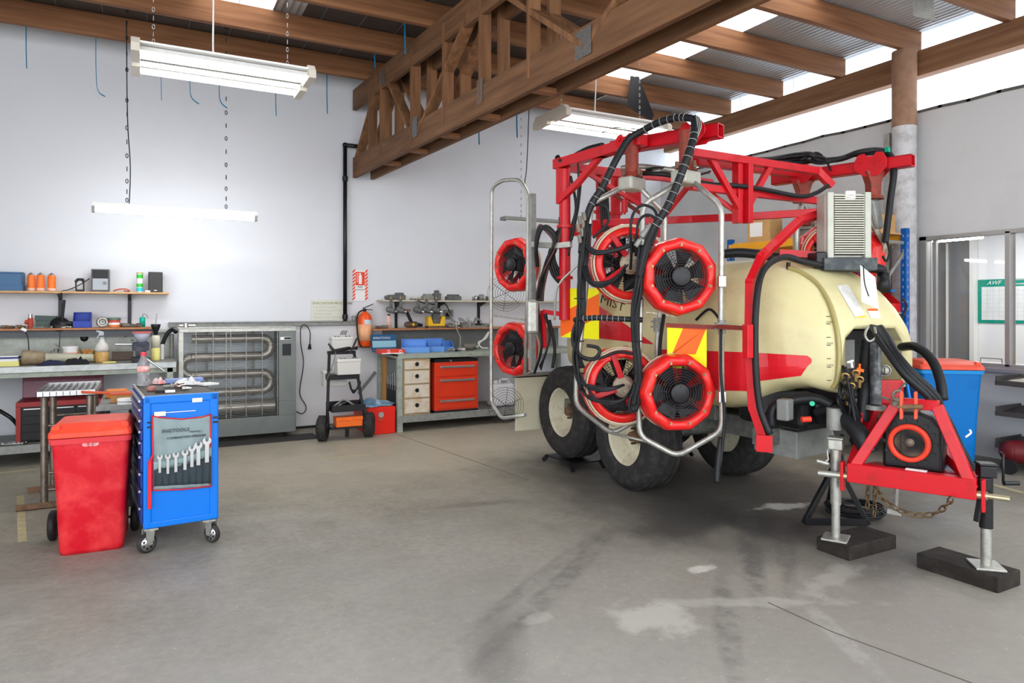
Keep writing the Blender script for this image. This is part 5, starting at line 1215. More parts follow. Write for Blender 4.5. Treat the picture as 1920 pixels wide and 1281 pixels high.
def rag(c, sx, sy, h, m, lab, seed, name='rag', cat='rag'):
    random.seed(seed); n = 22; vs = []; fs = []
    ph = [random.uniform(0, 6) for _ in range(8)]
    for j in range(n+1):
        for i in range(n+1):
            x, y = i/n*2-1, j/n*2-1; rr = min(1, (x*x+y*y)**.5)
            a = math.atan2(y, x); k = 1+.15*math.sin(3*a+ph[0])+.08*math.sin(7*a+ph[1])
            zz = h*(1-rr**2)**.8*(.55+.25*math.sin(4*x+3*y+ph[2])+.2*math.sin(7*y-4*x+ph[3])+.12*math.sin(11*x+ph[4]))
            q = max(abs(x), abs(y), 1e-6); L = (x*x+y*y)**.5 or 1e-6
            vs.append(c+V((x*q/L*sx*k if L > 1e-5 else 0, y*q/L*sy*k if L > 1e-5 else 0, max(.003, zz) if rr < .999 else .003)))
    for j in range(n):
        for i in range(n): a = j*(n+1)+i; fs.append((a, a+1, a+n+2, a+n+1))
    o = G().add(vs, fs, True).obj(name, m); so = o.modifiers.new('s', 'SOLIDIFY'); so.thickness = .003; so.offset = 1
    return tag(o, lab, cat)
NAVY = mat('navy_cloth', (.02, .025, .06), .85, bump=.4); BLKC = mat('black_cloth', (.015, .015, .017), .85, bump=.4)
rag(on(98, BZ, 8.3), .15, .06, .06, NAVY, 'crumpled navy rag on the front of the left bench', 3)
rag(on(146, BZ, 8.3), .10, .05, .10, BLKC, 'crumpled black glove beside the navy rag on the left bench', 5, 'glove', 'glove')
c = on(131, BZ, 8.75); t = thing('tub', 'white tub with pink bands at the back of the left bench', 'tub', c)
G().cyl(c, c+V((0, 0, .155)), .07, .075, n=28).obj('body', WHITEP, t); G().cyl(c+V((0, 0, .15)), c+V((0, 0, .168)), .08, n=28).obj('lid', WHITEP, t)
for z in (.02, .09): G().cyl(c+V((0, 0, z)), c+V((0, 0, z+.012)), .077, n=28).obj('pink_band', mat('pink', (.8, .35, .3), .5), t)
x = on(160, 0, 8.72).x; openbin(V((x, 8.74, BZ+.002)), .2, .18, .12, mat('bin_yellow', (.75, .50, .12), .45), 'yellow parts bin of tools behind the pipe on the left bench')
for k in range(5):
    a = on(152+k*4, BZ+.02, 8.74); tag(G().bar(a, a+V((.06*math.sin(k*2), .0, .11)), .014, .02).obj('hand_tool', mat('tool_handle', (.5, .14, .04), .5) if k % 2 else RUST), 'brown-handled hand tool poking out of the yellow bin', 'hand tool', 'tools in the yellow bin')
c = on(191, BZ, 8.5); t = thing('spray_bottle', 'spray bottle of amber liquid on the left bench', 'spray bottle', c)
CLRP = mat('clear_plastic', (.75, .75, .75), .15, trans=.7, ior=1.2); AMB = mat('amber_liquid', (.50, .30, .10), .2)
G().lathe([(0, .0), (.064, .0), (.066, .01), (.066, .115), (0, .115)], c=c, n=24).obj('liquid', AMB, t)
G().lathe([(.067, .117), (.066, .15), (.055, .19), (.03, .22), (.022, .245), (0, .245)], c=c, n=24).obj('shoulder', mat('frosted', (.62, .60, .55), .3), t)
G().cyl(c+V((0, 0, .24)), c+V((0, 0, .27)), .022, n=14).box(c+V((-.005, 0, .305)), (.045, .026, .04)).bar(c+V((-.02, 0, .30)), c+V((-.045, 0, .26)), .012).bar(c+V((.005, 0, .32)), c+V((-.05, 0, .335)), .018).obj('trigger_head', mat('trigger', (.45, .47, .52), .4), t, .003)
x0, x1 = on(209, 0, 8.6).x, on(250, 0, 8.6).x; tag(G().box(((x0+x1)/2, 8.72, BZ+.05), (x1-x0, .16, .01), M=Matrix.Rotation(.55, 3, 'X')).obj('brown_board', mat('dull_board', (.10, .075, .06), .6)), 'brown board propped at the back of the left bench', 'board')
for k, u in enumerate((92, 99, 105)): c = on(u, BZ, 8.85); tag(G().cyl(c, c+V((0, 0, .10+.02*k)), .022, n=14).obj('metal_cylinder', GALD), 'small grey metal cylinder behind the pipe on the left bench', 'cylinder', 'metal cylinders behind the pipe')
tag(G().bar(on(99, BZ+.20, 8.75), on(122, BZ+.11, 8.7), .012).obj('steel_rod', STEEL), 'thin steel rod leaning on the white tub', 'rod')
c = on(192, BZ, 8.28); tag(G().bar(c+V((-.0, 0, .012)), c+V((.12, .02, .012)), .022, .02).obj('paint_scraper', mat('handle_yel', (.6, .5, .15), .5), bevel=.004), 'yellow-handled scraper lying at the front of the left bench', 'scraper')
# vise
c = on(264, BZ, 8.32); t = thing('bench_vise', 'dark bench vise clamped near the right end of the left bench', 'vise', c)
G().cyl(c, c+V((0, 0, .05)), .08, n=20).box(c+V((0, .04, .12)), (.10, .26, .10)).box(c+V((0, -.06, .17)), (.16, .05, .08)).box(c+V((0, .04, .18)), (.16, .05, .07)).obj('body', mat('vise_blue', (.03, .035, .06), .5, n=(14, .6, (.1, .1, .11))), t, .012)
G().box(c+V((-.045, -.0, .03)), (.08, .12, .06)).obj('clamp_base', mat('vise_dark', (.03, .025, .03), .5), t, .01)
G().cyl(c+V((.02, -.12, .07)), c+V((.22, -.16, -.09)), .010).obj('vise_handle', STEEL, t); G().cyl(c+V((-.24, .1, .19)), c+V((-.03, .1, .185)), .012).obj('side_bar', STEEL, t)
c = c+V((.01, -.0, .21)); t = thing('funnel', 'clear funnel with a red rim standing in the vise', 'funnel', c)
G().lathe([(.025, -.06), (.03, -.03), (.035, .0), (.085, .105), (.088, .105), (.038, .0)], c=c, n=28).obj('cone', mat('funnel_plastic', (.42, .42, .52), .3), t); G().torus(c+V((0, 0, .108)), (0, 0, 1), .088, .006, 28).obj('rim', mat('rim_red', (.75, .12, .1), .4), t)
c = on(292, BZ, 8.55); t = thing('oil_bottle', 'tall pale yellow squeeze bottle at the right end of the left bench', 'bottle', c)
G().lathe([(0, 0), (.042, 0), (.044, .01), (.044, .14), (0, .14)], c=c, n=24).obj('liquid', mat('yellow_oil', (.80, .72, .24), .3), t)
G().lathe([(.0438, .141), (.0438, .25), (.036, .275), (0, .28)], c=c, n=24).obj('body', mat('bottle_pale', (.78, .76, .60), .35), t)
G().lathe([(.02, .28), (.022, .31), (.045, .37), (.05, .40), (0, .40)], c=c, n=18).obj('funnel_cap', BLKP, t); G().bar(c+V((0, 0, .40)), c+V((.012, 0, .52)), .012).obj('brush_stem', GALD, t)
c = on(304, BZ, 8.7); tag(G().cyl(c, c+V((0, 0, .17)), .02, n=14).obj('white_tube', WHITEP), 'slim white tube standing right of the yellow squeeze bottle', 'tube')
t = thing('work_lamp', 'black clamp lamp hooked beside the heater end of the left bench', 'lamp', on(318, BZ, 8.9))
G().tube([on(303, BZ+.14, 8.8), on(312, BZ+.27, 8.8), on(322, BZ+.33, 8.8), on(330, BZ+.30, 8.75)], .022).obj('arm', BLKP, t); G().cyl(on(322, BZ, 8.9), on(322, BZ+.28, 8.85), .022).obj('sleeve', GAL, t)
t = thing('tagged_cord', 'grey cord with a white tag hanging from the lower left shelf', 'cord', on(50, ZS2, 8.85))
G().tube([on(42, ZS2, 8.86), on(46, ZS2-.02, 8.84), on(52, ZS2-.09, 8.84), on(54, ZS2-.2, 8.84), on(55, ZS2-.28, 8.9)], .005).obj('cord', BLKP, t); G().box(on(45, ZS2-.01, 8.835), (.05, .003, .03), M=Matrix.Rotation(.5, 3, 'Y')).obj('paper_tag', PAPER, t)
t = thing('loose_cable', 'thin grey cord hanging below the lower shelf near its bracket', 'cord', on(112, ZS2, 8.85))
G().tube([on(112, ZS2-.02, 8.84), on(112, ZS2-.13, 8.84), on(110, ZS2-.24, 8.86), on(105, ZS2-.33, 8.9)], .004).obj('cord', BLKP, t)
# --- under the left bench
t = thing('tool_chest', 'maroon and black tool chest with its lid open under the left bench', 'tool chest', (-.78, 8.55, .21))
MAR = mat('maroon_paint', (.16, .015, .045), .35, coat=.2); CHR = mat('chest_red', (.33, .03, .03), .4)
x0, x1 = -1.13, -.40
G().b2((x0, 8.45, .213), (x1, 8.85, .60)).obj('chest_body', BLKM, t, .004)
G().b2((x0-.012, 8.435, .56), (x1+.012, 8.86, .61)).b2((x0-.012, 8.435, .213), (x0+.03, 8.46, .57)).b2((x1-.03, 8.435, .213), (x1+.012, 8.46, .57)).obj('chest_frame', CHR, t, .003)
G().box(((x0+x1)/2, 8.80, .76), (x1-x0, .03, .29), M=Matrix.Rotation(-.12, 3, 'X')).obj('lid', MAR, t, .006)
xs = (x0+.035, x0+.27, x0+.50, x1-.035)
for r_ in range(4):
    for k in range(3):
        z0 = .225+r_*.083; 
        d = G().b2((xs[k]+.004, 8.435, z0), (xs[k+1]-.004, 8.452, z0+.076)).obj('drawer', BLKP, t, .002)
        G().b2((xs[k]+.02, 8.425, z0+.060), (xs[k+1]-.02, 8.437, z0+.070)).obj('handle', STEEL if r_ == 3 else BLKM, d)
random.seed(21)
for i in range(8):
    c = on(2+i*4.6, .215, random.uniform(8.3, 8.42)); a = random.uniform(-.6, .6); d = V((math.cos(a), math.sin(a), 0)); c.z = .222
    g = G().bar(c-d*.06, c+d*.06, .012, .008).torus(c+d*.07, (0, 0, 1), .013, .005, 12, 6).torus(c-d*.07, (0, 0, 1), .015, .005, 12, 6)
    tag(g.obj('spanner', CHROME), 'chrome spanner in the heap left of the tool chest', 'spanner', 'spanners left of the tool chest')
tag(G().tube([on(-10, .55, 8.6), on(20, .45, 8.55), on(36, .34, 8.6)], .02).obj('black_bar', BLKM), 'black bar leaning under the bench at the left edge', 'bar')
# ================================================================ SPACE HEATER
hx0, hx1, hy0, hy1, hz = .34, 1.63, 8.65, 9.02, 1.335
t = thing('infrared_heater', 'large grey cabinet heater with a serpentine tube behind bars', 'heater', ((hx0+hx1)/2, 8.85, 0))
GR2 = mat('heater_grey', (.15, .165, .155), .42, metal=.4, n=(3, .4, (.12, .13, .12)))
G().b2((hx0, hy0, hz-.05), (hx1, hy1, hz)).b2((hx0-.01, hy0-.01, hz-.008), (hx1+.005, hy1, hz+.006)).obj('top', GAL, t, .004)
G().b2((hx0, hy0, .06), (hx1, hy1, .27)).obj('base', GR2, t, .004)
G().b2((hx1-.20, hy0, .27), (hx1, hy1, hz-.05)).b2((hx1-.20, hy0-.004, .44), (hx1, hy0, .445)).obj('side_cabinet', GR2, t, .004)
G().b2((hx0, hy0, .27), (hx0+.05, hy0+.05, hz-.05)).b2((hx0, hy1-.04, .27), (hx0+.04, hy1, hz-.05)).obj('left_post', GAL, t, .003)
G().b2((hx0+.04, hy1-.02, .27), (hx1-.2, hy1-.01, hz-.05)).obj('wall_stand_in', mat('tube_backing', (.66, .73, .77), .4, metal=.15), t)  # added pale panel, stands in for the bright wall seen through the heater
g = G()
for k in range(58): z = .285+k*.0173; g.cyl((hx0+.05, hy0+.012, z), (hx1-.2, hy0+.012, z), .0034, n=6, cap=False)
g.obj('guard_bars', mat('bar_steel', (.16, .16, .15), .35, metal=.8), t)
g = G()
for x in (hx0+.18, hx0+.36, hx0+.50, hx0+.55, hx0+.72, hx0+.90, hx1-.215): g.cyl((x, hy0+.006, .28), (x, hy0+.006, hz-.05), .0045, n=6, cap=False)
g.obj('guard_uprights', GAL, t)
TB = mat('heat_tube', (.50, .46, .41), .35, metal=.75, n=(6, .5, (.34, .30, .27)))
yt = hy0+.13; xl, xr = hx0+.14, hx1-.38
zz_ = (1.20, .99, .78, .57); P = [V((xl-.0, yt, zz_[0])), V((xr, yt, zz_[0]))]
g = G()
for i, z in enumerate(zz_): g.cyl((xl, yt, z), (xr, yt, z), .048, n=18)
g.obj('heat_tube', TB, t)
for (x, s, z0, z1) in ((xr, 1, zz_[0], zz_[1]), (xl, -1, zz_[1], zz_[2]), (xr, 1, zz_[2], zz_[3])):
    r = (z0-z1)/2; zc_ = (z0+z1)/2; G().tube([V((x+s*r*math.sin(PI*k/24), yt, zc_+r*math.cos(PI*k/24))) for k in range(25)], .05, 16, 1, ring=.08).obj('tube_bend', TB, t)
G().cyl((xl-.05, yt+.02, .38), (hx1-.23, yt+.02, .38), .085, n=22).obj('burner_drum', TB, t)
for x in (xl+.15, xr-.1): G().b2((x, yt+.06, .5), (x+.03, yt+.07, hz-.05)).obj('tube_hanger', GALD, t)
G().b2((hx1-.16, hy0-.008, .99), (hx1-.06, hy0, 1.13)).obj('control_panel', BLKP, t, .003)
G().b2((hx1-.185, hy0-.006, 1.18), (hx1-.06, hy0, 1.215)).obj('name_plate', PAPER, t); G().b2((hx1-.14, hy0-.008, 1.185), (hx1-.062, hy0-.005, 1.21)).obj('label', BLKP, t)
for x in (hx0+.1, hx1-.1):
    for y in (hy0+.06, hy1-.06): G().cyl((x-.015, y, .03), (x+.015, y, .03), .03).obj('caster', BLK, t)
p = on(345, hz+.006, 8.8)
t = thing('gauge_fitting', 'small silver fitting lying on top of the heater', 'fitting', p); G().cyl(p+V((-.05, 0, .02)), p+V((.12, 0, .02)), .014).cyl(p+V((.02, 0, 0)), p+V((.02, 0, .045)), .03).obj('body', STEEL, t)
tag(G().b2((-.0, 8.35, 0), (1.85, 8.75, .006)).obj('rubber_mat', mat('mat_dark', (.05, .047, .045), .8)), 'dark rubber mat on the floor in front of the heater', 'mat')
t = thing('extension_cord', 'black lead looping down the wall right of the heater with its plug hanging', 'cord', on(565, 0, 9.15))
Yc = 9.12; G().tube([pt(553, 771, Y=Yc-.1), pt(567, 776, Y=Yc), pt(574, 763, Y=Yc), pt(562, 738, Y=Yc), pt(567, 700, Y=Yc), pt(569, 676, Y=Yc), pt(564, 645, Y=Yc), pt(564, 616, Y=Yc-.02), pt(572, 609, Y=Yc-.08), pt(581, 622, Y=Yc-.03), pt(581, 645, Y=Yc)], .006).obj('lead', BLKP, t)
G().cyl(pt(581, 645, Y=Yc), pt(580.5, 655, Y=Yc), .012, .025).obj('plug', BLKP, t)
# ================================================================ FIRE EXTINGUISHER
p = pt(684, 650, Y=9.05); t = thing('fire_extinguisher', 'orange-red fire extinguisher hanging on the back wall beside the right-hand bench', 'fire extinguisher', p)
EXT = mat('extinguisher_orange', (.90, .10, .01), .3, coat=.4)
G().lathe([(0, 0), (.085, .0), (.095, .02), (.095, .36), (.08, .42), (.04, .46), (.025, .47), (0, .47)], c=p, n=28).obj('cylinder', EXT, t)
G().lathe([(.0962, .08), (.0962, .30)], c=p, n=28).obj('label_band', mat('ext_label', (.95, .35, .12), .5, n=(50, 1, (.9, .6, .4))), t)
G().add([p+V((.0975*math.sin(a), -.0975*math.cos(a), z)) for z in (.30, .36) for a in (-.3, 0, .3, .6, .9)], [(k, k+1, k+6, k+5) for k in range(4)], True).obj('paper_label', mat('pale_blue', (.55, .75, .8), .6), t)
G().cyl(p+V((0, 0, .47)), p+V((0, 0, .51)), .022).bar(p+V((-.03, 0, .51)), p+V((.11, -.02, .57)), .022, .012).bar(p+V((-.02, 0, .50)), p+V((.10, -.02, .49)), .018, .010).obj('valve_head', BLKM, t, .002)
G().tube([p+V((-.02, -.02, .49)), p+V((-.09, -.05, .46)), p+V((-.125, -.07, .38)), p+V((-.12, -.07, .2)), p+V((-.10, -.08, .06)), p+V((-.07, -.09, .0))], .011).obj('discharge_hose', BLKP, t)
G().b2((p.x-.03, 9.12, p.z+.1), (p.x+.03, 9.19, p.z+.4)).b2((p.x-.06, 9.0, p.z-.012), (p.x+.06, 9.19, p.z-.002)).obj('wall_bracket', BLKM, t)
# ================================================================ BOOSTER TROLLEY
tx, ty = 2.13, 8.2
t = thing('battery_trolley', 'black two-wheeled trolley carrying white battery boxes', 'trolley', (tx, ty, 0))
for s, lab in ((-1, 0), (1, 0)):
    x = tx+s*.28
    w_ = G().lathe([(.07, -.04), (.12, -.058), (.142, -.045), (.148, 0), (.142, .045), (.12, .058), (.07, .04)], c=(x, ty, .148), axis=(1, -.45, 0), n=32, closed=True)
    for k in range(20):
        for j in (-1, 0, 1):
            a = 2*PI*(k+.5*(j == 0))/20; F = frame((1, -.45, 0)); w_.box(V((x, ty, .148))+F @ V((.146*math.cos(a), .146*math.sin(a), j*.032)), (.008, .03, .022), M=F @ Matrix.Rotation(a, 3, 'Z'))
    wo = w_.obj('wheel', TYRE, t); G().lathe([(.072, -.03), (.05, -.02), (.02, -.04), (.02, .04), (.05, .02), (.072, .03)], c=(x, ty, .148), axis=(1, -.45, 0), n=20, closed=True).obj('rim', BLKM, wo)
G().cyl((tx-.28, ty, .148), (tx+.28, ty, .148), .012).obj('axle', BLKM, t)
yb = ty+.12
for s in (-1, 1):
    G().bar((tx+s*.23, ty-.0, .16), (tx+s*.15, yb+.10, 1.03), .03, .035).obj('side_rail', BLKM, t, .003)
    G().bar((tx+s*.23, ty-.10, .20), (tx+s*.2, yb, .46), .02, .02).obj('brace', BLKM, t)
G().b2((tx-.165, yb+.06, 1.0), (tx+.165, yb+.16, 1.04)).obj('top_bar', BLKM, t, .003); G().b2((tx-.19, yb-.02, .70), (tx+.19, yb+.14, .76)).obj('middle_tray', BLKM, t, .003)
G().b2((tx-.20, ty-.12, .34), (tx+.20, ty+.14, .36)).b2((tx-.20, ty-.13, .34), (tx+.20, ty-.115, .42)).b2((tx-.21, ty+.13, .34), (tx+.21, ty+.145, .44)).obj('lower_tray', BLKM, t, .003)
G().b2((tx-.21, ty-.14, .14), (tx+.21, ty+.16, .16)).b2((tx+.02, ty+.1, 0), (tx+.06, ty+.14, .15)).obj('base_plate', BLKM, t, .003)
def bbox(c, s, lab, rz=0):
    q = thing('battery_box', lab, 'battery box', c, rz, None); c = V(c)
    M = Matrix.Rotation(rz, 3, 'Z'); G().box(c+V((0, 0, s[2]*.4)), (s[0]*.96, s[1]*.96, s[2]*.8), rz=rz).obj('case', mat('box_offwhite', (.66, .65, .61), .45), q, .008)
    G().box(c+V((0, 0, s[2]*.9)), (s[0], s[1], s[2]*.2), rz=rz).obj('lid', mat('lid_offwhite', (.74, .73, .69), .45), q, .008); 
    for k in (-.3, -.15, .2, .35): G().cyl(c+M @ V((k*s[0], -s[1]*.2, s[2])), c+M @ V((k*s[0], -s[1]*.2, s[2]+.012)), .012, n=10).obj('terminal_cap', GREY, q)
    return q
bbox((tx-.0, yb+.13, 1.042), (.27, .17, .17), 'white battery box on the very top of the trolley'); bbox((tx+.04, yb-.02, .763), (.29, .17, .19), 'white battery box in the middle of the trolley, facing front'); bbox((tx-.06, yb+.23, .60), (.30, .15, .20), 'white battery box low behind the trolley frame')
for k in range(4): tag(G().bar((tx-.02+k*.02, yb+.08, 1.235), (tx+.0+k*.02, yb+.08, 1.29), .008).obj('battery_clip', BLKM), 'small black clip standing on the top battery box', 'clip', 'clips on the top battery box')
t2 = thing('jumper_leads', 'tangled black and grey jumper leads draped over the trolley', 'cable', (tx, ty, .9))
random.seed(4)
for k in range(4): G().tube([V((tx-.18+.02*k, yb-.03, 1.12-.02*k)), V((tx-.14, yb-.07, 1.06)), V((tx-.02+.02*k, yb-.08, 1.06+.01*k)), V((tx+.08, yb-.04, 1.07)), V((tx+.17, yb+.02, 1.06+.01*k))], .010).obj('lead', BLKP, t2)
G().tube([V((tx-.12, yb-.08, 1.03)), V((tx-.15, yb-.09, .9)), V((tx-.22, yb-.05, .7))], .006).obj('lead', GREY, t2)
G().bar((tx-.2, yb-.06, 1.14), (tx-.12, yb-.1, 1.04), .022, .02).bar((tx+.06, yb-.08, 1.02), (tx+.14, yb-.08, 1.20), .024, .02).obj('clamp', BLKM, t2, .003)
for k in range(3): G().tube([V((tx+.08, yb+.05, .66)), V((tx+.1+.01*k, yb+.03, .57-.02*k)), V((tx+.16, yb+.03, .56)), V((tx+.19+.01*k, yb+.03, .64)), V((tx+.17, yb+.05, .72))], .011).obj('loop', BLKP, t2)
t2 = thing('cable_heap', 'grey cables heaped in the lower tray of the trolley', 'cable', (tx, ty, .37))
for k in range(4): G().tube([V((tx-.16+.02*k, ty-.02*k, .385)), V((tx-.1+.03*k, ty+.03, .42)), V((tx-.02+.02*k, ty-.02, .47-.01*k)), V((tx+.08, ty+.03*k-.04, .40)), V((tx+.15, ty, .385))], .012).obj('cable', HOSE if k % 2 else GALD, t2)
t2 = thing('orange_toolbox', 'flat orange metal box on the trolley base between the wheels', 'toolbox', (tx, ty-.06, .165)); t2.name = 'metal_toolbox'
G().b2((tx-.15, ty-.13, .162), (tx+.16, ty+.02, .26)).obj('box', ORNG, t2, .005); G().b2((tx-.153, ty-.135, .235), (tx+.163, ty+.02, .278)).obj('lid', ORNG, t2, .004); G().b2((tx-.01, ty-.142, .22), (tx+.03, ty-.133, .25)).obj('latch', ORNG, t2)
# red drum with bag
t = thing('red_bin_box', 'red metal box with a silver latch on the floor beside the trolley', 'box', (2.6, 8.55, 0)); t.name = 'metal_box'
G().b2((2.42, 8.28, 0), (2.77, 8.95, .34)).obj('box', mat('box_red', (.75, .02, .01), .35), t, .012); G().cyl((2.58, 8.272, .24), (2.58, 8.282, .24), .04, n=20).b2((2.545, 8.265, .17), (2.615, 8.28, .225)).obj('latch', mat('latch_red', (.5, .05, .03), .4), t, .003)
G().cyl((2.58, 8.262, .245), (2.58, 8.272, .245), .034, n=20).obj('latch_badge', STEEL, t)
rag(V((2.56, 8.58, .343)), .24, .33, .07, mat('bag_blue', (.03, .22, .42), .45, n=(9, .9, (.55, .7, .8))), 'crumpled blue and white plastic bag lying on the red metal box', 9, 'plastic_bag', 'bag')
# ================================================================ RIGHT-HAND BENCH
X0, X1, Y0b = 2.80, 5.7, 8.28
t = thing('workbench', 'grey-green steel workbench with drawers behind the sprayer', 'workbench', (4.2, 8.7, 0))
G().b2((X0, Y0b, BZ-.03), (X1, 9.15, BZ)).b2((X0, Y0b-.004, BZ-.06), (X1, Y0b+.03, BZ-.001)).b2((X0, Y0b, BZ-.06), (X0+.03, 9.15, BZ-.001)).obj('bench_top', BENCH, t, .004)
for x in (X0+.03, X1-.03):
    for y in (Y0b+.03, 9.1): G().b2((x-.035, y-.03, 0), (x+.035, y+.03, BZ-.03)).obj('leg', BENCH, t, .003)
G().b2((X0, Y0b+.0, .17), (X1, 9.12, .20)).b2((X0, Y0b-.01, .12), (X1, Y0b+.03, .21)).obj('lower_shelf', GALD, t, .003)
G().b2((X0+.08, 9.14, BZ), (X1, 9.17, 1.27)).obj('back_panel', GREY, t)
t = thing('drawer_unit', 'chipped white wooden drawer unit with black round knobs under the right-hand bench', 'drawer unit', (3.03, 8.5, .2))
DW = mat('chipped_white', (.66, .60, .50), .6, n=(7, .55, (.50, .30, .13))); DF = mat('raw_ply', (.46, .33, .18), .7, n=(12, .6, (.3, .22, .12)))
dx0, dx1 = 2.875, 3.235
G().b2((dx0, Y0b+.01, .205), (dx1, 8.9, .92)).obj('carcass', DF, t, .003)
for z0, z1 in ((.79, .895), (.61, .77), (.43, .59), (.235, .41)):
    d = G().b2((dx0+.015, Y0b-.008, z0), (dx1-.02, Y0b+.012, z1)).obj('drawer', DW, t, .003)
    G().cyl(((dx0+dx1)/2-.005, Y0b-.012, (z0+z1)/2+.01), ((dx0+dx1)/2-.005, Y0b-.006, (z0+z1)/2+.01), .026, n=20).torus(((dx0+dx1)/2-.005, Y0b-.012, (z0+z1)/2+.01), (0, 1, 0), .022, .005).obj('knob', BLKP, d)
t = thing('tool_cabinet', 'red metal three-drawer tool cabinet under the right-hand bench', 'tool cabinet', (3.6, 8.5, .2))
RC = mat('cabinet_red', (.70, .045, .015), .35, coat=.2)
rx0, rx1 = 3.30, 3.92
G().b2((rx0, Y0b+.02, .235), (rx1, 8.85, .86)).obj('cabinet', RC, t, .004); G().b2((rx0, Y0b+.02, .86), (rx1, 8.85, .90)).b2((rx0, Y0b+.02, .205), (rx1, 8.85, .235)).obj('top_tray', BLKM, t, .003)
for z0, z1 in ((.68, .83), (.41, .655), (.26, .39)):
    d = G().b2((rx0+.04, Y0b+.005, z0), (rx1-.03, Y0b+.025, z1)).obj('drawer', RC, t, .004)
    G().b2((rx0+.07, Y0b-.012, z1-.045), (rx1-.06, Y0b+.006, z1-.018)).obj('handle', STEEL, d, .003)
c = (3.52, Y0b+.01, .88); G().cyl(V(c)-V((0, .01, 0)), V(c)+V((0, .01, 0)), .012).obj('lock', STEEL, t)
# side panel with spanners on the bench's left end
t = thing('spanner_roll', 'small grey spanner roll hanging inside the left end of the right-hand bench', 'tool roll', (2.88, 8.7, .3))
RG2 = mat('roll_grey', (.22, .25, .24), .8); RB2 = mat('roll_dark', (.035, .04, .045), .8)
G().b2((2.86, 8.4, .28), (2.866, 8.92, .90)).obj('cloth', RG2, t); G().b2((2.855, 8.4, .30), (2.86, 8.92, .56)).obj('pockets', RB2, t); G().b2((2.852, 8.4, .56), (2.86, 8.92, .62)).obj('band', RG2, t)
def spanner(c, L, ax, nrm, m=CHROME, s=1.):
    """open-ended spanner, jaw at c+ax*L"""
    F = Matrix((V(nrm).cross(V(ax)), V(ax), V(nrm))).transposed().to_4x4(); M = Matrix.Translation(c) @ F; r = .018*s
    pl = []
    for k in range(15):
        a = PI*.5+.45+(2*PI-.9)*k/14; pl.append((r*math.cos(a), L+r*math.sin(a)))
    pl += [(r*.38, L+r*.1), (0, L-r*.25), (-r*.38, L+r*.1)]
    g = G().prism(pl, .006*s, M); q = G().b2((-.008*s, 0, -.0025*s), (.008*s, L-r*.6, .0025*s)); g.add([M @ p for p in q.v], q.f)
    return g.obj('spanner', m)
for k in range(5): tag(spanner(V((2.853, 8.84-k*.095, .50)), .16+.022*k, (0, 0, 1), (-1, 0, 0)), 'chrome spanner in the small roll on the right-hand bench end', 'spanner', 'spanners in the small roll')
tag(G().b2((2.83, 8.93, .26), (2.87, 9.03, .93)).obj('orange_plank', mat('plank_orange', (.62, .30, .08), .6)), 'orange-brown plank standing inside the left end of the right-hand bench', 'plank')
tag(G().bar(pt(672, 738, Y=8.75), pt(704, 698, Y=8.85), .02, .04).obj('angle_strip', GALD), 'grey steel strip leaning against the left end of the right-hand bench', 'strip')
# shelves over it
US, LS = 1.675, 1.29
sx = lambda u: pt(u, 600, Y=9.17).x
shelf('wall_shelf', 'white-edged upper shelf above the right-hand bench with drills hanging from it', pt(718, 563, Y=8.88).x, 5.7, US, mat('shelf_pale', (.60, .55, .42), .6), (sx(743), sx(823), sx(898)), 8.88, zb=LS)
shelf('wall_shelf', 'brown lower shelf above the right-hand bench holding a cordless drill and charger', pt(700, 615, Y=8.88).x, 5.7, LS, WOODR, (), 8.88)
DR = mat('drill_grey', (.10, .105, .10), .5, n=(20, .6, (.2, .2, .18)))
for i, (u, lab) in enumerate(((733, 'air tool hanging from the upper shelf, first from the left end'), (751, 'air tool hanging from the upper shelf, second from the left end'), (784, 'air tool hanging from the upper shelf, middle one of five'), (800, 'air tool hanging from the upper shelf, fourth from the left end'), (818, 'air tool hanging from the upper shelf, nearest the wall socket'))):
    c = on(u, US-.045, 8.84); t = thing('air_tool', 'grey '+lab, 'air tool', c, 0, 'air tools hanging from the upper shelf')
    G().cyl(c+V((0, 0, .06)), c+V((0, 0, -.06)), .018, .022, n=12).obj('grip', DR, t)
    G().cyl(c+V((-.02, .03, -.085)), c+V((.045, -.03, -.11)), .042, .034, n=16).ball(c+V((-.02, .03, -.085)), .042).obj('motor_body', DR, t); G().cyl(c+V((.045, -.03, -.11)), c+V((.07, -.05, -.118)), .016, n=12).obj('drive', CHROME, t); G().cyl(c+V((0, 0, .06)), c+V((0, 0, .085)), .012, n=10).obj('inlet', BRASS, t)
for i, (u0, u1, h, lab) in enumerate(((725, 742, .07, 'grey sander lying at the left end of the upper shelf'), (739, 759, .10, 'grey air drill behind the sander on the upper shelf'), (792, 812, .09, 'grey metal gauge box on the upper shelf'), (813, 825, .14, 'tall grey battery pack on the upper shelf'), (837, 863, .085, 'long dark grey box on the upper shelf'), )):
    a, b = on(u0, US, 8.98), on(u1, US, 8.98); g = G().b2((a.x, 8.93, US), (b.x, 9.05, US+h*.7)).b2((a.x+.02, 8.95, US+h*.6), (b.x-.02, 9.03, US+h))
    if i < 2: g.cyl((a.x, 8.95, US+h*.5), (a.x-.03, 8.95, US+h*.3), .03, n=12)
    tag(g.obj('shelf_tool' if i != 4 else 'grey_box', DR if i != 2 else GALD, bevel=.01), lab, 'tool' if i != 4 else 'box')
tag(G().bar(on(760, US+.05, 8.96), on(778, US+.04, 8.95), .02, .015).obj('ratchet', STEEL), 'steel ratchet lying on the upper shelf between the drills', 'ratchet')
clutter('socket', 6, 885, 915, US, 8.9, 9.0, (GALD, STEEL, CAST), 'metal socket in the cluster right of the dark grey box', 'sockets on the upper shelf', .07)
clutter('bit', 5, 768, 790, US, 8.92, 8.98, (CAST, GALD), 'small metal part on the upper shelf above the hanging tools', 'parts on the upper shelf', .03)
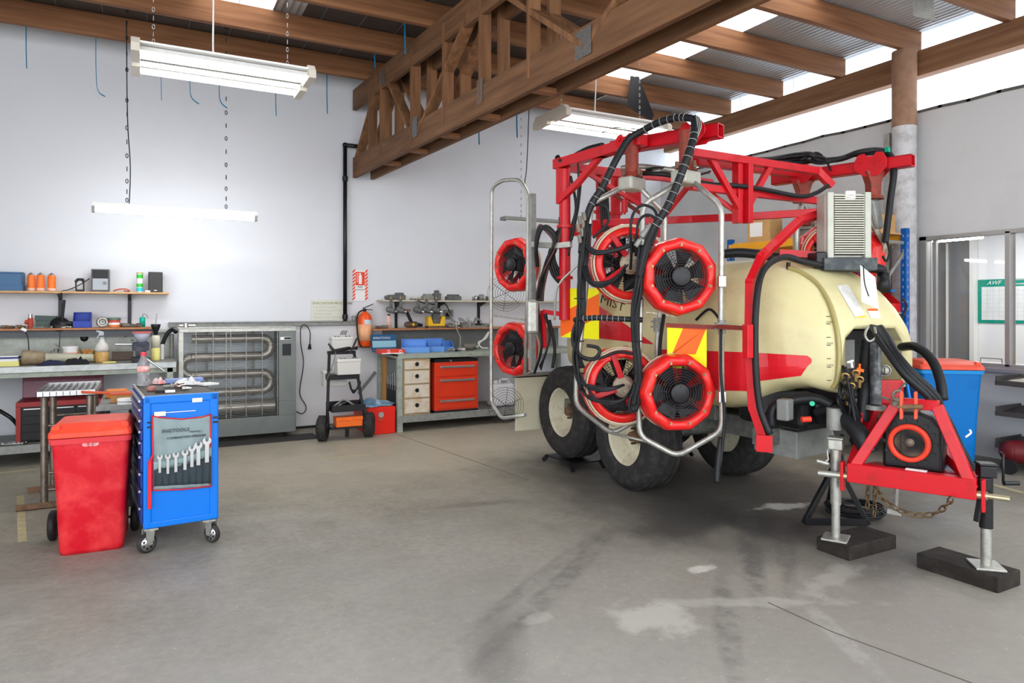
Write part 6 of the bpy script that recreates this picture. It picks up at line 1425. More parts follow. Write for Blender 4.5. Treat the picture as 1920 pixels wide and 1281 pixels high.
# lower shelf items
c = on(729, LS, 8.95); t = thing('sealant_can', 'orange and white can on the left of the lower right shelf', 'can', c)
G().lathe([(0, 0), (.031, 0), (.031, .15), (.02, .175), (0, .176)], c=c, n=18).obj('body', mat('can_pinkish', (.85, .42, .30), .4, n=(30, .8, (.85, .8, .75))), t); G().cyl(c+V((0, 0, .165)), c+V((0, 0, .195)), .02, n=12).obj('cap', BLKP, t)
c = on(772, LS+.05, 8.95); t = thing('cordless_drill', 'brown and black cordless drill standing upside down on the lower right shelf', 'drill', c)
DB = mat('drill_brown', (.13, .08, .05), .5, n=(14, .5, (.05, .04, .03))); G().cyl(c+V((-.06, 0, .0)), c+V((.07, 0, -.0)), .042, n=16).ball(c+V((-.07, 0, 0)), .04).obj('motor_housing', DB, t); G().cyl(c+V((.07, 0, 0)), c+V((.15, -.01, -.01)), .03, .02, n=14).obj('chuck', BLKM, t)
G().bar(c+V((.0, 0, .02)), c+V((-.07, 0, .17)), .045, .04).obj('grip', BLKP, t, .008); G().box(c+V((-.08, 0, .195)), (.12, .07, .025)).obj('battery_foot', mat('foot_red', (.25, .06, .03), .5), t, .006); G().ball(c+V((.01, -.04, 0)), .02).obj('yellow_badge', YEL, t)
c = on(816, LS, 8.95); t = thing('battery_charger', 'yellow battery charger with a grey battery in it', 'charger', c)
G().prism([(-.12, 0), (.12, 0), (.13, .16), (.08, .16), (.05, .06), (-.05, .06), (-.08, .16), (-.13, .16)], .12, TM(c, axis=(0, -1, 0), up=(0, 0, 1)) @ Matrix.Identity(4)).obj('cradle', YEL, t, .006); G().b2((c.x-.125, c.y-.065, LS), (c.x+.125, c.y+.065, LS+.03)).obj('foot', RUST, t)
G().box(c+V((0, -.01, .17)), (.10, .09, .22)).obj('battery', DR, t, .012)
clutter('bit', 5, 704, 722, LS, 8.9, 9.0, (RUST, CAST, STEEL), 'metal fitting at the left end of the lower right shelf', 'fittings at the end of the lower right shelf', .04)
clutter('bit', 10, 838, 915, LS, 8.9, 9.05, (CAST, GALD, STEEL, BLKM), 'metal part in the heap right of the yellow charger', 'parts right of the yellow charger', .06)
for k in range(4):
    c = on(850+k*15, LS+.03, 9.0); g = G()
    for j in range(3): g.tube([c+V((-.06, 0, .01*j)), c+V((-.02, .02, .07+.02*j)), c+V((.05, -.02, .06)), c+V((.07, 0, .0))], .006, 6)
    tag(g.obj('wire_bundle', GALD if k % 2 else STEEL), 'bundle of thin grey wire on the lower right shelf', 'wire', 'wire bundles on the lower right shelf')
rag(on(862, LS+.0, 9.02), .09, .06, .12, PAPER, 'crumpled white paper towel among the wires on the lower right shelf', 12, 'paper_towel', 'paper')
tag(G().b2((on(868, 0, 8.9).x, 8.9, LS), (on(913, 0, 8.9).x, 9.0, LS+.03)).obj('steel_channel', GALD), 'grey steel channel along the front of the lower right shelf', 'channel')
# wall socket and hanging lamp lead
p = pt(838, 590, Y=9.19); t = thing('wall_socket', 'grey wall socket with a black plug above the lower right shelf', 'socket', p); G().b2((p.x-.05, 9.17, p.z-.06), (p.x+.09, 9.2, p.z+.07)).obj('plate', GALD, t, .005); G().cyl(p-V((0, .06, 0)), p, .03).obj('plug', BLKP, t)
G().tube([p-V((0, .06, 0)), pt(845, 592, Y=9.08), pt(838, 574, Y=9.0), pt(832, 570, Y=8.95), pt(815, 571, Y=8.9), pt(790, 567, Y=8.88), pt(783, 560, Y=8.85)], .007).obj('lead', BLKP, t)
t = thing('bench_lamp', 'slim jointed lamp arm standing on the right-hand bench', 'lamp', pt(862, 645, Y=8.7)); 
b = on(862, BZ, 8.7); G().path([pt(840, 585, Y=9.0), pt(852, 607, Y=8.85), pt(863, 633, Y=8.72), b+V((0, 0, .03))], .012).obj('arm', GAL, t); G().cyl(b, b+V((0, 0, .012)), .07, .06).obj('base', GALD, t)
# bench-top items
a = on(702, BZ, 8.75); t = thing('socket_set_case', 'open blue tool set case at the left end of the right-hand bench', 'case', a)
CB = mat('case_blue', (.01, .09, .22), .4); w_ = wid(702, 750, 8.8)
G().b2((a.x, 8.62, BZ), (a.x+w_, 8.85, BZ+.05)).obj('tray', CB, t, .004); G().box((a.x+w_/2, 8.90, BZ+.13), (w_, .02, .2), M=Matrix.Rotation(-.2, 3, 'X')).obj('lid', CB, t, .004); G().box((a.x+w_/2, 8.885, BZ+.10), (w_*.92, .02, .09), M=Matrix.Rotation(-.2, 3, 'X')).obj('label_panel', mat('label_cyan', (.30, .55, .65), .5), t)
text_mesh('lettering', 'KINGTONY', .05, Matrix.Translation((a.x+.02, 8.875, BZ+.165)) @ Matrix.Rotation(PI/2-.2, 4, 'X'), PAPER, t) if False else text_mesh('lettering', 'KINGTOOLS', .042, Matrix.Translation((a.x+.02, 8.872, BZ+.17)) @ Matrix.Rotation(PI/2, 4, 'X'), PAPER, t)
a = on(711, BZ, 8.45); w_ = wid(711, 757, 8.45); t = thing('small_case', 'flat red case on the front left of the right-hand bench', 'case', a); G().b2((a.x, 8.40, BZ), (a.x+w_, 8.60, BZ+.055)).obj('case', mat('case_red', (.70, .05, .03), .4), t, .008); G().b2((a.x+.02, 8.393, BZ), (a.x+w_-.02, 8.40, BZ+.012)).obj('trim', PAPER, t)
for k in (.33, .8): G().torus((a.x+w_*k, 8.392, BZ+.03), (0, 1, 0), .016, .004, 14).obj('latch', PAPER, t)
BB = mat('bin_blue', (.12, .32, .76), .4)
openbin(V((on(778, 0, 8.6).x, 8.58, BZ)), .36, .26, .17, BB, 'large light blue parts bin on the right-hand bench', rz=-.35)
openbin(V((on(815, 0, 8.65).x, 8.66, BZ)), .24, .26, .17, BB, 'middle light blue parts bin on the right-hand bench', rz=-.3)
openbin(V((on(838, 0, 8.75).x, 8.78, BZ)), .16, .24, .13, BB, 'smallest light blue parts bin, right of the other two', rz=-.2)
c = on(881, BZ+.05, 8.65); t = thing('small_motor', 'small dark electric motor lying on the right-hand bench', 'motor', c); G().cyl(c+V((-.07, .03, 0)), c+V((.05, -.02, 0)), .052, n=18).cyl(c+V((.05, -.02, 0)), c+V((.08, -.03, 0)), .035).obj('body', CAST, t); G().cyl(c+V((.08, -.03, 0)), c+V((.11, -.045, 0)), .012).obj('shaft', STEEL, t)
tag(G().tube([on(895, BZ+.02, 8.7), on(900, BZ+.10, 8.7), on(912, BZ+.16, 8.75), on(916, BZ+.24, 8.8), on(906, BZ+.14, 8.72), on(897, BZ+.10, 8.68), on(903, BZ+.03, 8.65), on(915, BZ+.02, 8.66)], .010).obj('white_cable', WHITEP), 'white cable looped up on the right-hand bench', 'cable')
clutter('bit', 5, 842, 870, BZ, 8.45, 8.6, (GALD, STEEL, BLKM), 'small metal part on the right-hand bench by the lamp base', 'parts by the lamp base', .04)
c = on(940, .205, 8.55); t = thing('jerrycan', 'white plastic jerrycan on the lower shelf of the right-hand bench', 'jerrycan', c)
G().b2((c.x-.17, 8.45, .205), (c.x+.17, 8.7, .52)).obj('body', mat('can_white', (.75, .76, .77), .4), t, .04); G().cyl((c.x-.08, 8.58, .5), (c.x-.08, 8.58, .56), .035).obj('cap', WHITEP, t); G().path([V((c.x-.02, 8.58, .50)), V((c.x+.0, 8.58, .57)), V((c.x+.12, 8.58, .57)), V((c.x+.14, 8.58, .50))], .03).obj('handle', mat('can_white', (0, 0, 0)), t, .006)
# ================================================================ RED WHEELIE BIN
def wheelie(M, W, D, H, mb, ml, lab, wheels=True, m2=None):
    t = thing('wheelie_bin', lab, 'wheelie bin', M=M)
    # front is -Y; body tapers downward
    zb_ = .0; zr = H*.86; g = G()
    lv = [(0, .37, .36), (.03, .385, .375), (zr*.5, .41, .42), (zr-.03, .455, .47), (zr, .46, .475)]
    vs = []
    def ring(z, hw, hd, yo):
        hw *= W; hd *= D; r = .035; o = []
        for cx_, cy_, a0 in ((hw-r, hd-r, 0), (-hw+r, hd-r, 1), (-hw+r, -hd+r, 2), (hw-r, -hd+r, 3)):
            for k in range(4): a = PI/2*(a0+k/3); o.append(V((cx_+r*math.cos(a), cy_+r*math.sin(a)+yo, z)))
        return o
    R_ = [ring(z, a, b, -.0+.0*(z)) for z, a, b in lv]; n = 16
    for r in R_: vs += r
    fs = [(j*n+k, j*n+(k+1) % n, (j+1)*n+(k+1) % n, (j+1)*n+k) for j in range(len(R_)-1) for k in range(n)] + [tuple(range(n))[::-1]]
    g.add(vs, fs, True); g.obj('body', mb, t, local=True)
    g = G(); a = ring(zr-.035, .48, .49, 0); b = ring(zr, .485, .50, 0); c_ = ring(zr, .45, .46, 0)
    g.add(a+b+c_, [(j*n+k, j*n+(k+1) % n, (j+1)*n+(k+1) % n, (j+1)*n+k) for j in range(2) for k in range(n)]); g.obj('rim', m2 or mb, t, local=True)
    g = G(); L = [ring(zr+.004, .49, .49, -.012), ring(zr+.035, .485, .485, -.012), ring(zr+.055, .46, .44, -.01), ring(zr+.085, .42, .36, .02), ring(zr+.088, .30, .26, .02)]
    vs = []
    for r in L: vs += r
    g.add(vs, [(j*n+k, j*n+(k+1) % n, (j+1)*n+(k+1) % n, (j+1)*n+k) for j in range(len(L)-1) for k in range(n)]+[tuple(range(4*n, 5*n)), tuple(range(n))[::-1]], False)
    g.obj('lid', ml, t, local=True, bevel=.006)
    for s in (-1, 1): G().b2((s*W*.40-.025, -D*.46, zr+.045), (s*W*.40+.025, -D*.36, zr+.082)).obj('lid_lug', ml, t, local=True, bevel=.012)
    G().cyl((-W*.40, D*.50, zr+.02), (W*.40, D*.50, zr+.02), .016).obj('hinge_handle', ml, t, local=True)
    if wheels:
        G().cyl((-W*.56, D*.40, .10), (W*.46, D*.40, .10), .010).obj('axle', BLKM, t, local=True)
        for s in (-1, .84):
            wv = G().lathe([(.03, -.022), (.085, -.024), (.098, -.014), (.1, 0), (.098, .014), (.085, .024), (.03, .022)], c=(s*W*.56, D*.40, .10), axis=(1, 0, 0), n=28, closed=True).obj('wheel', BLK, t, local=True)
            G().cyl((s*W*.56-.026, D*.40, .10), (s*W*.56+.026, D*.40, .10), .034).obj('wheel_hub', BLKP, wv, local=True)
    return t
RBIN = mat('bin_red', (.56, .006, .018), .45, n=(5, .6, (.74, .06, .06)), coat=.05)
fl, fr = pt(118, 1043, Z=0), pt(241, 1027, Z=0); mid = (fl+fr)/2; rz = math.atan2(fr.y-fl.y, fr.x-fl.x)
Wb = (fr-fl).length/.77; Db = .50
Mb = Matrix.Translation(mid+V((-.025, 0, 0))) @ Matrix.Rotation(rz, 4, 'Z') @ Matrix.Translation((0, Db*.36, 0))
wb = wheelie(Mb, Wb, Db, .865, RBIN, mat('lid_red', (.85, .065, .03), .4, n=(6, .4, (.85, .12, .06))), 'scuffed red wheelie bin standing beside the blue tool cabinet', m2=mat('rim_faded_red', (.66, .05, .06), .45))
g = G()
for k in range(3): g.prism([(.022*math.cos(a)*1.0, .013*math.sin(a)) for a in [2*PI*i/12 for i in range(12)]], .002, Mb @ Matrix.Translation((-.025+k*.025, -Db*.474, .70)) @ Matrix.Rotation(PI/2, 4, 'X'))
g.obj('white_print', mat('print_white', (.62, .5, .5), .6, n=(60, 1, (.8, .1, .1))), wb)
# ================================================================ BLUE TOOL CABINET
TC = thing('tool_trolley', 'bright blue rolling tool cabinet with a spanner roll on its end panel', 'tool cabinet', (.22, 5.25, 0))
cl, cr = pt(269, 740, Z=1.005), pt(414.6, 735, Z=1.005); cl = pt(269, 994, Z=.165); cr = pt(413, 974, Z=.17)
A0 = V((cl.x, cl.y, 0)); ax = V((cr.x-cl.x, cr.y-cl.y, 0)); CW = .44; ax = V((.997, .078, 0)).normalized(); ay = V((-ax.y, ax.x, 0)); CD = .85
MC = Matrix.Translation(A0) @ Matrix((ax, ay, V((0, 0, 1)))).transposed().to_4x4()
z0c, z1c = .165, 1.0
def cb(lo, hi, name, m, par=TC, bevel=.003):
    q = G().b2(lo, hi); return G().add([MC @ p for p in q.v], q.f).obj(name, m, par, bevel)
cb((0, .01, z0c), (CW, CD, z1c-.01), 'body', BLUE, bevel=.006)
cb((-.0, 0, z0c), (.045, .03, z1c), 'corner_post', BLUE, bevel=.01); cb((CW-.055, 0, z0c), (CW, .03, z1c), 'corner_post', BLUE, bevel=.01)
cb((0.0, 0, z1c-.05), (CW, .03, z1c), 'top_rail', BLUE, bevel=.008); cb((0.0, .002, z0c), (CW, .03, z0c+.04), 'bottom_rail', BLUE, bevel=.006)
cb((.01, .02, z1c-.012), (CW-.01, CD-.01, z1c-.004), 'top_mat', mat('mat_brown', (.12, .11, .10), .7))
cb((-.006, .0, z1c-.012), (.008, CD, z1c+.004), 'edge_trim', GAL); cb((.0, -.0, z1c-.003), (CW, .012, z1c+.003), 'edge_trim', mat('edge_blue', (.15, .35, .75), .3))
ZD = [.19, .30, .41, .52, .63, .72, .79, .86, .93, .985]
for a, b in zip(ZD, ZD[1:]):
    d = cb((-.012, .05, a), (.0, CD-.03, b-.008), 'drawer', BLUED); cb((-.022, .08, b-.03), (-.01, CD-.06, b-.015), 'handle', STEEL, d, .002)
for x in (.02, CW-.035):
    for z in (.80, .83): cb((x, -.003, z), (x+.03, .001, z+.012), 'slot', BLKM, TC, 0)
g = G()
for x, z in ((.06, .21), (CW-.07, .23), (CW-.08, .21)): g.cyl(MC @ V((x, .008, z)), MC @ V((x, .014, z)), .006, n=8)
cb((.06, -.002, .872), (.125, .001, .90), 'sticker', mat('sticker_cream', (.75, .75, .6), .6), TC, 0); cb((CW-.16, -.002, .945), (CW-.10, .001, .972), 'sticker', MATS['sticker_cream'], TC, 0); cb((.125, -.001, .889), (.30, .002, .893), 'scratch', PAPER, TC, 0)
# casters
def caster(x, y, ang):
    c = MC @ V((x, y, .0)); F = Matrix.Rotation(ang, 3, 'Z'); k = V((.03*math.cos(ang), .03*math.sin(ang), 0)); w0 = c+k+V((0, 0, .062)); axw = V((-math.sin(ang), math.cos(ang), 0))
    ca = G().lathe([(.022, -.014), (.05, -.016), (.061, -.010), (.062, 0), (.061, .010), (.05, .016), (.022, .014)], c=w0, axis=axw, n=28, closed=True).obj('caster', TYRE, TC)
    g = G().lathe([(.0, -.017), (.046, -.017), (.046, .017), (.0, .017)], c=w0, axis=axw, n=24); g.obj('wheel_disc', STEEL, ca)
    g = G()
    for q in range(7): a = 2*PI*q/7; Fm = frame(axw); g.cyl(w0+Fm @ V((.032*math.cos(a), .032*math.sin(a), -.0185)), w0+Fm @ V((.032*math.cos(a), .032*math.sin(a), .0185)), .0075, n=8)
    g.obj('disc_holes', BLKM, ca)
    g = G()
    for s in (-1, 1): g.prism([(-.03, .09), (.03, .09), (.03, .05), (.012, -.012), (-.012, -.012), (-.02, .02)], .003, Matrix.Translation(w0-k*.4+axw*.024*s) @ Matrix((V((math.cos(ang), math.sin(ang), 0)), V((0, 0, 1)), V((math.sin(ang), -math.cos(ang), 0)))).transposed().to_4x4())
    g.box(c+V((0, 0, .150)), (.08, .08, .012)).cyl(c+V((0, 0, .135)), c+V((0, 0, .15)), .032).obj('fork', GAL, ca, .002)
    G().cyl(w0-axw*.03, w0+axw*.03, .009, n=8).obj('axle_bolt', GALD, ca)
for x, y, a in ((.05, .07, -2.6+.0), (CW-.05, .07, -.9), (.05, CD-.07, 2.4), (CW-.05, CD-.07, .6)): caster(x, y, a)
# spanner roll on the end panel
u_, = (1,)
def cx_(u, v): # picture point on the end panel -> panel x,z
    n = ay; o = V((0, 0, EYE)); d = pt(u, v, d=1)-o; k = (A0-o-ay*.012).dot(n)/d.dot(n); p = o+d*k; q = p-A0; return q.dot(ax), p.z
RTc = thing('tool_roll', 'grey canvas spanner roll with a red edge hanging on the blue cabinet', 'tool roll', MC @ V((.2, -.012, .3)))
def panel(pts, y, th, name, m, par=RTc):
    n = len(pts); P = [V((*cx_(u, v),)) if False else V((cx_(u, v)[0], y, cx_(u, v)[1])) for u, v in pts]
    return G().add([MC @ p for p in P]+[MC @ (p+V((0, -th, 0))) for p in P], [tuple(range(n)), tuple(range(n, 2*n))[::-1]]+[(i, n+i, n+(i+1) % n, (i+1) % n) for i in range(n)]).obj(name, m, par)
CANV = mat('canvas_grey', (.25, .32, .33), .85, n=(5, .4, (.18, .23, .24)), bump=.2); EDG = mat('red_piping', (.65, .02, .03), .6)
# wrinkled sheet
def sheet(q, nx, ny, y, amp, name, m, par):
    g = G(); P = []
    for j in range(ny+1):
        for i in range(nx+1):
            s, t_ = i/nx, j/ny; u = (q[0][0]*(1-s)+q[1][0]*s)*(1-t_)+(q[3][0]*(1-s)+q[2][0]*s)*t_; v = (q[0][1]*(1-s)+q[1][1]*s)*(1-t_)+(q[3][1]*(1-s)+q[2][1]*s)*t_
            sag = 6*math.sin(PI*s)*(1-t_)**2; x, z = cx_(u, v+sag)
            P.append(MC @ V((x, y-amp*(.5+.5*math.sin(9*s+6*t_))*math.sin(PI*min(1, t_*1.4))-amp*.5*math.sin(23*s-4*t_), z)))
    g.add(P, [(j*(nx+1)+i, j*(nx+1)+i+1, (j+1)*(nx+1)+i+1, (j+1)*(nx+1)+i) for j in range(ny) for i in range(nx)], True)
    o = g.obj(name, m, par); so = o.modifiers.new('s', 'SOLIDIFY'); so.thickness = .003; return o
sheet([(285, 780), (396, 777), (396, 912), (287, 920)], 30, 20, -.004, .006, 'canvas', CANV, RTc)
DKC = mat('pocket_dark', (.035, .05, .06), .8); LTC = mat('strap_teal', (.24, .34, .35), .8)
sheet([(288, 880), (396, 853), (396, 906), (287, 912)], 40, 6, -.014, .006, 'pockets', DKC, RTc)
sheet([(288, 866), (396, 838), (396, 855), (288, 882)], 30, 3, -.018, .004, 'pocket_band', LTC, RTc)
def edge(pts): return G().tube([MC @ V((cx_(u, v)[0], -.012, cx_(u, v)[1])) for u, v in pts], .0042, 6, 1).obj('piping', EDG, RTc)
edge([(285, 780), (300, 783), (340, 786), (380, 782), (396, 777)]); edge([(396, 777), (395, 830), (396, 912)]); edge([(396, 912), (340, 918), (287, 920)]); edge([(285, 780), (287, 860), (287, 920)])
G().path([MC @ V((cx_(u, v)[0], -.014, cx_(u, v)[1])) for u, v in ((285, 855), (281, 866), (280, 952))], .02, .008).obj('strap', EDG, RTc)
for k in range(9): # pocket seams
    u = 291+k*12.6; G().tube([MC @ V((cx_(u, 880-k*2.7)[0], -.022, cx_(u, 880-k*2.7)[1])), MC @ V((cx_(u, 908)[0], -.022, cx_(u, 908)[1]))], .003, 5, 1).obj('seam', DKC, RTc)
Mt = MC @ Matrix.Translation((0, -.021, 0)) @ Matrix.Rotation(PI/2, 4, 'X')
INKG = mat('ink_grey', (.06, .07, .08), .7)
x, z = cx_(303, 812); text_mesh('lettering', 'INGTOOLS', .032, Mt @ Matrix.Translation((x, z, 0)), INKG, RTc, ext=.002, shear=.1); x, z = cx_(354, 811); text_mesh('lettering', 'STOCK NO 1', .013, Mt @ Matrix.Translation((x, z, 0)), INKG, RTc, ext=.002)
x, z = cx_(312, 824); text_mesh('lettering', 'COMBINATION SPANNER', .020, Mt @ Matrix.Translation((x, z, 0)), INKG, RTc, ext=.002)
for k, (u, v, L, s) in enumerate(((299, 856, .10, .9), (314, 855, .11, .95), (329, 852, .11, 1.05), (346, 848, .11, 1.15), (359, 840, .12, 1.2), (371, 834, .13, 1.4), (387, 826, .14, 1.5))):
    x, z = cx_(u, v); o = spanner(MC @ V((x, -.03, z-L)), L, (0, 0, 1), -ay, STEEL, s)
    tag(o, 'steel combination spanner in the grey roll on the blue cabinet, ' + ('first from the left', 'second from the left', 'third from the left', 'middle one of seven', 'third from the right', 'second from the right', 'largest, at the right end')[k], 'spanner', 'spanners in the roll on the blue cabinet')
# things on top of the cabinet
ZT = 1.0
def tp(u, v): return pt(u, v, Z=ZT)
c = tp(269, 723); t = thing('water_bottle', 'clear plastic drink bottle with red cap and label on the blue cabinet', 'bottle', c)
BOT = mat('bottle_clear', (.80, .83, .86), .08, trans=.75, ior=1.25)
G().lathe([(0, .0), (.034, .0), (.041, .012), (.041, .06), (.037, .07), (.041, .085), (.041, .14), (.036, .165), (.017, .205), (.014, .21), (.014, .225), (0, .225)], c=c, n=24).obj('body', BOT, t)
G().lathe([(.0418, .10), (.0418, .142)], c=c, n=24).obj('label', mat('label_red', (.80, .06, .06), .5, n=(26, 1, (.85, .8, .75))), t); G().cyl(c+V((0, 0, .215)), c+V((0, 0, .24)), .019, n=16).obj('cap', mat('cap_red', (.85, .05, .08), .4), t)
rag(tp(300, 720), .06, .04, .05, mat('wrapper', (.82, .80, .80), .5, n=(18, .9, (.8, .06, .05))), 'crumpled red and white wrapper beside the drink bottle', 31, 'wrapper', 'wrapper')
rag(tp(352, 722), .085, .06, .07, mat('glove_white', (.70, .70, .70), .7), 'crumpled white glove on the blue cabinet', 33, 'glove', 'glove')
c = tp(345, 717); tag(G().box(c+V((0, 0, .016)), (.26, .10, .03), rz=.1).obj('blue_tray', mat('tray_blue', (.22, .32, .62), .4), bevel=.006), 'shallow blue tray behind the white glove on the blue cabinet', 'tray')
c = tp(388, 722); tag(G().box(c+V((0, 0, .008)), (.12, .12, .014), rz=.5).obj('white_tile', WHITEP, bevel=.004), 'flat white plastic plate at the right end of the blue cabinet top', 'plate')
c = tp(284, 733); tag(G().lathe([(.0, 0), (.026, 0), (.028, .02), (.020, .034), (.012, .034), (.012, .02), (0, .02)], c=c, n=18).obj('rubber_boot', mat('boot_pink', (.38, .16, .14), .5)), 'small reddish rubber cup at the front of the blue cabinet top', 'cup')
c = tp(300, 736); tag(G().b2((c.x-.03, c.y-.02, ZT), (c.x+.035, c.y+.02, ZT+.018)).obj('black_tin', BLKP, bevel=.003), 'small black tin at the front of the blue cabinet top', 'tin')
c = tp(319, 736); tag(G().b2((c.x-.03, c.y-.015, ZT), (c.x+.03, c.y+.015, ZT+.016)).obj('white_label_box', PAPER, bevel=.002), 'small white box at the front edge of the blue cabinet top', 'box')
for k, (u, v, r) in enumerate(((312, 728, .012), (320, 725, .010), (328, 728, .014), (338, 730, .022), (333, 722, .016), (347, 732, .012))):
    c = tp(u, v)+V((0, 0, r)); a = k*1.3; d = V((math.cos(a), math.sin(a), 0)); tag(G().cyl(c-d*.02, c+d*.022, r, n=12).cyl(c+d*.02, c+d*.04, r*.6, n=8).obj('metal_fitting', CHROME if k % 2 else GALD), 'shiny metal fitting in front of the white glove', 'fitting', 'fittings on the blue cabinet')
# ================================================================ STEEL STEP STAND AND SIDE TABLE
t = thing('step_stand', 'tall bare steel step stand with a ribbed tray top behind the red bin', 'stand', (-.58, 6.7, 0))
RAW = mat('raw_steel', (.26, .22, .18), .42, metal=.8, n=(16, .7, (.12, .09, .07)))
tx0, tx1, ty0, ty1, tz = -.735, -.34, 6.37, 7.12, .87
g = G().b2((tx0, ty0, tz), (tx1, ty1, tz+.006)).b2((tx0, ty0, tz-.0), (tx1, ty0+.006, tz+.045)).b2((tx0, ty1-.006, tz), (tx1, ty1, tz+.045))
g.b2((tx0, ty0, tz), (tx0+.005, ty1, tz+.045)).b2((tx1-.005, ty0, tz), (tx1, ty1, tz+.045))
for k in range(1, 9): x = tx0+(tx1-tx0)*k/9; g.b2((x-.002, ty0, tz), (x+.002, ty1, tz+.04))
g.obj('tray_top', mat('tray_steel', (.50, .50, .50), .35, metal=.8), t)
for y in (6.45, 7.05):
    for x in (-.69, -.385): G().cyl((x, y, .03), (x, y, tz), .026, n=14).obj('post', RAW, t)
    for z in (.14, .27, .56, .64): G().cyl((-.69, y, z), (-.385, y, z), .010, n=10).obj('rung', RAW, t)
    G().b2((-.87, y-.03, 0), (-.28, y+.03, .006)).b2((-.87, y-.03, 0), (-.28, y-.024, .05)).obj('foot_bar', RUST, t)
t = thing('side_table', 'low dark steel side table between the step stand and the blue cabinet', 'table', (-.15, 6.5, 0))
G().b2((-.32, 6.12, .78), (-.06, 7.2, .80)).b2((-.33, 6.11, .77), (-.05, 6.13, .81)).obj('table_top', GALD, t, .003)
for x in (-.29, -.09):
    for y in (6.2, 7.1): G().b2((x-.02, y-.02, 0), (x+.02, y+.02, .78)).obj('leg', BLKM, t)
G().b2((-.32, 6.15, .38), (-.06, 7.15, .40)).obj('lower_shelf', BLKM, t)
c = V((-.13, 6.2, .80)); t = thing('putty_tub', 'white round tub on the side table next to the blue cabinet', 'tub', c); G().cyl(c, c+V((0, 0, .05)), .06, n=24).obj('tub', PAPER, t); G().torus(c+V((0, 0, .028)), (0, 0, 1), .061, .003).obj('line', GREY, t)
c = V((-.16, 6.42, .80)); t = thing('hand_brush', 'orange dustpan brush lying on the side table', 'brush', c)
OG = mat('brush_orange', (.75, .24, .05), .5); G().b2((-.24, 6.36, .803), (-.06, 6.46, .86)).obj('bristles', mat('bristle', (.55, .28, .10), .8, n=(60, 1, (.3, .14, .05))), t); G().b2((-.25, 6.35, .86), (-.05, 6.47, .88)).obj('head', mat('head_red', (.60, .10, .04), .5), t, .005); G().bar((-.24, 6.40, .875), (-.44, 6.36, .90), .035, .02, up=(0, 0, 1)).obj('handle', MATS['head_red'], t, .006)
c = V((-.10, 6.6, .82))
g = G(); g.box(c, (.20, .12, .04), rz=.2); 
for k in range(4): g.tube([c+V((.05, -.04+.028*k, .01)), c+V((.10, -.03+.026*k, .05)), c+V((.14+.01*k, -.03+.026*k, .055-.01*k))], .014, 8)
tag(g.obj('work_glove', mat('glove_orange', (.80, .26, .06), .7), bevel=.015), 'orange work glove lying on the side table behind the brush', 'glove')
c = V((-.19, 6.75, .80)); tag(G().b2((c.x-.1, c.y-.06, .80), (c.x+.06, c.y+.06, .87)).obj('orange_box', OG, bevel=.01), 'small orange box behind the hand brush on the side table', 'box')
tag(G().b2((-.02, 5.85, .3), (-.0, 5.9, .55)).obj('red_strip', mat('strip_red', (.6, .05, .02), .5)), 'thin red strip', 'strip') if False else None
# ================================================================ RIGHT SIDE: RACK, BLUE BIN, SHELVES, OFFICE
t = thing('pallet_rack', 'blue and orange pallet rack along the right wall behind the sprayer', 'rack', (7.0, 5.5, 0))
RX0, RX1, RY0, RY1 = 6.62, 7.38, 4.64, 6.45
for y in (RY0, RY1):
    for x in (RX0, RX1):
        g = G().b2((x-.035, y-.03, 0), (x+.035, y-.026, 2.44)).b2((x-.035, y-.03, 0), (x-.031, y+.03, 2.44)).b2((x+.031, y-.03, 0), (x+.035, y+.03, 2.44))
        u_ = g.obj('upright', BLUER, t, .002)
        h = G()
        for k in range(29): h.b2((x-.006, y-.0315, .1+k*.08), (x+.006, y-.0305, .13+k*.08)).b2((x-.0365, y-.006, .1+k*.08), (x-.0355, y+.006, .13+k*.08))
        h.obj('slots', mat('slot_pale', (.35, .42, .5), .6), u_)
    for z, z1 in ((.3, 1.1), (1.1, .3+1.0), (1.45, 2.2), (2.28, 2.28)): G().bar((RX0, y, z), (RX1, y, z1), .02, .035).obj('frame_brace', GALD, t)
OB = mat('rack_orange', (.90, .42, .02), .45)
for z in (.45, 1.10, 1.50, 2.37):
    for x in (RX0-.02, RX1+.02): G().b2((x-.02, RY0, z-.09), (x+.02, RY1, z)).obj('beam', OB if z > 2 else ORNG, t, .003)
    G().b2((RX0, RY0+.02, z), (RX1, RY1, z+.018)).obj('deck', WOODL, t)
def cbox(c, s, lab, m=CARD, rz=0):
    t = thing('cardboard_box', lab, 'box', c, rz); c = V(c); G().box(c+V((0, 0, s[2]/2)), s, rz=rz).obj('carton', m, t, .004); M = Matrix.Rotation(rz, 3, 'Z')
    G().box(c+M @ V((-s[0]/2-.002, s[1]*.1, 0))+V((0, 0, s[2]*.5)), (.002, s[1]*.55, s[2]*.6), rz=rz).obj('paper_label', PAPER, t); G().box(c+V((0, 0, s[2]+.001)), (.05, s[1], .002), rz=rz).obj('tape', mat('tape_brown', (.45, .3, .14), .3), t)
    return t
cbox((6.84, 6.1, 2.39), (.32, .30, .29), 'cardboard box with a white label on the top rack beam, seen above the sprayer tank', rz=.25)
c = V((6.95, 5.6, 2.39)); t = thing('engine_part', 'grey cast machine part beside the cardboard box on the top of the rack', 'machine part', c)
G().cyl(c, c+V((0, 0, .10)), .13, n=24).cyl(c+V((0, 0, .10)), c+V((0, 0, .13)), .17, n=24).cyl(c+V((0, 0, .13)), c+V((0, 0, .27)), .12, .10, n=24).obj('casting', CAST, t); G().box(c+V((-.1, -.10, .2)), (.08, .08, .12), rz=.4).obj('tag_block', REDD, t, .01)
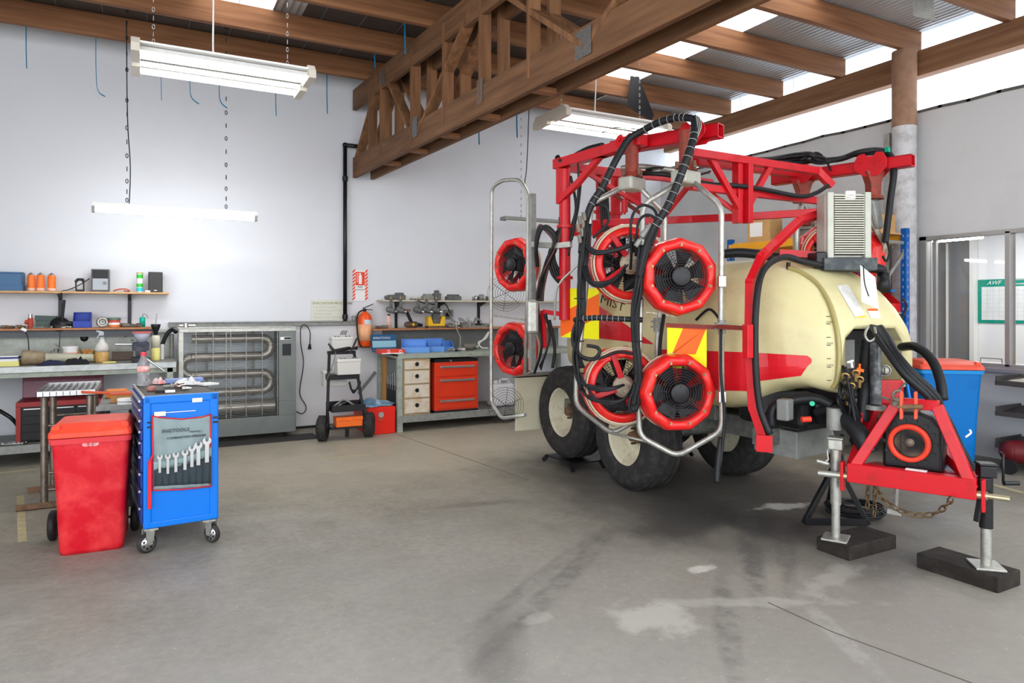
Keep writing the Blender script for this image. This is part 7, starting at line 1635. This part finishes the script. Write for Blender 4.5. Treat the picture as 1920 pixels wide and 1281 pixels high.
c = V((7.0, 5.2, 2.39)); tag(G().cyl(c, c+V((0, 0, .26)), .13, n=24).torus(c+V((0, 0, .15)), (0, 0, 1), .13, .012).obj('pale_drum', WHITEP), 'pale drum on the top of the rack behind the radiator', 'drum')
TR = mat('tub_red', (.70, .015, .015), .4)
for i, (x, y, z, lab) in enumerate(((6.82, 4.84, 1.52, 'red storage tub on the third rack shelf, behind the tank nose'), (7.18, 4.84, 1.52, 'red storage tub on the third rack shelf, beside the blue upright'), (7.18, 4.86, .47, 'red storage tub on the lowest rack shelf'))):
    openbin(V((x, y, z)), .30, .34, .22, TR, lab, cat='tub', name='storage_tub')
for x, lab in ((6.85, 'small cardboard box on the second rack shelf, left one'), (7.2, 'small cardboard box on the second rack shelf beside the blue upright')): cbox((x, 4.86, 1.12), (.26, .30, .18), lab)
tag(G().b2((6.70, 4.70, 1.745), (7.30, 5.0, 1.765)).obj('plastic_sheet', BLUEP), 'flat blue plastic sheet resting on the red tubs in the rack', 'plastic sheet')
cbox((7.18, 4.88, 2.39), (.28, .34, .2), 'small brown box on the top rack shelf behind the hanging black hose')
c = V((7.1, 4.85, 1.766)); tag(G().cyl(c, c+V((0, 0, .24)), .10, n=20).obj('grey_drum', GALD), 'grey drum standing on the blue sheet in the rack', 'drum')
# blue wheelie bin
pL, pR = pt(1724, 695, Z=.95), pt(1853, 697, Z=.95); mid = (pL+pR)/2; mid.z = 0; rz = math.atan2(pR.y-pL.y, pR.x-pL.x)
Wb2 = (pR-pL).length; Mb = Matrix.Translation(mid) @ Matrix.Rotation(rz, 4, 'Z') @ Matrix.Translation((0, .31, 0))
wheelie(Mb, Wb2*.98, .60, 1.11, mat('bin_body_blue', (.0, .17, .55), .45, n=(3, .4, (.0, .12, .42))), mat('lid_orange_red', (.80, .09, .05), .45, n=(8, .5, (.75, .16, .10))), 'blue wheelie bin with a red lid below the office window', m2=mat('rim_blue', (.02, .30, .75), .4))
# tray shelves at the right edge
t = thing('tray_shelf', 'rack of three sloping dark trays on the right wall at the picture edge', 'shelf', (7.55, 3.2, .2))
for i, v in enumerate((718, 775, 835)):
    p = pt(1866, v, X=7.28); z = p.z
    tr_ = G().add([V(q) for q in ((7.28, p.y, z), (7.28, 2.5, z), (7.74, 2.5, z+.05), (7.74, p.y, z+.05))]+[V(q) for q in ((7.28, p.y, z-.02), (7.28, 2.5, z-.02), (7.74, 2.5, z+.03), (7.74, p.y, z+.03))], [(0, 1, 2, 3), (7, 6, 5, 4), (0, 4, 5, 1), (1, 5, 6, 2), (2, 6, 7, 3), (3, 7, 4, 0)]).obj('tray', mat('tray_dark', (.06, .055, .055), .5), t, .004)
    G().b2((7.27, 2.5, z-.02), (7.285, p.y, z+.025)).b2((7.28, p.y-.01, z-.02), (7.74, p.y, z+.07)).obj('tray_lip', MATS['tray_dark'], t, .003); G().bar((7.4, p.y-.1, z-.02), (7.78, p.y-.1, z-.06), .03).obj('bracket', BLKM, t)
    if i == 0: ztr, ytr = z, p.y
rag(V((7.42, ytr-.35, ztr+.018)), .10, .25, .06, mat('cloth_cream', (.62, .60, .52), .8), 'crumpled pale cloth on the top sloping tray', 41)
p = pt(1893, 905, Z=0); p.x = min(p.x, 7.2); c = V((7.38, 3.42, 0))
t = thing('air_compressor', 'dark red compressor on the floor under the sloping trays', 'compressor', c)
G().cyl(c+V((-.12, .1, .20)), c+V((.2, -.35, .20)), .11, n=24).ball(c+V((-.12, .1, .2)), .11, sc=(1, 1, 1)).obj('tank', mat('dark_red', (.12, .008, .012), .5), t); G().box(c+V((.05, -.12, .31)), (.14, .2, .08), rz=.6).obj('motor', BLKM, t, .01)
for k in (-.08, .16): G().cyl(c+V((k-.16, -k, .07)), c+V((k-.12, -k, .07)), .07, n=20).obj('wheel', BLK, t)
G().b2((c.x+.02, c.y-.2, 0), (c.x+.06, c.y-.16, .1)).obj('foot', BLKM, t)
c = V((6.6, 3.5, 0))
# office: calendar, door, desk edge
Xo = 10.29
a, b = pt(1834, 525, X=Xo), pt(1990, 608, X=Xo)
t = thing('wall_planner', 'large green-bordered wall planner on the office wall behind the window', 'wall planner', (Xo, (a.y+b.y)/2, b.z))
PG = mat('planner_green', (.0, .28, .20), .5)
G().b2((Xo-.006, b.y, b.z), (Xo+.0, a.y, a.z)).obj('sheet', PG, t)
hh = a.z-b.z; G().b2((Xo-.009, b.y+.04, b.z+hh*.07), (Xo-.006, a.y-.05, a.z-hh*.17)).obj('grid_panel', mat('planner_white', (.75, .77, .78), .6, n=(9, .6, (.66, .7, .72))), t)
Mo = Matrix.Translation((Xo-.012, a.y-.12, a.z-hh*.12)) @ Matrix(((0, 0, -1, 0), (-1, 0, 0, 0), (0, 1, 0, 0), (0, 0, 0, 1)))
text_mesh('lettering', 'AWF', hh*.13, Mo, PAPER, t, shear=.4); text_mesh('lettering', 'KEEPING NZ', hh*.055, Mo @ Matrix.Translation((.36, .05, 0)), PAPER, t); text_mesh('lettering', 'WORKING', hh*.055, Mo @ Matrix.Translation((.36, -.01, 0)), PAPER, t)
g = G()
for k in range(1, 12): y = a.y-.05-(a.y-b.y-.09)*k/12; g.b2((Xo-.0098, y, b.z+hh*.07), (Xo-.0092, y+.004, a.z-hh*.17))
for k in range(1, 8): z = b.z+hh*.07+hh*.76*k/8; g.b2((Xo-.0098, b.y+.04, z), (Xo-.0092, a.y-.05, z+.003))
g.obj('grid_lines', mat('line_grey', (.55, .57, .58), .6), t)
a, b = pt(1757, 452, X=10.25), pt(1822, 700, X=10.25)
g = G().b2((10.22, b.y, 0), (10.28, a.y, min(2.55, a.z))); o = struct(g, 'door_1', mat('dark_door_glass', (.22, .22, .22), .15, coat=.4))
g = G().b2((10.19, a.y, 0), (10.29, a.y+.07, 2.55)).b2((10.19, b.y+.30, 0), (10.29, b.y+.32, 2.5)).b2((10.19, b.y-.06, 0), (10.29, b.y, 2.55)); struct(g, 'trim_14', ENAMEL)
t = thing('office_counter', 'pale counter inside the office just below the window', 'counter', (8.3, 3.3, 0)); G().b2((8.0, 1.6, .90), (8.6, 4.9, .94)).obj('worktop', WHITEP, t, .004); G().b2((8.05, 1.7, 0), (8.55, 4.85, .90)).obj('front', OFW, t)
a = pt(1862, 710, X=8.25); tag(G().path([V((8.2, 4.3, .94)), V((8.2, 4.29, 1.01)), V((8.2, 4.08, 1.01)), V((8.2, 4.07, .94))], .01).obj('wire_loop', STEEL), 'thin wire letter holder on the counter behind the window', 'letter holder')
tag(G().b2((8.1, 3.4, .94), (8.35, 3.72, 1.02)).obj('yellow_folder', YEL, bevel=.003), 'yellow folder on the counter behind the window, right of the mullion', 'folder')
tag(G().b2((Xo-.004, 4.15, 1.05), (Xo, 4.45, 1.45)).obj('notice_sheet', mat('notice', (.65, .68, .7), .7)), 'pale notice sheet on the office wall below the planner', 'notice')
ol = bpy.data.lights.new('office_fill_light', 'AREA'); ol.energy = 22; ol.size = 1.2; ol.color = (1, .98, .95); oo = bpy.data.objects.new('office_fill_light', ol); oo.location = (9.2, 4.0, 2.55); C.objects.link(oo)  # fill light added to brighten the office, apart from its visible tube
